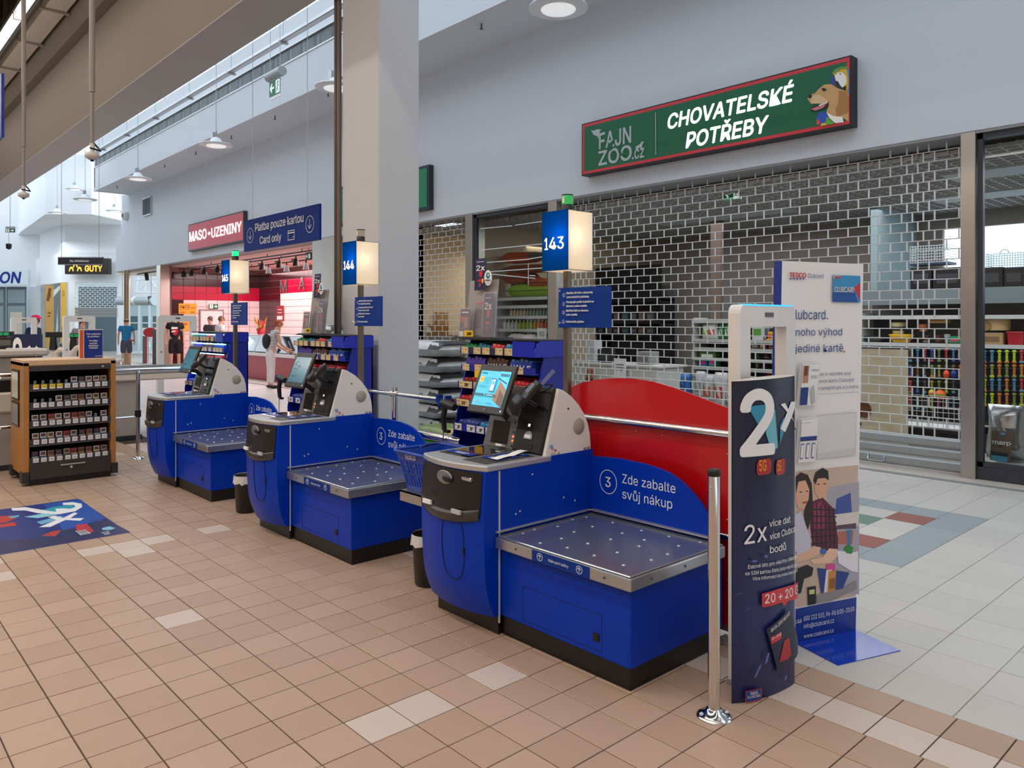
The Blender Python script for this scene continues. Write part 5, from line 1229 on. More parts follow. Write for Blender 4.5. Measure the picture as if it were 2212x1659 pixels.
# hand scanners hanging on the rails
def hand_scanner(p, label):
    t = thing('hand_scanner', label, 'scanner', p); L = lambda b, n, m: b.build(n, m, t, world=False)
    L(B().tube([(0, .05, .0), (0, .0, -.005), (0, -.09, -.02)], [.03, .034, .026], 12), 'head', M('1A1A1B', .4)); L(B().tube([(0, .02, -.02), (-.005, .035, -.10), (0, .03, -.19)], [.022, .021, .018], 10), 'handle', M('161617', .4)); L(B().box(-.015, .012, -.03, .02, -.205, -.185), 'trigger', BLACK)
    L(B().tube([(0, .04, -.19), (0, .045, -.28), (0, .05, -.40)], .003, 6), 'cable', BLACK); L(B().cbox((.0, .065, .0), (.05, .02, .05)), 'clip', SBLUE)
hand_scanner((3.32, 4.32, 1.02), 'black hand scanner hanging beside the nearest snack rack'); hand_scanner((3.33, 6.94, 1.06), 'black hand scanner hanging beside the middle snack rack')
# sacks stacked beyond the column, soil bags
def sack(name, p, d, h1, h2, label, group, rz=0.0, txt=None):
    t = thing(name, label, 'sack', p, group, rz); rr = random.Random(int(p[2] * 1000) + 3)
    def s(u, v):
        a = (u - .5) * 2; e = (v - .5) * 2; sx = d[0] / 2 * (1 - .08 * e * e); sy = d[1] / 2 * (1 - .08 * a * a); return a * sx, e * sy
    b = B()
    for sg in (1, -1):
        def f(u, v):
            x, y = s(u, v); a, e = (u - .5) * 2, (v - .5) * 2; h = d[2] / 2 * (max(0, 1 - a ** 6) * max(0, 1 - e ** 6)) ** .3
            return (x, y, d[2] / 2 + sg * h * (1 + .08 * math.sin(14 * u + 9 * v)))
        b.grid(f, 12, 12, flip=sg < 0)
    b.build('bag', M(h1, .3, var=.35, scale=9), t, world=False)
    b = B()
    def f(u, v):
        x, y = s(.995 if False else u, .02 + .2 * v); a, e = (u - .5) * 2, ((.02 + .2 * v) - .5) * 2; h = d[2] / 2 * (max(0, 1 - a ** 6) * max(0, 1 - e ** 6)) ** .3
        return (x * 1.01, y * 1.02, d[2] / 2 + h * 1.04 + .002)
    b.grid(f, 10, 3); b.build('end_band', M(h2, .35, var=.2), t, world=False)
    if txt:
        p_ = P2((-d[0] / 2 * .99, d[1] * .3, d[2] * .42), XR, UP, d[1] * .5, d[2] * .3, .0006); p_.text(BLACK, txt[0], 0, .55, .35, 1, .02).text(BLACK, txt[1], .2, .0, .35, .6, .02); p_.b.build('lettering', p_.mats, t, world=False)
    return t
zz = 0.10
B().box(4.75, 5.25, 6.3, 7.2, 0, .10)
b = B(); [b.box(4.72, 5.3, 6.25 + .2 * i, 6.37 + .2 * i, .08, .10) for i in range(6)]; [b.box(4.72 + .24 * i, 4.80 + .24 * i, 6.25, 7.37, 0, .08) for i in range(3)]
pal = solo(b, 'wooden_pallet', M('9A7A54', .8), 'wooden pallet under the stacked grey and black sacks', 'pallet')
HT = [.16, .15, .16, .15, .17, .15, .17, .17]
for i, h in enumerate(HT):
    sack('sack', (5.02 + .01 * (i % 2), 6.82 - .02 * (i % 3), zz), (.52, .96, h * .99), ['C2C8CC', 'D2D6D8'][i % 2], ['1B1B1C', '2A2A2C'][i % 2], 'grey sack with a black end, %s from the bottom of the stack beside the column' % ORD[i], 'grey and black sacks stacked beside the column', txt=('PRÉMIOVÉ', 'DŘEVO') if i % 2 == 0 else None); zz += h + .002
for i, (px, py, h1, h2, lb) in enumerate(((940, 950, '3F8F3A', '2E7F2A', 'green'), (965, 925, '8A9A5A', 'B8A86A', 'leafy olive'), (1010, 945, '9FC08A', 'D6E6D8', 'white and green'))):
    q = onX(px, py, 4.35 + .1 * (i == 1)); sack('soil_bag', (q.x, q.y, .34 + .13 * (i == 1)), (.42, .62, .14), h1, h2, '%s patterned soil bag on the low stack behind the blue basket' % lb, 'soil bags on the low stack')
q = onX(970, 940, 4.40)
solo(B().box(4.12, 4.72, q.y - .9, 5.88, 0, .33).box(4.10, 4.74, q.y - .92, 5.89, .31, .34), 'display_plinth', M('5A5C60', .6), 'dark plinth under the soil bags behind the blue basket', 'plinth')
q = onX(718, 728, 4.6); sack('sack', (4.6, q.y, 1.36), (.5, .8, .20), 'C2D2CC', '3A2A1C', 'shiny silver and brown sack on top of black boxes, left of the column', None)
q2 = onX(720, 800, 4.6)
solo(B().box(4.35, 4.85, q2.y - .42, q2.y + .42, 0, 1.36).box(4.33, 4.87, q2.y - .44, q2.y + .44, .9, .93).box(4.33, 4.87, q2.y - .44, q2.y + .44, 1.34, 1.362), 'display_stand', BLACK, 'black display stand under the silver sack, left of the column', 'stand')
# tobacco cabinet
WOOD = M('B07A40', .5, var=.12, scale=8); WOODT = M('D2AE86', .5, var=.08, scale=8)
x0, x1, yf, yb_ = 1.51, 2.335, 8.68, 9.32
t = thing('tobacco_cabinet', 'wooden tobacco cabinet with five dark glazed shelves, left of the checkouts', 'cabinet', ((x0 + x1) / 2, 9.0, 0))
for xa, xb2 in ((x0, x0 + .05), (x1 - .05, x1)): B().box(xa, xb2, yf, yb_, .10, 1.20).build('side_panel', WOOD, t, bevel=.003)
B().box(x0, x1, yf, yb_, 1.165, 1.222).build('top_panel', WOODT, t, bevel=.003); B().box(x0 + .05, x1 - .05, yf, yf + .02, 1.165, 1.172).build('front_edge', WOOD, t)
B().box(x0 + .05, x1 - .05, yb_ - .02, yb_, .02, 1.165).build('back_panel', M('141312', .6), t)
B().box(x0 + .05, x1 - .05, yf - .01, yb_, .0, .06).build('kick_base', BLACK, t)
for xa in (x0 - .015, x1 - .045):
    for ya in (yf - .02, yb_ - .12): B().box(xa, xa + .06, ya, ya + .12, .03, .135).build('corner_guard', DGREY, t)
hd = B().box(x0 + .052, x1 - .052, yf - .012, yf + .05, 1.115, 1.163).build('header', M('3A383A', .45), t); B().lathe([(0, -.004), (.010, -.003), (.011, 0)], (2.21, yf - .012, 1.14), 12, axis='y').build('lock', ALU, hd)
dr = B().box(x0 + .052, x1 - .052, yf - .02, yf + .3, .06, .222).build('drawer', M('35302D', .5), t); hd2 = B().box(1.82, 2.04, yf - .045, yf - .035, .172, .184).box(1.83, 1.84, yf - .04, yf - .02, .173, .183).box(2.02, 2.03, yf - .04, yf - .02, .173, .183).build('handle', ALU, dr)
B().lathe([(0, -.012), (.013, -.011), (.015, 0)], (1.92, yf - .02, .145), 12, axis='y').build('lock', CHROME, dr)
PKC = [('D9D4D0', 'B83A34'), ('C9C2C0', '5A4A78'), ('D8D6D8', '4A7AB0'), ('8A5A4A', 'C9A060'), ('CFC8BE', '7A7A7E'), ('3A2E2C', '8A8486'), ('B02A2E', 'D8D2CE'), ('B8A89A', '6A4A3C'), ('D6CBA0', 'A88A5A'), ('2E3350', 'C8C6CA')]
PKN = ['white and red', 'grey and violet', 'white and blue', 'brown and gold', 'pale grey', 'black and grey', 'red and white', 'beige and brown', 'cream', 'navy']
ROWN = ['top', 'second', 'third', 'fourth', 'bottom']
PRES = [[5, 6, 7, 8, 9], [3, 4, 5, 6, 7, 8, 9], [0, 1, 2, 3, 4, 5, 6, 7, 9], list(range(10)), list(range(10))]
rr = random.Random(11); PM = {}
for r in range(5):
    zb = .945 - .18 * r - (.0); z0 = zb - .0
    s = B().box(x0 + .052, x1 - .052, yf + .0, yf + .26, z0 - .018, z0 - .008).box(x0 + .052, x1 - .052, yf - .008, yf + .004, z0 - .02, z0 + .045).build('shelf', M('3A3638', .4), t)
    B().box(x0 + .052, x1 - .052, yf - .012, yf - .006, z0 - .026, z0 - .018).build('shelf_edge', M('5A5658', .4), s)
    fl = B().add([(x0 + .055, yf - .004, z0 + .045), (x1 - .055, yf - .004, z0 + .045), (x1 - .055, yf + .09, z0 + .145), (x0 + .055, yf + .09, z0 + .145)], [(0, 1, 2, 3)]).build('flap_glass', CG, s)
    for k in range(10):
        xc = x0 + .105 + k * .068 + rr.uniform(-.004, .004)
        yel = r == 0 and k < 4
        cd = B().box(xc - .024, xc + .024, yf - .0125, yf - .009, z0 - .006, z0 + .04).build('price_card', M('EBCB3A', .5) if yel else M('D9DADB', .5), s)
        p = P2((xc - .024, yf - .0129, z0 - .006), YR, UP, .048, .046, .0003); p.rect(M('55585E', .5), .3, .45, .8, .55)
        if yel: p.rect(PWHITE, 0, 0, 1, .25)
        p.b.build('print', p.mats, cd)
        if k in PRES[r]:
            ci = rr.randrange(10); key = ci
            if key not in PM:
                b = B(); b.m(0).box(-.0275, .0275, 0, .022, 0, .088); b.m(1).box(-.0278, .0278, -.0006, .0, .004, .038); b.m(2).box(-.02, .02, -.0006, 0, .05, .08)
                PM[key] = b.mesh('cigarette_pack')
                for h in (PKC[ci][0], PKC[ci][1], '6A4A44'): PM[key].materials.append(M(h, .4, var=.2, scale=60))
            o = bpy.data.objects.new('cigarette_pack', PM[key]); COL.objects.link(o); o.location = (xc, yf + .02 + rr.uniform(0, .012), z0 + .012); o.rotation_euler = (-.10, 0, 0)
            tag(o, '%s cigarette pack, %s from left, %s shelf of the wooden cabinet' % (PKN[ci], ORD[PRES[r].index(k)], ROWN[r]), 'cigarette pack', 'cigarette packs in the wooden cabinet')
        else:
            B().box(xc - .012, xc + .012, yf + .04, yf + .046, z0 + .02, z0 + .075).build('pack_pusher', M('9AA0A4', .3, alpha=.8), s)
for z0, z1, h in ((.82, 1.12, 'C8C4B8'), (.56, .80, '8A8A8C')):
    f = B().box(x0 - .012, x0, 8.86, 9.20, z0, z1).build('side_frame', BLACK, t); B().box(x0 - .014, x0 - .011, 8.88, 9.18, z0 + .02, z1 - .02).build('insert', M(h, .35, var=.2, scale=20), f)
# closed lane notice on the cabinet
t = thing('closed_lane_notice', 'orange and blue closed lane notice standing on the wooden cabinet', 'sign', (2.12, 8.86, 1.2225))
a, c = onY(171, 712, 8.86), onY(222, 712, 8.86)
B().box(a.x, c.x, 8.855, 8.885, 1.2225, a.z + .003).build('board', M('E6D6C8', .4), t)
p = P2((a.x, 8.8548, 1.2225), YR, UP, c.x - a.x, a.z - 1.2225, .0006)
p.rect(M('D8552A', .4), .02, .0, .17, .98).rect(M('0E2E86', .4), .2, .0, .985, .98)
for s_, y, w_ in (('Tato pokladna', .82, .62), ('je uzavřena.', .73, .5), ('Použijte', .58, .36), ('prosím', .49, .32), ('pokladnu', .41, .42), ('vedlejší.', .33, .38)): p.text(W, s_, .59, y, .055, w_, .03, 'c')
p.text(W, 'Děkujeme', .96, .05, .03, .3, .02, 'r'); p.b.build('lettering', p.mats, t)
# floor sticker
t = thing('floor_sticker', 'large dark blue advertising sticker on the tan tiles before the wooden cabinet', 'floor sticker', (.7, 7.0, 0))
P = P2((-.55, 7.755, .0014), XR, (1, 0, 0), 1.505, 2.32, .00006)
B().box(-.55, 1.77, 6.25, 7.755, .0, .0013).build('sheet', M('16307E', .4, var=.25, scale=1.2), t)
cs_ = crop(0, 1000, 3.6867); fs_ = lambda *pts: [cs_(*q) for q in pts]
DN = M('1C2258', .4); P.pp(DN, fs_((0, 620), (400, 590), (830, 440), (1040, 550), (0, 725))).pp(M('1B4FA8', .4), fs_((340, 330), (640, 290), (840, 440), (500, 540), (420, 400)))
P.pp(M('2A9FB0', .4), fs_((300, 385), (430, 350), (560, 335), (600, 350), (500, 390), (330, 410))).pp(M('8FD0DC', .4), fs_((190, 430), (420, 390), (520, 400), (300, 440))).pp(M('6FB0CC', .4), fs_((290, 470), (480, 420), (520, 440), (330, 490)))
P.flush('background_print', t)
P.pp(W, fs_((88, 360), (200, 352), (400, 385), (450, 388), (440, 365), (500, 362), (560, 365), (600, 352), (590, 335), (500, 335), (500, 318), (580, 312), (650, 325), (655, 350), (600, 385), (470, 408), (300, 400), (200, 378), (100, 380)))
P.pp(W, fs_((380, 430), (440, 420), (500, 440), (590, 395), (620, 400), (560, 440), (670, 440), (640, 460), (520, 455), (400, 510), (310, 512), (450, 455)))
P.flush('digit', t)
P.pp(M('B8342E', .4), fs_((0, 425), (90, 420), (130, 440), (60, 470), (0, 480))).pp(M('B8342E', .4), fs_((0, 490), (120, 470), (130, 500), (0, 515))).pp(M('5FB0CC', .4), fs_((60, 430), (150, 415), (150, 430), (90, 440)))
P.pp(M('B82E3C', .4), fs_((600, 495), (690, 485), (750, 545), (690, 565), (640, 540), (610, 540))).pp(M('12418E', .4), fs_((720, 455), (800, 445), (825, 462), (740, 475))).pp(M('7FC0DC', .4), fs_((810, 520), (870, 505), (920, 520), (880, 535), (820, 535)))
P.pp(M('12306E', .4), fs_((280, 570), (340, 545), (600, 545), (610, 555), (350, 605))).pp(M('B8342E', .4), fs_((330, 580), (420, 545), (490, 535), (440, 585))).pp(M('1E2A40', .4), fs_((480, 540), (570, 530), (580, 550), (500, 560)))
def ft(s_, p0, p1, p2, bold=.02):
    a, c, d_ = P.q(cs_(*p0)), P.q(cs_(*p1)), P.q(cs_(*p2)); P.text(W, s_, a[0], a[1], abs(d_[1] - a[1]), abs(c[0] - a[0]), bold)
stuffed(P.flush('artwork', t))
P.text(W, '2x', .60, .20, .09, .16, .03); P.text(W, 'více dat', .80, .345, .03, .17, .02); P.text(W, 'více Clubcard', .78, .29, .035, .2, .02); P.flush('lettering', t)
P.text(W, '20+20GB', .80, .875, .03, .1, .02); P.text(W, 'TESCO mobile', .90, .935, .02, .07)
P.b.build('print', P.mats, t)
# ------------------------------------------------------------------ store ceiling: luminaire, duct, pipes, pole cameras
t = thing('tube_luminaire', 'long bright tube light under the dark store ceiling', 'lamp', (2.35, 14, 6.2))
B().tube([(2.35, 5, 6.30), (2.35, 24, 6.30)], .05, 10).build('tube', M('FFF6EA', .3, emit=3.0, var=0), t)
B().box(2.28, 2.42, 5, 24, 6.36, 6.42).build('carrier_rail', ALU, t)
y = 6
while y < 24:
    B().tube([(2.35, y, 6.42), (2.35, y, 7.3)], .008, 5).build('hanger', GALV, t); B().box(2.27, 2.43, y + .6, y + .64, 6.24, 6.37).build('joint_clip', ALU, t); y += 2.4
t = thing('air_duct', 'pale square air duct with cross straps along the top of the store beam', 'duct', (2.88, 14, 6.6))
B().box(2.73, 3.03, 2, 34, 6.6, 6.88).build('duct_body', M('C9BCAE', .6, var=.05), t)
y = 6.4
while y < 30: B().box(2.66, 3.08, y, y + .05, 6.565, 6.598).build('strap', M('A39A90', .5), t); B().tube([(2.68, y + .02, 6.6), (2.68, y + .02, 7.3)], .01, 5).build('hanger', GALV, t); y += 1.9
for i, (x, z, r) in enumerate(((2.60, 6.62, .035), (2.52, 6.70, .025))):
    t = thing('ceiling_pipe', ['thick grey pipe running beside the pale air duct', 'thin grey pipe under the dark store ceiling beside the tube light'][i], 'pipe', (x, 14, z))
    B().tube([(x, 2, z), (x, 34, z)], r, 8).build('pipe', M('6A6058', .5), t)
    for y in range(4, 34, 3): B().box(x - .03, x + .03, y, y + .03, z, 7.3).build('bracket', M('6A6058', .5), t)
DK_ = M('33291F', .9, var=.2)
t = struct(B().box(-9, 2.6, -3, 46, 7.28, 7.30), 'ceiling', DK_)
for i in range(14): struct(B().box(1.0, 2.5, 3 + i * 2.2, 3.5 + i * 2.2, 7.0, 7.3), 'deck_rib', DK_, t)
for i, (px, py) in enumerate(((199, 335), (51, 420))):
    q = onX(px, py, 1.8)
    t = thing('pole_camera', ['nearer white camera hanging on a long ceiling pole', 'farther white camera hanging on a long ceiling pole at the picture edge'][i], 'camera', q)
    B().tube([(0, 0, .10), (0, 0, .55)], .016, 8).tube([(0, 0, .55), (0, 0, 7.28 - q.z)], .024, 10).build('pole', M('8E867E', .5), t, world=False)
    B().lathe([(.0, -.045), (.03, -.04), (.058, -.02), (.058, .015), (.02, .03), (.02, .10)], (0, 0, 0), 16).build('camera_body', M('C9C4BE', .4), t, world=False)
    B().ball((0, 0, -.04), (.018, .018, .018)).build('lens', BLACK, t, world=False)
    B().tube([(0, 0, .12), (.05, .03, .08), (.06, -.03, .04), (-.03, -.05, .05)], .008, 6).build('cable', BLACK, t, world=False)
a, c = onX(-30, 158, 1.6), onX(5, 296, 1.6); a2 = onX(5, 158, 1.6)
t = thing('hanging_sign', 'blue hanging sign cut off at the left picture edge', 'sign', (1.6, a2.y, c.z))
B().box(1.59, 1.62, a2.y, a2.y + 1.5, c.z, a2.z).build('board', M('0A2A86', .4), t)
for dy in (.2, 1.2): B().tube([(1.6, a2.y + dy, a2.z), (1.6, a2.y + dy, 7.28)], .006, 5).build('wire', GALV, t)

# ------------------------------------------------------------------ butcher shop
MR = M('3A1418', .15, var=.12); RR_ = M('C0103A', .2, var=.05); WT = M('F0D6D4', .25, var=.03)
lw = struct(B().box(8.95, 12.1, 27.0, 27.2, 0, 3.5), 'wall_left', M('8A6A66', .8)); bw = struct(B().box(12.1, 12.3, 15.4, 27.0, 0, 3.5), 'wall_back', M('8A6A66', .8)); struct(B().box(8.95, 12.1, 15.2, 15.4, 0, 3.5), 'wall_right', WT)
mc = struct(B().box(9.0, 12.2, 15.3, 27.1, 3.46, 3.55), 'ceiling', M('E6C2BC', .7))
tm = {}
def wtile(parent, sx, sy, mat, loc):
    k = (sx, sy, mat.name)
    if k not in tm:
        tm[k] = B().box(-sx / 2 + .006, sx / 2 - .006, -sy / 2, sy / 2, -.235 / 2 + .006, .235 / 2 - .006).mesh('tile', bevel=.003); tm[k].materials.append(mat)
    o = bpy.data.objects.new('tile', tm[k]); COL.objects.link(o); o.parent = parent; o.location = loc
for i in range(8):
    for j in range(14):
        z = .12 + .235 * j; x = 9.0 + .39 * (i + .5); m_ = RR_ if j in (10, 11) else MR if (j > 11 or (i < 1 and j < 12)) else WT
        wtile(lw, .39, .02, m_, (x, 26.995, z))
for i in range(20):
    for j in range(14):
        z = .12 + .235 * j; y = 27 - .29 * (i + .5); m_ = MR if (i < 6) and not (j < 5) else (MR if j > 12 else RR_ if j in (11, 12) else WT)
        wtile(bw, .02, .29, m_, (12.095, y, z))
LT = M('B9A6A6', .25, .8)
for ch, p0, p1, h0 in (('M', (605, 632), (619, 631), 605), ('A', (645, 626), (658, 625), 600), ('K', (680, 627), (694, 626), 598)):
    a, c, d_ = onX(p0[0], p0[1], 12.05), onX(p1[0], p1[1], 12.05), onX(p0[0], h0, 12.05)
    b = B(); T(b, ch, a, XR, UP, d_.z - a.z, w=a.y - c.y, bold=.01); n = len(b.v); vs = list(b.v); b.add([(x + .03, y, z) for x, y, z in vs], [f[::-1] for f in b.f])
    solo(b, 'wall_letter', LT, 'metal letter %s on the white tiles of the pink meat shop' % ch, 'letter')
for X, zt in ((9.6, 3.36), (10.5, 3.36), (9.2, 3.36)):
    t = thing('light_track', '%s dark light track under the pink shop ceiling' % {9.6: 'middle', 10.5: 'farthest', 9.2: 'nearest'}[X], 'light track', (X, 21, zt)); B().box(X - .02, X + .02, 15.6, 26.8, zt, zt + .035).build('rail', BLACK, t)
    for y in range(16, 27, 2): B().box(X - .008, X + .008, y, y + .02, zt + .03, 3.46).build('hanger', BLACK, t)
sp_o = None; SPX = [(566, 559, 0), (603, 556, 0), (639, 550, 0), (683, 544, 0), (580, 570, 1), (619, 565, 1), (661, 561, 1), (697, 557, 1), (397, 583, 2), (414, 580, 2), (441, 576, 2), (470, 570, 2)]
for i, (px, py, k) in enumerate(SPX):
    X = (9.6, 10.5, 9.2)[k]; q = onX(px, py, X); q.z = 3.20
    if sp_o is None:
        sp_o = thing('spot_light', '', 'lamp', q, 'track spots in the meat shop')
        B().lathe([(.09, -.10), (.06, .06), (.03, .09)], (0, 0, 0), 12).build('shade', BLACK, sp_o, world=False); B().box(-.015, .015, -.015, .015, .08, .165).build('stem', BLACK, sp_o, world=False); B().box(-.03, .03, -.02, .22, .05, .10).build('driver', BLACK, sp_o, world=False)
        B().lathe([(.08, -.095), (0, -.095)], (0, 0, 0), 12).build('lens', M('FFD8D0', .3, emit=1.5, var=0), sp_o, world=False); o = sp_o
    else: o = dup(sp_o, q)
    o['label'] = 'black track spot, %s from the left, %s of the 145 lamp' % ((ORD[i], 'upper row right') if i < 4 else (ORD[i - 4], 'lower row right') if i < 8 else (ORD[i - 8], 'row left'))
# meat counter
t = thing('meat_counter', 'long glass meat counter with red front in the pink shop', 'counter', (9.5, 20, 0))
CR = M('A8202C', .35, var=.05)
B().box(9.15, 9.9, 16.6, 23.6, 0, .66).build('base', CR, t); B().box(9.08, 9.2, 16.6, 23.6, .66, .74).build('front_ledge', M('E8DCDC', .3), t); B().box(9.2, 9.95, 16.6, 23.6, .66, .70).build('tray_floor', M('D8C8C8', .4), t)
for k in range(5):
    y0 = 16.62 + k * 1.395; B().add([(9.16, y0, .74), (9.16, y0 + 1.37, .74), (9.34, y0 + 1.37, 1.20), (9.34, y0, 1.20)], [(0, 1, 2, 3)]).build('glass_front', CG, t); B().tube([(9.16, y0, .74), (9.34, y0, 1.2), (9.9, y0, 1.22)], .014, 6).build('glass_post', ALU, t)
B().box(9.34, 9.95, 16.6, 23.6, 1.20, 1.23).build('top_shelf', M('D9C6C8', .3), t)
rr = random.Random(2)
for k in range(9):
    y0 = 16.8 + k * .72; tr_ = thing('meat_tray', 'tray of pink meat in the long glass counter, %s from the near end' % ORD[k], 'tray', (9.55, y0 + .3, .70), 'meat trays in the glass counter')
    B().box(-.28, .28, -.32, .32, 0.001, .03).build('tray', M('E8E4E4', .3), tr_, world=False)
    b = B()
    for n in range(16): b.ball((rr.uniform(-.24, .24), rr.uniform(-.28, .28), .06 + rr.uniform(0, .04)), (rr.uniform(.05, .09), rr.uniform(.05, .09), .035), 7, 5)
    stuffed(b.build('meat', M(('D8757A', 'B8444E', 'E2A09A')[k % 3], .4, var=.3, scale=14), tr_, world=False))
q = onX(562, 724, 9.6); t = thing('potted_plant', 'red and yellow plant in a red pot on the meat counter', 'plant', (9.62, q.y, 1.23))
B().lathe([(.09, 0), (.13, .18), (.12, .18)], (0, 0, 0), 14).build('pot', M('C02028', .4), t, world=False)
b = B()
for n in range(26):
    a = n * 2.4; r = .10 + .10 * rr.random(); h = .22 + .28 * rr.random(); b.m(n % 3); b.add([(0, 0, .16), (r * math.cos(a) - .03 * math.sin(a), r * math.sin(a) + .03 * math.cos(a), h * .8), (1.3 * r * math.cos(a), 1.3 * r * math.sin(a), h + .05), (r * math.cos(a) + .03 * math.sin(a), r * math.sin(a) - .03 * math.cos(a), h * .8)], [(0, 1, 2, 3)])
stuffed(b.build('leaves', [M('C83A3A', .5), M('E8B040', .5), M('7A8A4A', .5)], t, world=False))
def poster(name, label, cat, Yp, pxa, pya, pxb, pyb, bgm, draw, plane='Y'):
    f = (lambda x, y: onY(x, y, Yp)) if plane == 'Y' else (lambda x, y: onX(x, y, Yp))
    a, c = f(pxa, pyb), f(pxb, pya); t = thing(name, label, cat, a)
    if plane == 'Y': B().box(a.x, c.x, Yp, Yp + .01, a.z, c.z).build('sheet', bgm, t); p = P2((a.x, Yp - .001, a.z), YR, UP, c.x - a.x, c.z - a.z, .001)
    else: B().box(Yp, Yp + .01, c.y, a.y, a.z, c.z).build('sheet', bgm, t); p = P2((Yp - .001, a.y, a.z), XR, UP, a.y - c.y, c.z - a.z, .001)
    draw(p)
    if p.b.v: p.b.build('print', p.mats, t)
    return t
AK = M('F0A020', .5, emit=.1, var=0)
def dak(p): p.text(M('8A3A10', .5), 'AKCE', .06, .55, .28, .55, .03).text(M('8A3A10', .5), 'chci', .66, .52, .16, .25, .02).rect(M('B86A18', .5), .06, .42, .6, .46).rect(M('B86A18', .5), .06, .1, .35, .2).rect(M('B86A18', .5), .65, .1, .9, .22)
poster('poster', 'yellow offer poster, upper one on the meat shop side wall', 'poster', 26.96, 386, 656, 425, 678, AK, dak); poster('poster', 'yellow offer poster, lower one behind the grey gate', 'poster', 26.96, 388, 690, 416, 715, AK, lambda p: p.rect(M('B86A18', .5), .2, .5, .6, .7))
poster('poster', 'dark red notice on the white tiles behind the meat counter', 'poster', 12.05, 597, 660, 612, 692, M('8A2A34', .5), lambda p: p.rect(M('E8C8C8', .5), .2, .7, .8, .75).rect(M('E8C8C8', .5), .2, .5, .8, .55).rect(M('E8E0E0', .5), .1, .05, .9, .3), 'X')
poster('poster', 'dark menu board at the right end of the meat shop', 'poster', 12.0, 688, 668, 703, 692, M('2A1218', .5), lambda p: p.text(M('D8C0C0', .5), 'CE', .1, .5, .3, .6), 'X')
a, c = onY(452, 667, 26.9), onY(471, 657, 26.9); t = thing('exit_sign', 'small green escape sign above the white door in the meat shop', 'sign', a); B().box(a.x, c.x, 26.9, 26.96, a.z, c.z).build('plate', PWHITE, t); exit_print((a.x, 26.898, a.z), YR, c.x - a.x, c.z - a.z, False, t)
a, c = onX(660, 563, 9.3), onX(672, 545, 9.3); t = thing('exit_sign', 'small dark escape sign under the meat shop ceiling by its right end', 'sign', (9.3, a.y, 3.2)); B().box(9.3, 9.33, c.y, a.y, 3.18, 3.36).build('plate', M('2A1F1C', .5), t); exit_print((9.297, a.y - .02, 3.2), XR, a.y - c.y - .04, .13, True, t); B().box(9.31, 9.32, (a.y + c.y) / 2, (a.y + c.y) / 2 + .01, 3.36, 3.46).build('hanger', BLACK, t)
a, c = onY(433, 800, 26.94), onY(481, 671, 26.94); dd_ = struct(B().box(a.x, c.x, 26.93, 26.99, .0, c.z), 'door_1', M('F0E0E0', .4))
for xa in (a.x - .03, c.x): struct(B().box(xa, xa + .03, 26.90, 26.99, 0, c.z), 'door_frame', M('9A8488', .5), dd_)
struct(B().box(a.x - .03, c.x + .03, 26.90, 26.99, c.z, c.z + .04), 'door_frame', M('9A8488', .5), dd_)

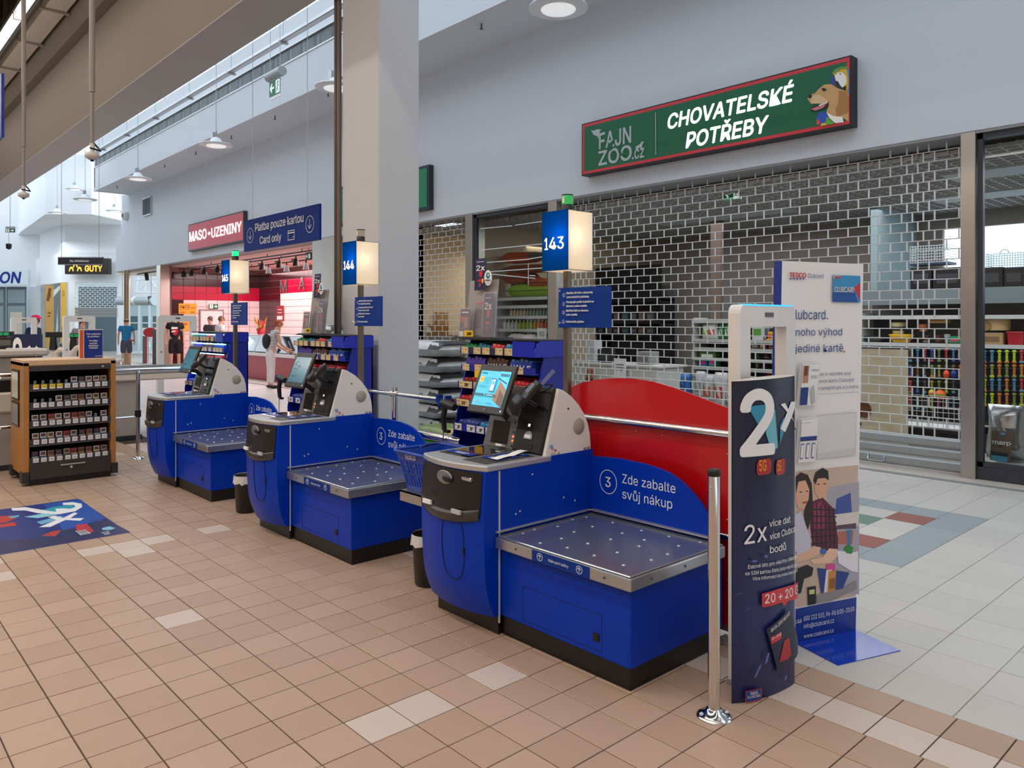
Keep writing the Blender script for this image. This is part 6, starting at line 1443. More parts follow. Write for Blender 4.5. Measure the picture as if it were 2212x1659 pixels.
# ------------------------------------------------------------------ people
SKIN = M('D6A488', .55, var=.05)
def skin_obj(name, joints, edges, mat, parent, root=0, sub=1):
    me = bpy.data.meshes.new(name); me.from_pydata([j[0] for j in joints], edges, []); me.materials.append(mat)
    o = bpy.data.objects.new(name, me); link(o, parent, False)
    md = o.modifiers.new('Skin', 'SKIN'); md.use_smooth_shade = True
    for i, j in enumerate(joints):
        sv = me.skin_vertices[0].data[i]; r = j[1]; sv.radius = r if isinstance(r, tuple) else (r, r); sv.use_root = (i == root)
    s = o.modifiers.new('Sub', 'SUBSURF'); s.levels = sub; s.render_levels = sub
    return o
def person(loc, heading, label, H=1.75, top='2A78B0', legs='3A3E4C', shorts=True, hair='6A5A4C', bald=False, lean=0.0, arms=None, step=0.0, headturn=0.0, sleeves=.55, shoes='1A1A1C', male=True, print_=None, hat=None, extras=None):
    k = H / 1.75; t = thing('person', label, 'person', loc, None, heading - math.pi / 2)
    V_ = lambda x, y, z: (x * k, (y + lean * max(0, z - .95)) * k, (z - .25 * abs(lean) * max(0, z - .95)) * k)
    J = []; E = []
    def j(p, r, par=None):
        J.append((p, tuple(q * k for q in r) if isinstance(r, tuple) else r * k)); i = len(J) - 1
        if par is not None: E.append((par, i))
        return i
    sh = .185 if male else .165
    pel = j(V_(0, 0, .95), (.15, .105)); sp = j(V_(0, .01, 1.12), (.135, .095), pel); ch = j(V_(0, .0, 1.33), (.155, .10), sp); nk = j(V_(0, .0, 1.49), (.055, .055), ch); hb = j(V_(0, .025, 1.56), (.065, .075), nk); hm = j(V_(0, .03, 1.65), (.075, .092), hb); ht = j(V_(0, .02, 1.725), (.055, .065), hm)
    A = arms or {-1: [(-.25, -.02, 1.15), (-.25, .06, .93)], 1: [(.25, -.02, 1.15), (.25, .06, .93)]}
    for s in (-1, 1):
        so = j(V_(s * sh, 0, 1.42), .055, ch); el = j(V_(*A[s][0]), .040, so); wr = j(V_(*A[s][1]), .027, el)
        e, w = Vector(A[s][0]), Vector(A[s][1]); dr = (w - e).normalized(); sd = Vector((0, 1, 0)) if abs(dr.z) > .6 else Vector((0, 0, 1)); sd = (sd - dr * sd.dot(dr)).normalized(); pl = dr.cross(sd)
        pm = j(V_(*(w + dr * .075)), (.036, .018), wr)
        for f, (off, L_) in enumerate(((-.028, .065), (-.01, .08), (.010, .075), (.027, .058))):
            kn = j(V_(*(w + dr * (.085 + L_ * .5) + sd * off * 1.1)), .0085, pm); j(V_(*(w + dr * (.085 + L_) + sd * off * 1.15 + pl * s * .02)), .007, kn)
        th = j(V_(*(w + dr * .05 + sd * .045)), .010, wr); j(V_(*(w + dr * .085 + sd * .062)), .008, th)
    for s in (-1, 1):
        st_ = s * step; hp = j(V_(s * .09, 0, .90), .088, pel); kn = j(V_(s * .105, st_ * .5 + .02, .50), .056, hp); cf_ = j(V_(s * .108, st_ * .75 - .015, .32), .05, kn); an = j(V_(s * .11, st_, .09), .034, cf_); toe = j(V_(s * .12, st_ + .13, .035), .03, an)
    skin_obj('body', J, E, SKIN, t)
    TOP = top if not isinstance(top, str) else M(top, .8, var=.08); LEG = M(legs, .85, var=.08)
    J2 = [(J[pel][0][:2] + (J[pel][0][2] - .10 * k,), (.172 * k, .13 * k)), (J[pel][0][:2] + (J[pel][0][2] + .04 * k,), (.165 * k, .122 * k)), (J[sp][0], (.152 * k, .112 * k)), (J[ch][0], (.188 * k, .138 * k)), (V_(0, -.005, 1.46), (.095 * k, .095 * k))]; E2 = [(0, 1), (1, 2), (2, 3), (3, 4)]
    for s in (-1, 1):
        so = V_(s * sh, 0, 1.42); el = Vector(V_(*A[s][0])); J2.append((so, .084 * k)); a_ = len(J2) - 1; E2.append((3, a_)); q = Vector(so).lerp(el, sleeves); J2.append((tuple(q), .066 * k)); E2.append((a_, a_ + 1))
    skin_obj('shirt', J2, E2, TOP, t)
    J3 = [(V_(0, 0, 1.04), (.158 * k, .114 * k)), (V_(0, 0, .95), (.165 * k, .118 * k))]; E3 = [(0, 1)]
    for s in (-1, 1):
        st_ = s * step; J3.append((V_(s * .092, 0, .86), .112 * k)); a_ = len(J3) - 1; E3.append((1, a_)); J3.append((V_(s * .105, st_ * .5 + .015, .49 if shorts else .50), .088 * k if shorts else .078 * k)); E3.append((a_, a_ + 1))
        if shorts: pass
        else: J3.append((V_(s * .11, st_, .10), .065 * k)); E3.append((a_ + 1, a_ + 2))
    skin_obj('shorts' if shorts else 'trousers', J3, E3, LEG, t)
    for s in (-1, 1):
        st_ = s * step; b = B().ball(V_(s * .115, st_ + .06, .045), (.05 * k, .135 * k, .045 * k)); b.build('shoe', M(shoes, .6), t, world=False)
    hc = Vector(V_(0, .025, 1.655)); b = B()
    def cap(u, v):
        a = 2 * math.pi * u; el = math.pi / 2 * v; fr = .35 * max(0, math.sin(a)); e0 = -.55 * (1 - fr * 2.2) if not bald else -.35 * (1 - fr * 3)
        ph = e0 + (math.pi / 2 - e0) * v
        if bald: ph = -.5 + .75 * v if math.sin(a) < .45 else .2
        return (hc.x + .083 * k * math.cos(a) * math.cos(ph), hc.y + .101 * k * math.sin(a) * math.cos(ph) - .008 * k, hc.z + (.105 * k * math.sin(ph)))
    b.grid(cap, 24, 8); b.build('hair', M(hair, .7, var=.2, scale=40), t, world=False)
    b = B()
    for s in (-1, 1): b.m(0).ball(V_(s * .03, .108, 1.66), (.011 * k, .006 * k, .007 * k), 8, 5); b.m(1).ball(V_(s * .082, .015, 1.645), (.012 * k, .022 * k, .032 * k), 8, 6)
    b.m(1).ball(V_(0, .122, 1.635), (.013 * k, .018 * k, .022 * k), 8, 6); b.m(2).box(*[q for pr in zip(V_(-.025, .105, 1.59), V_(.025, .118, 1.60)) for q in (min(pr), max(pr))])
    stuffed(b.build('face', [M('2A1C18', .4), SKIN, M('A85A50', .5)], t, world=False))
    if print_: print_(t, k, V_)
    if hat: B().lathe([(.13 * k, 0), (.115 * k, .03 * k), (.08 * k, .09 * k), (0, .11 * k)], V_(0, .02, 1.70), 18).build('hat', M(hat, .7), t, world=False)
    if extras: extras(t, k, V_)
    return t
H_ = lambda px: YAW - math.atan((px - 1106) / F)
def extra_red(t, k, V_): B().box(.10, .24, -.13, -.10, .93, .98).build('red_cloth', M('B01830', .7), t, world=False)
q = onZ(273, 795); person(q, H_(273), 'balding person in blue shirt and grey shorts walking away down the mall', 1.73, '1A78A8', '4A5060', True, '5A4638', True, step=.06, extras=extra_red)
def tee(t, k, V_):
    p = P2((.11, .150, 1.16), (-1, 0, 0), UP, .22, .28, .004); p.poly(PWHITE, [(0, .7), (.85, .75), (.9, .95), (.05, .98)]).poly(PRED, [(.1, .3), (.95, .35), (.9, .7), (.1, .68)]).poly(PWHITE, [(.0, .35), (.6, .4), (.55, .55), (.05, .5)]).poly(PRED, [(.3, .05), (.7, .0), (.9, .3), (.2, .3)]); p.b.build('shirt_print', p.mats, t, world=False)
q = onT(378, 700, 25); person((q.x, q.y, 0), H_(380) + math.pi, 'person in black printed shirt and black shorts standing at the meat shop edge', 1.86, '141214', '18161A', True, '3A2A20', print_=tee, step=.04)
STR = bpy.data.materials.new('striped_shirt'); STR.use_nodes = True; nt = STR.node_tree; tc = nt.nodes.new('ShaderNodeTexCoord'); wv = nt.nodes.new('ShaderNodeTexWave'); wv.bands_direction = 'Z'; wv.inputs['Scale'].default_value = 9; cr2 = nt.nodes.new('ShaderNodeValToRGB'); cr2.color_ramp.elements[0].color = lin('2A2A30'); cr2.color_ramp.elements[1].color = lin('F0E6E4'); cr2.color_ramp.elements[0].position = .25; cr2.color_ramp.elements[1].position = .35
nt.links.new(tc.outputs['Object'], wv.inputs[0]); nt.links.new(wv.outputs['Fac'], cr2.inputs[0]); nt.links.new(cr2.outputs[0], nt.nodes['Principled BSDF'].inputs['Base Color'])
def pack(t, k, V_):
    b = B().ball(V_(0, -.17, 1.20), (.14 * k, .10 * k, .20 * k), 12, 8); b.build('backpack', M('1C1A22', .6), t, world=False)
    B().ball(V_(0, -.075, 1.72), (.055, .055, .05)).build('hair_bun', M('A8522E', .7, var=.2), t, world=False)
q = onT(584, 700, 18.4); person((q.x, q.y, 0), math.radians(-8), 'red haired person with dark backpack and white trousers leaning over the meat counter', 1.68, STR, 'E6DCD8', False, 'A8522E', lean=.28, male=False, sleeves=.15, arms={-1: [(-.22, .14, 1.12), (-.16, .40, .95)], 1: [(.22, .14, 1.12), (.16, .42, .95)]}, extras=pack)
q = onT(455, 700, 25.2); person((q.x, q.y, 0), H_(455) + math.pi - .6, 'bearded person in dark shirt behind the farthest snack rack in the meat shop', 1.78, '3A3438', '2A2A2E', False, '5A4034')
q = onT(472, 700, 24.0); person((q.x, q.y, 0), H_(472) - 1.2, 'short haired person in white shirt looking down, in front of the white door', 1.80, 'D9D0D0', '5A5A60', False, '6A4A34', lean=.1)
def glasses(t, k, V_):
    b = B(); [ring(b, V_(s * .032, .125, 1.66), (1, 0, 0), (0, 0, 1), .022, .004, 14) for s in (-1, 1)]; b.build('glasses', BLACK, t, world=False)
q = onT(177, 700, 19.5); person((q.x, q.y, 0), H_(177) + math.pi + .3, 'cashier with dark hair and glasses seen through the middle grey gate', 1.70, '8A8088', '2A2A2E', False, '3A2420', lean=.05, extras=glasses)
q = onT(68, 700, 19.0); person((q.x, q.y, 0), H_(68) - 1.0, 'person with a bright pink cap and navy shirt behind the leftmost gate', 1.74, '1C2A48', '1C2A48', False, '3A2A24', lean=.12, hat='D81858')

# ------------------------------------------------------------------ far shops and entrance
def fr_panel(name, label, cat, pxa, pxb, t_, z0, z1, mat, th=.08):
    a, c = onT(pxa, 700, t_), onT(pxb, 700, t_); r = (c - a); w = Vector((r.x, r.y, 0)).length; r = Vector((r.x, r.y, 0)).normalized(); n = Vector((r.y, -r.x, 0))
    if n.dot(a) > 0: n = -n
    t = thing(name, label, cat, ((a.x + c.x) / 2, (a.y + c.y) / 2, z0)); B().obox((a.x, a.y, z0), r * w, -n * th, (0, 0, z1 - z0)).build('board', mat, t)
    return t, P2(Vector((a.x, a.y, z0)) + n * .002, r, UP, w, z1 - z0, .002), n
zt = lambda py, t_: EYE - (py - HY) / F * t_
t, p, n = fr_panel('shop_sign', 'black shop sign with yellow lettering and arcs behind the hanging dark sign', 'sign', 140, 235, 36.4, zt(592, 36.4), zt(558, 36.4), M('17130F', .4), .25)
GY = lit('F2B63A', .8); p.tp(GY, 'GUTY', (183, 586), (221, 586), (183, 574), .08)
for cx, cy in ((154, 586), (163, 578), (172, 586)):
    q = p.q((cx, cy)); w_ = 5.2 / 95.
    for rd in (1, .55): 
        pts = [(q[0] + w_ * rd * math.cos(a * math.pi / 8), q[1] + .30 * rd * math.sin(a * math.pi / 8)) for a in range(9)]; p.poly(GY if rd == 1 else M('17130F', .4), pts)
p.b.build('lettering', p.mats, t)
t, p, n = fr_panel('hanging_sign', 'grey hanging farewell sign with silver frame in front of the black shop sign', 'sign', 125, 222, 24, zt(572, 24), zt(555, 24), M('3A3A40', .5), .06)
p.rect(M('B9BCC0', .4), 0, .9, 1, 1).rect(M('B9BCC0', .4), 0, 0, 1, .07).text(PWHITE, 'Na shledanou', .27, .36, .28, .42, .04); p.b.build('lettering', p.mats, t)
for px in (133, 214):
    q = onT(px, 555, 24); B().tube([q, (q.x, q.y, 8.9)], .008, 5).build('wire', GALV, t)
t, p, n = fr_panel('shop_sign', 'white shop sign with slanted blue letters cut off at the left edge', 'sign', -90, 61, 40, zt(615, 40), zt(583, 40), M('DDE6EA', .5), .2)
p.tp(M('0A2A86', .4), 'ON', (-2, 611), (43, 611), (-2, 588), .06, .15); p.b.build('lettering', p.mats, t)
# glass front under it
for (xa, xb) in ((-60, 12), (14, 57)):
    t, p, n = fr_panel('shop_window', ['left', 'right'][xa > 0] + ' part of the framed glass front under the white shop sign', 'window', xa, xb, 40.5, 0.1, 3.45, M('8FA0A4', .2, var=.15, scale=.6), .05)
    FRM = M('5A666A', .5)
    for z in (.0, .955, .70): p.rect(FRM, 0, z if z < .9 else .955, 1, (z + .045))
    for x in (0, .94): p.rect(FRM, x, 0, x + .06, 1)
    p.rect(M('C9BFB0', .6), .2, .05, .8, .6); p.b.build('frame', p.mats, t)
# poster panels and the far grille
for i, (xa, xb, h, h2) in enumerate(((98, 115, 'C89A58', '7A4A28'), (116, 130, '6A7478', 'C9D0C4'), (131, 143, 'D8A84A', '7A5A3A'))):
    tA = 38.6 - 1.2 * i; t, p, n = fr_panel('window_poster', ['tan', 'grey', 'ochre'][i] + ' tall window poster, %s beside the half closed far grille' % ['leftmost', 'middle one', 'rightmost'][i], 'poster', xa, xb, tA, .25, 3.45, M(h, .5, var=.15, scale=1.5), .06)
    if i == 0: p.line(M(h2, .5), .3, .75, .6, .95, .15).line(M(h2, .5), .6, .95, .55, .8, .1).rect(M(h2, .5), .3, .55, .7, .57).rect(M(h2, .5), .3, .50, .6, .52)
    if i == 1: p.poly(M(h2, .5), [(0, .8), (1, .92), (1, .98), (0, .9)]).poly(M(h2, .5), [(.3, .2), (.7, .3), (.6, .6), (.8, .7), (.5, .5)])
    if i == 2: p.text(M(h2, .5), 'G', .3, .8, .08, .4).line(M(h2, .5), .3, .3, .7, .45, .1).ring(M(h2, .5), .5, .25, .12, .03)
    p.b.build('print', p.mats, t)
wall_pts('trim_5', [onT(88, 700, 39.4), onT(97, 700, 38.8)], 0, 3.5, STEEL, .1)
a, c = onT(162, 700, 36.9), onT(252, 700, 36.9); r = (c - a); r.z = 0; w = r.length; r.normalize()
t = thing('rolling_grille', 'half lowered far grille with solid slats under the black shop sign', 'shutter', ((a.x + c.x) / 2, (a.y + c.y) / 2, 1.75)); zb, zs = zt(685, 36.9), zt(664, 36.9)
for i in range(13):
    z = zs + (3.5 - zs) * i / 12; B().tube([(a.x, a.y, z), (a.x + r.x * w, a.y + r.y * w, z)], .014, 6).build('rod', GR, t)
b = B()
for i in range(12):
    for k in range(9):
        x = (k + .5 * (i % 2)) * w / 8.5; z = zs + (3.5 - zs) * i / 12; b.obox((a.x + r.x * x, a.y + r.y * x, z), r * .03, Vector((-r.y, r.x, 0)) * .02, (0, 0, (3.5 - zs) / 12))
stuffed(b.build('link', GR, t))
for i in range(3): B().obox((a.x, a.y, zb + (zs - zb) * i / 3), r * w, Vector((-r.y, r.x, 0)) * .03, (0, 0, (zs - zb) / 3 - .015)).build('slat', GALV, t)
wall_pts('wall_end', [onT(155, 700, 42), onT(262, 700, 42)], 0, 3.5, M('6A8088', .8), .1)
# entrance: round steel column, air curtain, doors
q = onX(271, 700, 8.55); struct(B().lathe([(.11, 0), (.11, 3.5)], (8.6, q.y, 0), 16), 'column', M('B8A48E', .3, .8))
a, c = onT(257, 650, 35.5), onT(335, 650, 33.5)
t = thing('air_curtain', 'grey round air curtain tube above the bright entrance doors', 'air curtain', (a + c) / 2); B().tube([a, c], .20, 14).build('tube', M('9AA6AA', .4), t); m_ = a.lerp(c, .5); d_ = (c - a).normalized(); B().tube([m_ - d_ * .12, m_ + d_ * .12], .21, 14).build('band', M('D8DEE0', .4), t); q = a.lerp(c, .88); B().cbox(q - Vector((.1, .2, -.05)), (.12, .12, .3)).build('sensor', BLACK, t)
for f in (.1, .9): q = a.lerp(c, f); B().tube([q, (q.x, q.y, 4.9)], .02, 6).build('hanger', GALV, t)
for i, (xa, xb, t_) in enumerate(((275, 300, 38), (302, 322, 38), (324, 345, 38))):
    t, p, n = fr_panel('glass_door', '%s bright glass door leaf under the air curtain tube' % ['left', 'middle', 'right'][i], 'door', xa, xb, t_, 0.02, 2.6, M('BFD4D8', .15, var=.08, scale=.8), .04)
    for x in (0, .92): p.rect(M('E6EEF0', .4), x, 0, x + .08, 1)
    p.rect(M('E6EEF0', .4), 0, .93, 1, 1).rect(M('E6EEF0', .4), 0, 0, 1, .05).rect(M('5A7278', .3), .3, .45, .9, .72).rect(M('E6EEF0', .4), .3, .58, .9, .60); p.b.build('frame', p.mats, t)
wall_pts('wall_end', [onT(262, 700, 37.5), onT(360, 700, 37.5)], 2.65, 5.0, WHITE2, .2)
t = thing('truss', 'white metal lattice hanging above the entrance doors', 'truss', onT(310, 620, 35)); b = B(); 
for (x0_, y0_, x1_, y1_) in ((295, 590, 345, 588), (292, 605, 345, 600), (292, 632, 325, 605), (325, 605, 345, 630), (292, 632, 345, 632), (300, 590, 292, 632), (318, 590, 312, 632)): b.tube([onT(x0_, y0_, 36), onT(x1_, y1_, 36)], .035, 6)
b.build('lattice', M('E2EAEC', .4), t); 
for px in (296, 340): q = onT(px, 590, 36); B().tube([q, (q.x, q.y, 4.95)], .02, 6).build('hanger', GALV, t)
t, p, n = fr_panel('notice_board', 'white entrance notice with grey lines between the doors and the grey turnstile', 'sign', 307, 336, 31, zt(738, 31), zt(708, 31), M('EEF2F4', .4), .03)
for y in (.8, .65, .5): p.rect(M('7A8488', .5), .25, y, .75, y + .05)
p.b.build('print', p.mats, t); q = onT(321, 700, 31); B().tube([(q.x, q.y, 0), (q.x, q.y, 1.4)], .03, 8).build('post', ALU, t)
t = thing('turnstile', 'grey and red entrance barrier beside the person in black', 'turnstile', onT(325, 700, 29.5) * 1.0); t.location.z = 0
for (xa, xb, tt, m_, zz_) in ((308, 318, 29.5, M('6A7478', .5), 1.05), (330, 342, 28.5, M('5A666C', .5), 1.3)):
    a, c = onT(xa, 700, tt), onT(xb, 700, tt); r = c - a; r.z = 0; B().obox((a.x, a.y, 0), r, (.1, .3, 0), (0, 0, zz_)).build('post', m_, t)
a, c = onT(316, 700, 29.3), onT(331, 700, 28.8); B().tube([(a.x, a.y, 0), (a.x, a.y, 1.05), (c.x, c.y, 1.05), (c.x, c.y, .0)], .03, 8).build('red_frame', PRED, t)
b = B(); q = onT(325, 718, 29); disc(b, q, (SA, -CA, 0), UP, .28, 18, .18); b.build('round_sign', M('C83A3A', .5), t)
t = thing('track_lights', 'short black track with one spot under the entrance ceiling', 'lamp', onX(310, 588, 9.2)); a, c = onX(297, 588, 9.2), onX(345, 583, 9.2); a.z = c.z = 3.42; B().tube([a, c], .025, 6).build('rail', BLACK, t); q = a.lerp(c, .4); B().tube([(q.x, q.y, 3.42), (q.x + .02, q.y - .08, 3.15)], .07, 10).build('spot', BLACK, t)
struct(B().box(8.9, 14, 27.4, 33, 3.45, 3.55), 'ceiling', M('E8DCCB', .7))
t = thing('exit_sign', 'white framed green escape sign hanging on a pole at the far left', 'sign', onT(22, 497, 26)); q = onT(22, 497, 26); r_ = Vector((SA, -CA, 0)); 
a, c = onT(12, 502, 26), onT(33, 495, 26); r2 = c - a; r2.z = 0; B().obox(a, r2, (.03, .04, 0), (0, 0, .13)).build('plate', PWHITE, t); exit_print(a - Vector((.01, .02, 0)), r2.normalized(), r2.length, .12, False, t); B().obox(a + Vector((0, 0, .14)), r2, (.06, .08, 0), (0, 0, .06)).build('lamp_body', ALU, t); B().tube([(q.x, q.y, a.z + .2), (q.x, q.y, 8.9)], .02, 6).build('pole', PWHITE, t)
q = onT(19, 533, 26); t2 = B().tube([(q.x, q.y, a.z), (q.x, q.y, q.z + .05)], .012, 6).build('stem', PWHITE, t); B().lathe([(0, -.10), (.08, -.06), (.09, .0), (.09, .1)], q, 14).build('dome_camera', M('20242C', .3), t)

# ------------------------------------------------------------------ staffed checkouts at the left
CB = M('D8CBBB', .55, var=.03); CGY = M('A49C94', .6, var=.04); CK = M('1A1918', .4)
a = onZ(303, 948)
t = thing('checkout_counter', 'beige staffed checkout counter end between the wooden cabinet and farthest self checkout', 'counter', (a.x - .9, a.y + .6, 0))
Yc = a.y; xr = a.x; xl = onY(245, 900, Yc).x - .35
B().box(xl - 1.2, xr, Yc, Yc + .9, .06, .80).build('side_panel', CGY, t); B().box(xl - 1.2, xr + .02, Yc - .01, Yc + .9, 0, .06).build('kick_base', DGREY, t)
B().box(xl - 1.2, xr + .75, Yc - .06, Yc + .95, .80, .90).build('counter_edge', CB, t, bevel=.02); B().box(xl - 1.2, xr + .62, Yc, Yc + .9, .90, .935).build('belt', M('3A3836', .6), t); B().box(xl - 1.2, xr + .72, Yc - .07, Yc - .04, .90, .945).build('bumper_trim', ALU, t); B().box(xl - 1.2, xr + .70, Yc + .30, Yc + .36, .935, .99).build('guard_rail', ALU, t)
t = thing('barrier_rail', 'chrome double rail with one post running past the wooden cabinet', 'barrier', (2.6, 9.6, 0)); Yr = 9.55
a = onY(250, 801, Yr); c = onY(418, 797, Yr); B().tube([(1.0, Yr, a.z), (c.x, Yr, a.z)], .022, 12).build('rail', CHROME, t)
a2_ = onY(312, 1000, Yr); px_ = onZ(312, 997); B().tube([(px_.x, Yr, 0), (px_.x, Yr, a.z)], .022, 12).build('post', CHROME, t); B().lathe([(.07, 0), (.06, .015), (.025, .03)], (px_.x, Yr, 0), 16).build('base', CHROME, t); z2 = onY(285, 902, Yr).z; B().tube([(1.0, Yr, z2), (px_.x, Yr, z2)], .018, 12).build('rail', CHROME, t); B().tube([(px_.x, Yr, z2 - .0), (px_.x, Yr, z2 + .08)], .035, 12).build('bracket', CK, t)
t = thing('checkout_counter', 'beige and black staffed checkout counter cut off at the left edge', 'counter', (.6, 10.3, 0)); Yk = 9.75
X1 = onY(40, 900, Yk).x + .35
B().box(-1.2, X1, Yk, Yk + .85, .06, .62).build('side_panel', CGY, t); B().box(-1.2, X1, Yk, Yk + .85, 0, .06).build('kick_base', DGREY, t); B().box(-1.2, X1 + .02, Yk - .03, Yk + .88, .62, .84).build('counter_edge', CB, t, bevel=.02)
B().box(-1.2, X1 - .05, Yk + .02, Yk + .8, .84, .97).build('black_well', CK, t); B().box(-1.2, X1 - .02, Yk, Yk + .3, .97, 1.03).build('shelf', M('B9B3AC', .5), t, bevel=.02)
B().box(-.6, X1 - .15, Yk + .1, Yk + .5, 1.03, 1.22).build('scale_housing', M('8E8880', .5), t, bevel=.02); B().box(-.6, X1 - .05, Yk + .05, Yk + .55, 1.22, 1.30).build('till_top', M('C2BAB0', .5), t, bevel=.02)
rz_ = thing('barrier_rail', 'chrome double rail left of the wooden cabinet', 'barrier', (.8, 9.45, 0)); z_a, z_b = onY(20, 818, 9.45).z, onY(20, 927, 9.45).z
for z in (z_a, z_b): B().tube([(-.4, 9.45, z), (1.44, 9.45, z)], .02, 12).build('rail', CHROME, rz_)
B().tube([(.3, 9.45, 0), (.3, 9.45, z_a)], .02, 12).build('post', CHROME, rz_)
t = thing('till_monitor', 'dark till monitor in a grey frame on the left edge checkout', 'monitor', (.75, 9.95, 1.30)); a, c = onY(-25, 765, 9.95), onY(27, 732, 9.95); B().box(a.x, c.x, 9.93, 9.97, 1.32, c.z + .02).build('frame', M('2A2826', .4), t); B().box(a.x + .03, c.x - .02, 9.925, 9.93, 1.34, c.z - .01).build('screen', M('6A6862', .2), t); B().box((a.x + c.x) / 2 - .05, (a.x + c.x) / 2 + .05, 9.95, 10.02, 1.30, 1.33).build('foot', CK, t)
# checkout poster board behind
t, p, n = fr_panel('advertising_board', 'dark blue board with white 2x behind the left edge till', 'display', 22, 89, 12.7, .55, zt(722, 12.7), M('1C2450', .45), .04)
p.text(PWHITE, '2', .08, .28, .62, .32, .06).poly(PWHITE, [(.52, .72), (.64, .78), (.97, .38), (.86, .30)]).poly(PWHITE, [(.55, .36), (.66, .28), (.95, .70), (.85, .78)]).poly(M('6BB8CC', .4), [(.1, .5), (.35, .75), (.3, .5)]); p.b.build('print', p.mats, t); q = onT(55, 700, 12.78); B().cbox((q.x, q.y, .3), (.3, .3, .6)).build('stand', DGREY, t)
# back lane: white counter with displays
t = thing('checkout_counter', 'white staffed checkout counter carrying black customer displays behind the wooden cabinet', 'counter', onT(150, 700, 14.2)); t.location.z = 0
WCT = t; a, c = onT(-60, 700, 13.1), onT(215, 700, 13.1); r = c - a; r.z = 0; n_ = Vector((-r.y, r.x, 0)).normalized(); B().obox((a.x, a.y, 0), r, n_ * .7, (0, 0, .88)).build('body', M('C9C2BA', .5), t); B().obox((a.x, a.y, .88), r * 1.02, n_ * .75, (0, 0, .05)).build('counter_top', M('D9D6D2', .4), t, bevel=.01)
for i, (xa, xb, ya, yb2, tt, lit_) in enumerate(((97, 136, 717, 729, 13.5, 0), (144, 176, 720, 730, 13.5, 1), (-12, 27, 716, 727, 13.5, 1))):
    a, c = onT(xa, yb2, tt), onT(xb, ya, tt); r = c - a; r.z = 0; t = thing('customer_display', ['dark customer display on a black T post behind the cabinet', 'customer display with green digits beside the orange notice', 'customer display with green digits at the left picture edge'][i], 'display', (a + c) / 2); t.location.z = .93
    B().obox(a, r, Vector((-r.y, r.x, 0)).normalized() * .06, (0, 0, c.z - a.z)).build('screen', CK, t, bevel=.01); m_ = (a + c) / 2; B().tube([(m_.x, m_.y + .04, a.z + .02), (m_.x, m_.y + .04, a.z - .22)], [.05, .07], 10).build('neck', CK, t); B().tube([(m_.x, m_.y + .04, a.z - .22), (m_.x, m_.y + .04, .93)], .05, 10).build('post', CB, t)
    if lit_: p = P2(a - Vector((.0, .003, 0)) + r * .1, r.normalized(), UP, r.length * .8, c.z - a.z, .001); GN = M('1FB870', .4, emit=.5, var=0); [p.rect(GN, x, y, x + .38, y + .16) for x in (.05, .5) for y in (.28, .58)]; p.b.build('digits', p.mats, t)
a, c = onT(124, 757, 13.5), onT(142, 740, 13.5); r = c - a; r.z = 0; t = thing('card_reader', 'grey boxed card reader standing behind the wooden cabinet', 'card reader', a); t.location.z = .93; B().obox((a.x, a.y, .93), r, Vector((-r.y, r.x, 0)).normalized() * .12, (0, 0, c.z - .93)).build('body', M('8A9496', .5), t, bevel=.01); p = P2(Vector((a.x, a.y, a.z)) - Vector((.0, .004, 0)), r.normalized(), UP, r.length, c.z - a.z, .001); p.rect(M('4A5A66', .3), .25, .55, .85, .8).rect(M('B9C4C6', .3), .3, .2, .8, .4); p.b.build('keys', p.mats, t)
for pts, tt in (([(122, 762), (130, 755), (140, 757)], 13.4), ([(150, 770), (165, 752), (172, 750)], 13.4)):
    P_ = [onT(x, y, tt) for x, y in pts]; B().tube([(P_[0].x, P_[0].y, .93)] + P_, .045, 8).build('arm', CB, WCT)
for X_, ya_, yb_2 in ((4.5, 6, 13), (6.5, 5, 20), (6.8, 2, 32), (7.0, 6, 30)): struct(B().box(X_ - .03, X_ + .03, ya_, yb_2, 8.78, 9.02), 'beam', WHITE2)
for px, tt in ((162, 33), (124, 32), (248, 34), (103, 36), (133, 24), (214, 24), (22, 26)):
    q = onT(px, 700, tt); struct(B().box(q.x - .5, q.x + .5, q.y - .04, q.y + .04, 8.8, 9.05), 'beam', WHITE2)
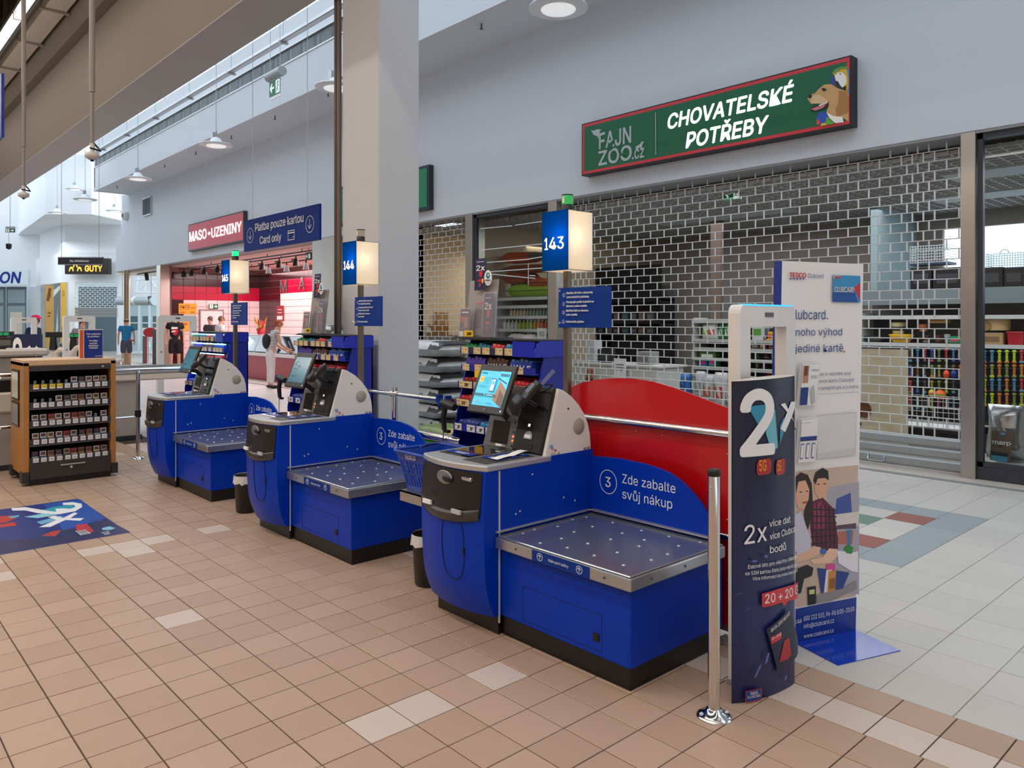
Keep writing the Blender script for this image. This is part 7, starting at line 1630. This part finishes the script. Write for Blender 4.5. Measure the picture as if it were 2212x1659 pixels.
# ------------------------------------------------------------------ pet shop: shelves and goods behind the grille and windows
def shelf_unit(name, label, x0, x1, y0, y1, zs, mat, back=True, th=.025):
    t = thing(name, label, 'shelf', ((x0 + x1) / 2, (y0 + y1) / 2, 0))
    for y in (y0, y1 - .03): B().box(x0, x1, y, y + .03, 0, max(zs) + .05).build('upright', mat, t)
    if back: B().box(x1 - .02, x1, y0, y1, .05, max(zs) + .3).build('back_panel', M('5A5A58', .7), t)
    for z in zs: B().box(x0, x1 - .02, y0, y1, z - th, z).box(x0 - .012, x0, y0, y1, z - th - .02, z + .01).build('shelf', mat, t)
    return t
def good(kind, px0, py0, px1, py1, X, hexes, label, depth=.22, cat=None, z=None, grp=None):
    a, c = onX(px0, py1, X), onX(px1, py0, X); w, h = a.y - c.y, c.z - a.z; zb = a.z if z is None else z; h = c.z - zb
    t = thing(kind, label, cat or kind.split('_')[-1], (X + depth / 2, (a.y + c.y) / 2, zb), grp); m1 = M(hexes[0], .5, var=.12, scale=12); m2 = M(hexes[1], .5, var=.08)
    L = lambda b, n, m, **k: b.build(n, m, t, world=False, **k); d = depth
    if kind in ('goods_box', 'storage_bin', 'monitor'):
        L(B().box(-d / 2, d / 2, -w / 2, w / 2, 0, h), 'body', m1, bevel=min(.01, h / 8)); L(B().box(-d / 2 - .002, -d / 2, -w * .35, w * .35, h * .25, h * .7), 'label_print', m2)
    elif kind in ('food_bag', 'food_pouch'):
        def f(sg):
            def g(u, v):
                e = 1 - (2 * u - 1) ** 2; q = max(0, 1 - (2 * v - 1) ** 6) ** .5
                return (sg * (.004 + d / 2 * e ** .5 * q * (.9 + .1 * math.sin(9 * v + 7 * u))), (.5 - u) * w * (1 - .12 * v + .04 * math.sin(8 * v)), v * h)
            return g
        L(B().grid(f(-1), 8, 10, flip=True).grid(f(1), 8, 10), 'bag', m1); L(B().box(-d / 2 * .95, -d / 2 * .92 + .004, -w * .3, w * .3, h * .25, h * .6), 'label_print', m2)
    elif kind == 'bowl': L(B().lathe([(w * .32, 0), (w * .5, h * .9), (w * .46, h), (w * .3, h * .2), (0, h * .15)], (0, 0, 0), 16), 'bowl', m1); L(B().lathe([(w * .37, h * .25), (w * .46, h * .6), (w * .455, h * .62)], (0, 0, 0), 16), 'band', m2)
    elif kind == 'ball': L(B().ball((0, 0, h / 2), (w / 2, w / 2, h / 2), 12, 8), 'ball', m1); L(B().lathe([(w * .502, h * .44), (w * .506, h * .5), (w * .502, h * .56)], (0, 0, 0), 14), 'band', m2)
    elif kind == 'pet_cushion':
        L(B().grid(lambda u, v: ((u - .5) * d, (.5 - v) * w, h / 2 + h / 2 * (max(0, 1 - (2 * u - 1) ** 4) * max(0, 1 - (2 * v - 1) ** 6)) ** .5 * (1 + .12 * math.sin(5 * v + 3 * u))), 10, 14).grid(lambda u, v: ((u - .5) * d, (.5 - v) * w, h / 2 - h / 2 * (max(0, 1 - (2 * u - 1) ** 4) * max(0, 1 - (2 * v - 1) ** 6)) ** .4), 10, 14, flip=True), 'cushion', m1)
        L(B().tube([(-d / 2, (.5 - i / 10) * w, h / 2) for i in range(11)], .012, 6), 'piping', m2)
    elif kind in ('rope_toy', 'plush_toy'):
        r = min(w, h) * .16
        b = B()
        for k in (0, 1): b.tube([(math.cos(i * 1.1 + k * 3.1) * r * .6, math.sin(i * 1.1 + k * 3.1) * r * .6, h * .15 + h * .7 * i / 9) for i in range(10)], r, 6)
        L(b, 'rope', m1); L(B().ball((0, 0, h * .12), (r * 1.8, w * .42, h * .12), 8, 6), 'knot', m2); L(B().ball((0, 0, h * .88), (r * 1.7, w * .38, h * .11), 8, 6), 'knot', m1)
    elif kind == 'bottle': L(B().lathe([(w * .48, 0), (w * .48, h * .68), (w * .2, h * .8), (w * .2, h * .86)], (0, 0, 0), 10), 'bottle', m1); L(B().lathe([(w * .24, h * .86), (w * .22, h), (0, h)], (0, 0, 0), 8), 'cap', m2)
    elif kind == 'basket':
        b = B(); hw, hd = w / 2, d / 2; b.add([(-hd * .85, -hw * .9, 0), (hd * .85, -hw * .9, 0), (hd * .85, hw * .9, 0), (-hd * .85, hw * .9, 0), (-hd, -hw, h), (hd, -hw, h), (hd, hw, h), (-hd, hw, h)], [(0, 3, 2, 1), (0, 1, 5, 4), (1, 2, 6, 5), (2, 3, 7, 6), (3, 0, 4, 7)]); L(b, 'body', m1); L(B().tube([(-hd, -hw, h), (hd, -hw, h), (hd, hw, h), (-hd, hw, h), (-hd, -hw, h)], .01, 6, cap=False), 'rim', m2)
    elif kind == 'pet_cage':
        b = B(); n = 14
        for i in range(n + 1): b.tube([(-d / 2, -w / 2 + w * i / n, h * .12), (-d / 2, -w / 2 + w * i / n, h)], .004, 4)
        for i in range(7): zz = h * .12 + h * .88 * i / 6; b.tube([(d / 2, -w / 2, zz), (-d / 2, -w / 2, zz), (-d / 2, w / 2, zz), (d / 2, w / 2, zz)], .004, 4)
        stuffed(L(b, 'wire_bars', m2)); L(B().box(-d / 2, d / 2, -w / 2, w / 2, 0, h * .12), 'tray', m1)
        if hexes[0] == '5FA0B0': L(B().tube([(-d / 2, -w * .12 * math.cos(i * math.pi / 8), h + w * .12 * math.sin(i * math.pi / 8)) for i in range(9)], .006, 5), 'handle', m2)
    elif kind == 'pet_house':
        L(B().grid(lambda u, v: (-d / 2 * math.sin(math.pi * u) ** .6, (math.cos(math.pi * u)) * w / 2, h * v), 12, 2), 'shell', m1); L(B().poly([(-d * .0, (math.cos(math.pi * i / 12)) * w / 2, h) for i in range(13)]).poly([(0, w / 2, 0), (0, -w / 2, 0), (0, -w / 2, h), (0, w / 2, h)]), 'back', m1)
        L(B().lathe([(w * .16, -.01), (w * .2, -.02), (w * .2, .0)], (-d / 2 * .97, w * .30, h * .38), 14, axis='x'), 'hole_rim', m2)
    elif kind == 'paper_notice': L(B().box(-.004, .004, -w / 2, w / 2, 0, h), 'sheet', m1); L(B().box(-.006, -.004, -w * .32, w * .32, h * .55, h * .6).box(-.006, -.004, -w * .32, w * .32, h * .68, h * .73).box(-.006, -.004, -w * .25, w * .25, h * .42, h * .47), 'lettering', m2)
    return t
WS = M('C9CCCC', .5)
# left display window: cushions, board, bottle shelves
u1 = shelf_unit('display_shelf', 'white display shelf with rows of bottles under the coloured cushions', 9.55, 9.95, 9.50, 10.90, (onX(1080, 740, 9.6).z, onX(1080, 711, 9.6).z, onX(1080, 684, 9.6).z, onX(1080, 662, 9.6).z, onX(1080, 645, 9.6).z), WS)
for q in (('pet_cushion', 1092, 610, 1186, 644, ('8FB82A', '5A7A1A'), 'lime green pet cushion at the bottom of the window stack', .5), ('pet_cushion', 1082, 586, 1135, 614, ('A04028', '6A2A1A'), 'rust red pet cushion just above the lime green cushion, left half', .4),
          ('pet_cushion', 1138, 598, 1186, 622, ('B0502A', '7A3018'), 'burnt orange pet cushion overhanging the lime green one', .4), ('pet_cushion', 1082, 566, 1186, 592, ('8A4A30', '5A2A1A'), 'brown pet cushion in the middle of the window stack', .45),
          ('pet_cushion', 1080, 540, 1144, 570, ('D2502E', '9A3018'), 'bright orange pet cushion on top of the window stack', .4), ('pet_cushion', 1124, 541, 1186, 562, ('5A6266', '3A4246'), 'dark grey pet cushion on top of the stack beside the lane lamp', .35)):
    good(q[0], q[1], q[2], q[3], q[4], 9.6, q[5], q[6], q[7])
BT = [(1100, 684, 665, 7, 13, ['C9B89A', '8A9A8A', '6A8A7A']), (1086, 711, 690, 8, 12, ['D8D8D0', 'C8C8C0', '9AB02A', '8FAA30', 'C9803A', 'B8402A']), (1118, 740, 718, 8, 8, ['2F7F6A', 'B84A3A', '6A9A3A', '2A6A8A'])]
BW = [['top', 'middle', 'lowest'], []]
for r, (x0_, yb, yt_, dx, n, cl) in enumerate(BT):
    for k in range(n):
        h_ = cl[k * len(cl) // n]
        good('bottle', x0_ + k * dx, yt_ + (k % 3), x0_ + k * dx + dx - 1.5, yb, 9.62, (h_, 'E4E4DC'), 'small bottle in the %s bottle row, %s from the left, under the window cushions' % (BW[0][r], ORD[k]), .06, 'bottle', onX(1080, yb, 9.6).z + .001, 'bottles in the display window')
good('paper_notice', 1160, 709, 1180, 738, 8.78, ('E8EAE8', '3A6A5A'), 'white and green calendar sheet on the glass below the bottles', .01, 'notice')
good('pet_cushion', 1092, 722, 1132, 745, 9.2, ('D8CFC4', 'B8AFA4'), 'cream rounded pet bed in front of the bottle shelves', .4)
# boxes behind the narrower grille
good('goods_box', 903, 700, 936, 724, 9.4, ('9A7040', 'D8D8D4'), 'brown carton with a white label behind the grille above the sacks', .4, 'box', None); good('goods_box', 904, 672, 920, 699, 9.5, ('A88A5A', '8A6A3A'), 'tall tan carton standing behind the labelled carton', .3, 'box'); good('goods_box', 922, 674, 944, 700, 9.6, ('B09060', '8A6A3A'), 'second tan carton right of the tall one behind the grille', .3, 'box')
solo(B().box(9.2, 9.9, 11.2, 12.6, 0, onX(910, 723, 9.4).z - .002), 'display_table', M('6A6258', .7), 'plain table carrying the brown cartons behind the narrower grille', 'table')
# sales desk and dark furniture seen through the wide grille on its left
zd = onX(1300, 785, 9.8).z
solo(B().box(9.8, 10.5, 7.35, 9.1, 0, zd - .03).box(9.76, 10.54, 7.3, 9.15, zd - .03, zd), 'sales_desk', M('C9C8C4', .5), 'pale sales desk behind the wide grille above the red barrier', 'desk')
good('paper_notice', 1326, 775, 1352, 819, 9.74, ('EEEEEC', '8A8A88'), 'white typed notice leaning on the sales desk behind the grille', .01, 'notice'); good('monitor', 1290, 755, 1322, 784, 10.0, ('1A1C1E', '2E3A34'), 'dark till monitor on the sales desk behind the grille', .1, 'monitor', zd); good('goods_box', 1374, 760, 1404, 783, 10.0, ('8A8C8A', '6A6C6A'), 'grey box at the right end of the sales desk', .25, 'box', zd)
good('goods_box', 1265, 735, 1285, 784, 10.05, ('B9BCC0', 'A8ACB0'), 'pale tall till housing at the left end of the sales desk', .2, 'box', zd); good('plush_toy', 1262, 797, 1270, 822, 9.72, ('A84A20', '6A2A14'), 'orange brown toy hanging on the desk front, left one', .05, 'toy'); good('plush_toy', 1272, 797, 1280, 822, 9.72, ('B8522A', '7A3014'), 'orange brown toy hanging on the desk front, right one', .05, 'toy')
dw = shelf_unit('wall_shelf', 'black wall shelving with dark toys behind the numbered lane lamp', 12.5, 12.95, 9.28, 10.98, (.4, .9, 1.35, 1.6, 2.05), M('16161A', .6))
B().box(12.48, 12.52, 9.28, 10.98, 2.05, 2.75).build('fascia', M('101014', .6), dw)
for k in range(14):
    x = 1288 + (k % 7) * 18; r = k // 7; good('goods_box', x, 672 + r * 36, x + 14, 686 + r * 36, 12.52, (('3A3234', '5A5A5E', '4A2A28', '2A4A5A', '3A3A40', '6A4A3A', '4A4A4A')[k % 7], '6A6A6C'), 'small dark goods box, %s on the %s shelf behind the blue instruction plate' % (ORD[k % 7], ('upper', 'lower')[r]), .2, 'box', (1.6, 1.35)[r] + .001, 'dark boxes on the black shelving')
struct(B().box(11.9, 12.0, 7.55, 7.75, 0, 3.4), 'trim_6', M('6A5A50', .6)); struct(B().box(13.4, 13.5, 6.0, 7.6, 0, 2.3), 'door_2', M('7A746E', .6))
# gondola with packets, seen left of and through the white gate
g1 = shelf_unit('gondola_shelf', 'pale gondola with packets and toys behind the white security gate', 11.5, 11.95, 6.05, 7.85, tuple(onX(1600, y, 11.52).z - .001 for y in (880, 812.5, 796.5, 776, 753.5, 734.5)) + (1.62,), M('B4B8B4', .5))
GS = [(1513, 700, 1534, 733, 'food_pouch', ('C9D0C4', '8A9A3A'), 'pale packet with green print, first on the gondola'), (1526, 697, 1547, 733, 'food_pouch', ('E0E0D8', 'C03A4A'), 'white packet with a red picture on the gondola'), (1550, 698, 1562, 733, 'food_pouch', ('4A8A5A', 'C9D8C0'), 'green slim packet left of the taller green one'), (1563, 695, 1576, 733, 'food_pouch', ('3A7A4A', 'D8E0C8'), 'taller green packet in the gondola row'), (1574, 700, 1596, 733, 'food_pouch', ('D8D8DC', '2A4A9A'), 'silver packet with blue print beside the white gate'), (1510, 760, 1545, 778, 'goods_box', ('4A6A3A', 'E4E4DC'), 'long green and white carton lying on the gondola'), (1512, 776, 1526, 790, 'goods_box', ('2A7AB0', 'C83A8A'), 'blue pack with pink stripe, left one'), (1530, 776, 1546, 790, 'goods_box', ('3A9A8A', 'D84A9A'), 'teal pack with pink end, right one'),
      (1624, 700, 1648, 735, 'goods_box', ('C9CCC8', '5A9A3A'), 'white box with a green circle seen through the gate'), (1654, 717, 1680, 735, 'goods_box', ('E8B020', 'C03A2A'), 'bright yellow box seen through the gate'), (1649, 700, 1660, 733, 'goods_box', ('8A8A8E', '5A5A60'), 'grey carton beside the yellow box'), (1622, 741, 1638, 753, 'goods_box', ('5A4A44', '8A8A88'), 'dark small box, first in the row under the yellow box'), (1640, 740, 1654, 753, 'goods_box', ('6A5038', 'B89A5A'), 'brown small box, second in the row under the yellow box'), (1660, 740, 1678, 753, 'goods_box', ('9A4A24', '3A2A24'), 'rust small box, third in the row under the yellow box'), (1624, 760, 1638, 774, 'plush_toy', ('2A5A4A', '3A6A5A'), 'green plush toy in the upper toy row seen through the gate'), (1642, 759, 1658, 774, 'plush_toy', ('5A4034', '8A7A70'), 'brown plush toy beside the green one through the gate'), (1662, 760, 1678, 774, 'plush_toy', ('6A4A34', '4A3A30'), 'dark brown plush toy at the right of the upper toy row'), (1624, 780, 1636, 796, 'plush_toy', ('8A8078', '5A5048'), 'grey plush toy in the lower toy row through the gate'), (1638, 778, 1652, 796, 'plush_toy', ('9A5A2A', '7A4420'), 'tan plush toy in the lower toy row through the gate'), (1645, 800, 1666, 812, 'plush_toy', ('C83A24', 'A82A1A'), 'red plush toy at the bottom seen through the gate'), (1590, 745, 1598, 775, 'plush_toy', ('3A3028', 'C9A030'), 'black and yellow toy at the left edge of the gate')]
for (xa, ya, xb, yb, kd, hx_, lb) in GS: good(kd, xa, ya, xb, yb, 11.52, hx_, lb, .16)
for i, (xa, ya, xb, yb, hx_, lb) in enumerate(((1464, 808, 1484, 850, ('2A6AB0', '1A4A8A'), 'blue pet food bag, leftmost behind the red barrier'), (1496, 803, 1517, 860, ('B9BCC0', '8A8C90'), 'shiny silver pet food bag behind the red barrier'), (1513, 812, 1538, 870, ('B4B6B6', 'B8562A'), 'grey pet food bag with an orange base behind the barrier'), (1536, 806, 1566, 880, ('C4C6C6', 'B83A3A'), 'white pet food bag with red lettering behind the barrier'), (1560, 836, 1580, 885, ('A8AAAA', '5A5A5C'), 'grey pet food bag touching the curved totem edge'), (1578, 805, 1600, 845, ('C9CACA', '9A9A9A'), 'pale pet food bag behind the left leg of the gate'))):
    good('food_bag', xa, ya, xb, yb, 10.0 + .04 * i, hx_, lb, .2)
zb_ = onX(1520, 882, 10.0).z
solo(B().box(9.95, 10.5, 5.9, 7.2, 0, zb_ - .02).box(9.93, 10.52, 5.88, 7.22, zb_ - .02, zb_ - .001), 'display_plinth', M('8A8C8A', .6), 'low grey plinth under the pet food bags behind the grille', 'plinth')
# right part: shelf wall below the bright window
zl = onX(1960, 742, 11.8).z; zt_ = onX(1965, 655, 11.8).z
g2 = shelf_unit('wall_shelf', 'long shelf wall with bowls and hanging toys below the bright window', 11.8, 12.28, .85, 5.06, (.18, zl, zl + .40), WS)
B().box(11.78, 11.82, .85, 5.06, zt_ - .02, zt_ + .20).build('fascia', M('7A868A', .5), g2); B().box(11.84, 12.27, .85, 5.06, zt_ + .185, zt_ + .20).build('top_shelf', M('4A4E50', .5), g2)
FX = zt_ + .202
for i, (xa, xb) in enumerate(((1966, 2012), (2014, 2078), (2112, 2166), (2168, 2212))): good('storage_bin', xa, 576, xb, 634, 11.9, ('121316', '3A3C40'), 'black lidded storage bin, %s of four on top of the long shelf wall' % ORD[i], .4, 'bin', FX)
good('pet_cage', 1966, 528, 2048, 574, 12.0, ('2A3A5A', 'C9D8DC'), 'wire pet cage on the bins before the bright window, seen through the grille', .35, 'cage'); good('pet_cage', 2130, 545, 2211, 584, 12.0, ('5FA0B0', '8FC0C8'), 'pale blue wire pet cage on the bins in the right window', .35, 'cage')
for xa, ya, xb, yb, kd, hx_, lb in ((1906, 688, 1934, 697, 'basket', ('B02A6A', 'D04A8A'), 'pink basket on the upper shelf behind the card standee edge'), (1862, 726, 1905, 738, 'bowl', ('2A2E34', '4A4E54'), 'black pet bowl on the shelf beside the white standee'), (1915, 722, 1968, 739, 'bowl', ('E0B020', 'B8862A'), 'yellow bowl stand on the shelf behind the grille'), (1918, 696, 1952, 721, 'bowl', ('C9C08A', '3A3C34'), 'stack of cream and black bowls behind the grille'), (1978, 700, 2000, 716, 'bowl', ('C87A54', 'A85A3A'), 'terracotta pet bowl behind the grille'), (2004, 698, 2044, 716, 'goods_box', ('B8905A', '8A6A3A'), 'rounded wooden pet house on the shelf behind the grille'), (2050, 727, 2074, 741, 'goods_box', ('2A8A5A', 'C83A5A'), 'green and pink boxed toy at the right end of the grille shelf'), (1985, 724, 2005, 740, 'plush_toy', ('5A4A3A', '8A7A6A'), 'brown plush toy lying behind the yellow bowl stand'), (2010, 724, 2032, 740, 'plush_toy', ('6A3A2A', '4A2A20'), 'dark red plush toy beside the metal bowls'), (2034, 722, 2048, 740, 'bowl', ('B4B8BC', '8A8E92'), 'small metal pet bowl near the right end of the grille')):
    good(kd, xa, ya, xb, yb, 11.84, hx_, lb, .2, None, zl + .402 if yb < 718 and kd != 'bowl' else None)
good('pet_house', 2118, 690, 2176, 718, 11.84, ('C9A876', '9A7A4A'), 'pale wooden half round pet house on the right window shelf', .3, 'pet house', zl + .20); good('basket', 2175, 718, 2211, 742, 11.84, ('B8202A', 'D84A4A'), 'red plastic basket on the right window shelf', .3, None, zl + .001); good('goods_box', 2118, 719, 2166, 742, 11.84, ('B89468', '8A6A4A'), 'tan felt pet box on the right window shelf', .3, 'box', zl + .001)
rr = random.Random(4); CLR = ['7A8A3A', '3A7A9A', 'B83A3A', '9A9A40', '4A4A52', 'C87A2A', '2A4A8A', '6A7A4A', '8A5A3A', '5A8AA0', 'C0C040', 'A83A5A']; CN = ['olive', 'teal', 'red', 'khaki', 'dark grey', 'orange', 'navy', 'moss', 'brown', 'pale blue', 'yellow', 'crimson']
rk = B()
for r in range(4):
    for k in range(9):
        ci = rr.randrange(12); x = 1944 + k * 15.5; y = 754 + r * 34
        good('rope_toy', x, y, x + 11, y + 29, 11.74, (CLR[ci], CLR[(ci + 5) % 12]), '%s rope toy hanging behind the grille, %s from the left in the %s row' % (CN[ci], ORD[k], ORD[r]), .06, 'toy', None, 'rope toys hanging behind the grille')
for r in range(4):
    for k in range(6):
        ci = rr.choice((0, 3, 10, 10, 5, 1, 9, 2)); x = 2118 + k * 16; y = 756 + r * 31
        good('rope_toy', x, y, x + 14, y + 30, 11.74, ('B8D020' if ci == 10 else CLR[ci], CLR[(ci + 7) % 12]), '%s rope toy in the right window, %s from the left in the %s row' % ('lime' if ci == 10 else CN[ci], ORD[k], ORD[r]), .08, 'toy', None, 'rope toys hanging in the right window')
for z in (onX(1960, 754, 11.78).z, onX(1960, 788, 11.78).z, onX(1960, 822, 11.78).z, onX(1960, 856, 11.78).z): B().tube([(11.79, .9, z), (11.79, 5.0, z)], .008, 5).build('hook_rail', DGREY, g2)
B().box(11.9, 12.25, .88, 5.02, .18, zl - .03).build('peg_panel', M('1E1E20', .7), g2)
for xa, ya, xb, yb, h_, lb in ((1936, 766, 1950, 781, ('2A6AB8', '1A4A8A'), 'bright blue toy ball at the left of the rope toys'), (2036, 800, 2050, 818, ('E8582A', 'B8381A'), 'orange toy ball hanging among the rope toys'), (2052, 800, 2066, 818, ('1A3A8A', '12286A'), 'navy toy ball right of the orange ball'), (2004, 842, 2018, 857, ('D8C040', 'E0583A'), 'yellow and red toy ball, smaller one low behind the grille'), (2018, 843, 2042, 863, ('E86A2A', '7AB02A'), 'big orange and green toy ball low behind the grille')): good('ball', xa, ya, xb, yb, 11.66, h_, lb, .05)
good('pet_house', 1846, 757, 1938, 962, 9.85, ('CDBFA4', '6A4020'), 'tall cream fabric cat house behind the grille beside the white standee', .7, 'cat house', .02); good('pet_cage', 1926, 860, 2085, 925, 10.6, ('D8DADA', 'C4C8C8'), 'low white wire cage on the black base behind the grille', .5, 'cage')
zc_ = onX(2000, 925, 10.6).z; solo(B().box(10.55, 11.3, 3.0, 4.5, 0, zc_ - .002).box(10.53, 11.32, 2.98, 4.52, zc_ - .04, zc_ - .002), 'display_plinth', M('16171A', .5), 'black plinth under the low white wire cage', 'plinth')
# food bags in the right window
fb = good('food_bag', 2122, 880, 2212, 998, 9.1, ('B4B6B8', 'B4B6B8'), 'large silver pet food bag with brown label in the right window', .28, 'bag', .16)
for o in fb.children:
    o.data.materials.clear(); o.data.materials.append(M('C4C6C8', .22, .85, var=.1, bump=.15, scale=14))
cw = crop(1850, 740, 1270 / 362.); p = P2((8.955, 2.6, 0), XR, UP, 1, 1, .001)
p.pp(M('6A5844', .5, var=.15), [cw(*q) for q in ((1030, 665), (1195, 685), (1160, 912), (1010, 885))]); p.tp(PWHITE, 'marp', cw(1030, 765), cw(1170, 772), cw(1030, 735), .04); p.pp(M('2A1A14', .5), [cw(*q) for q in ((1075, 778), (1110, 780), (1108, 792), (1076, 790))]); p.pp(M('182028', .5), [cw(*q) for q in ((1025, 820), (1150, 838), (1146, 868), (1022, 850))]).pp(M('4AA8D0', .5), [cw(*q) for q in ((1022, 850), (1146, 868), (1142, 912), (1015, 888))]).pp(M('5AA8D0', .5), [cw(*q) for q in ((1090, 680), (1130, 684), (1128, 700), (1095, 698))])
o = p.b.build('label_print', p.mats, fb)
B().box(8.95, 9.5, 1.7, 2.48, .0, .15).build('display_floor', M('8A8C8A', .6), w2)
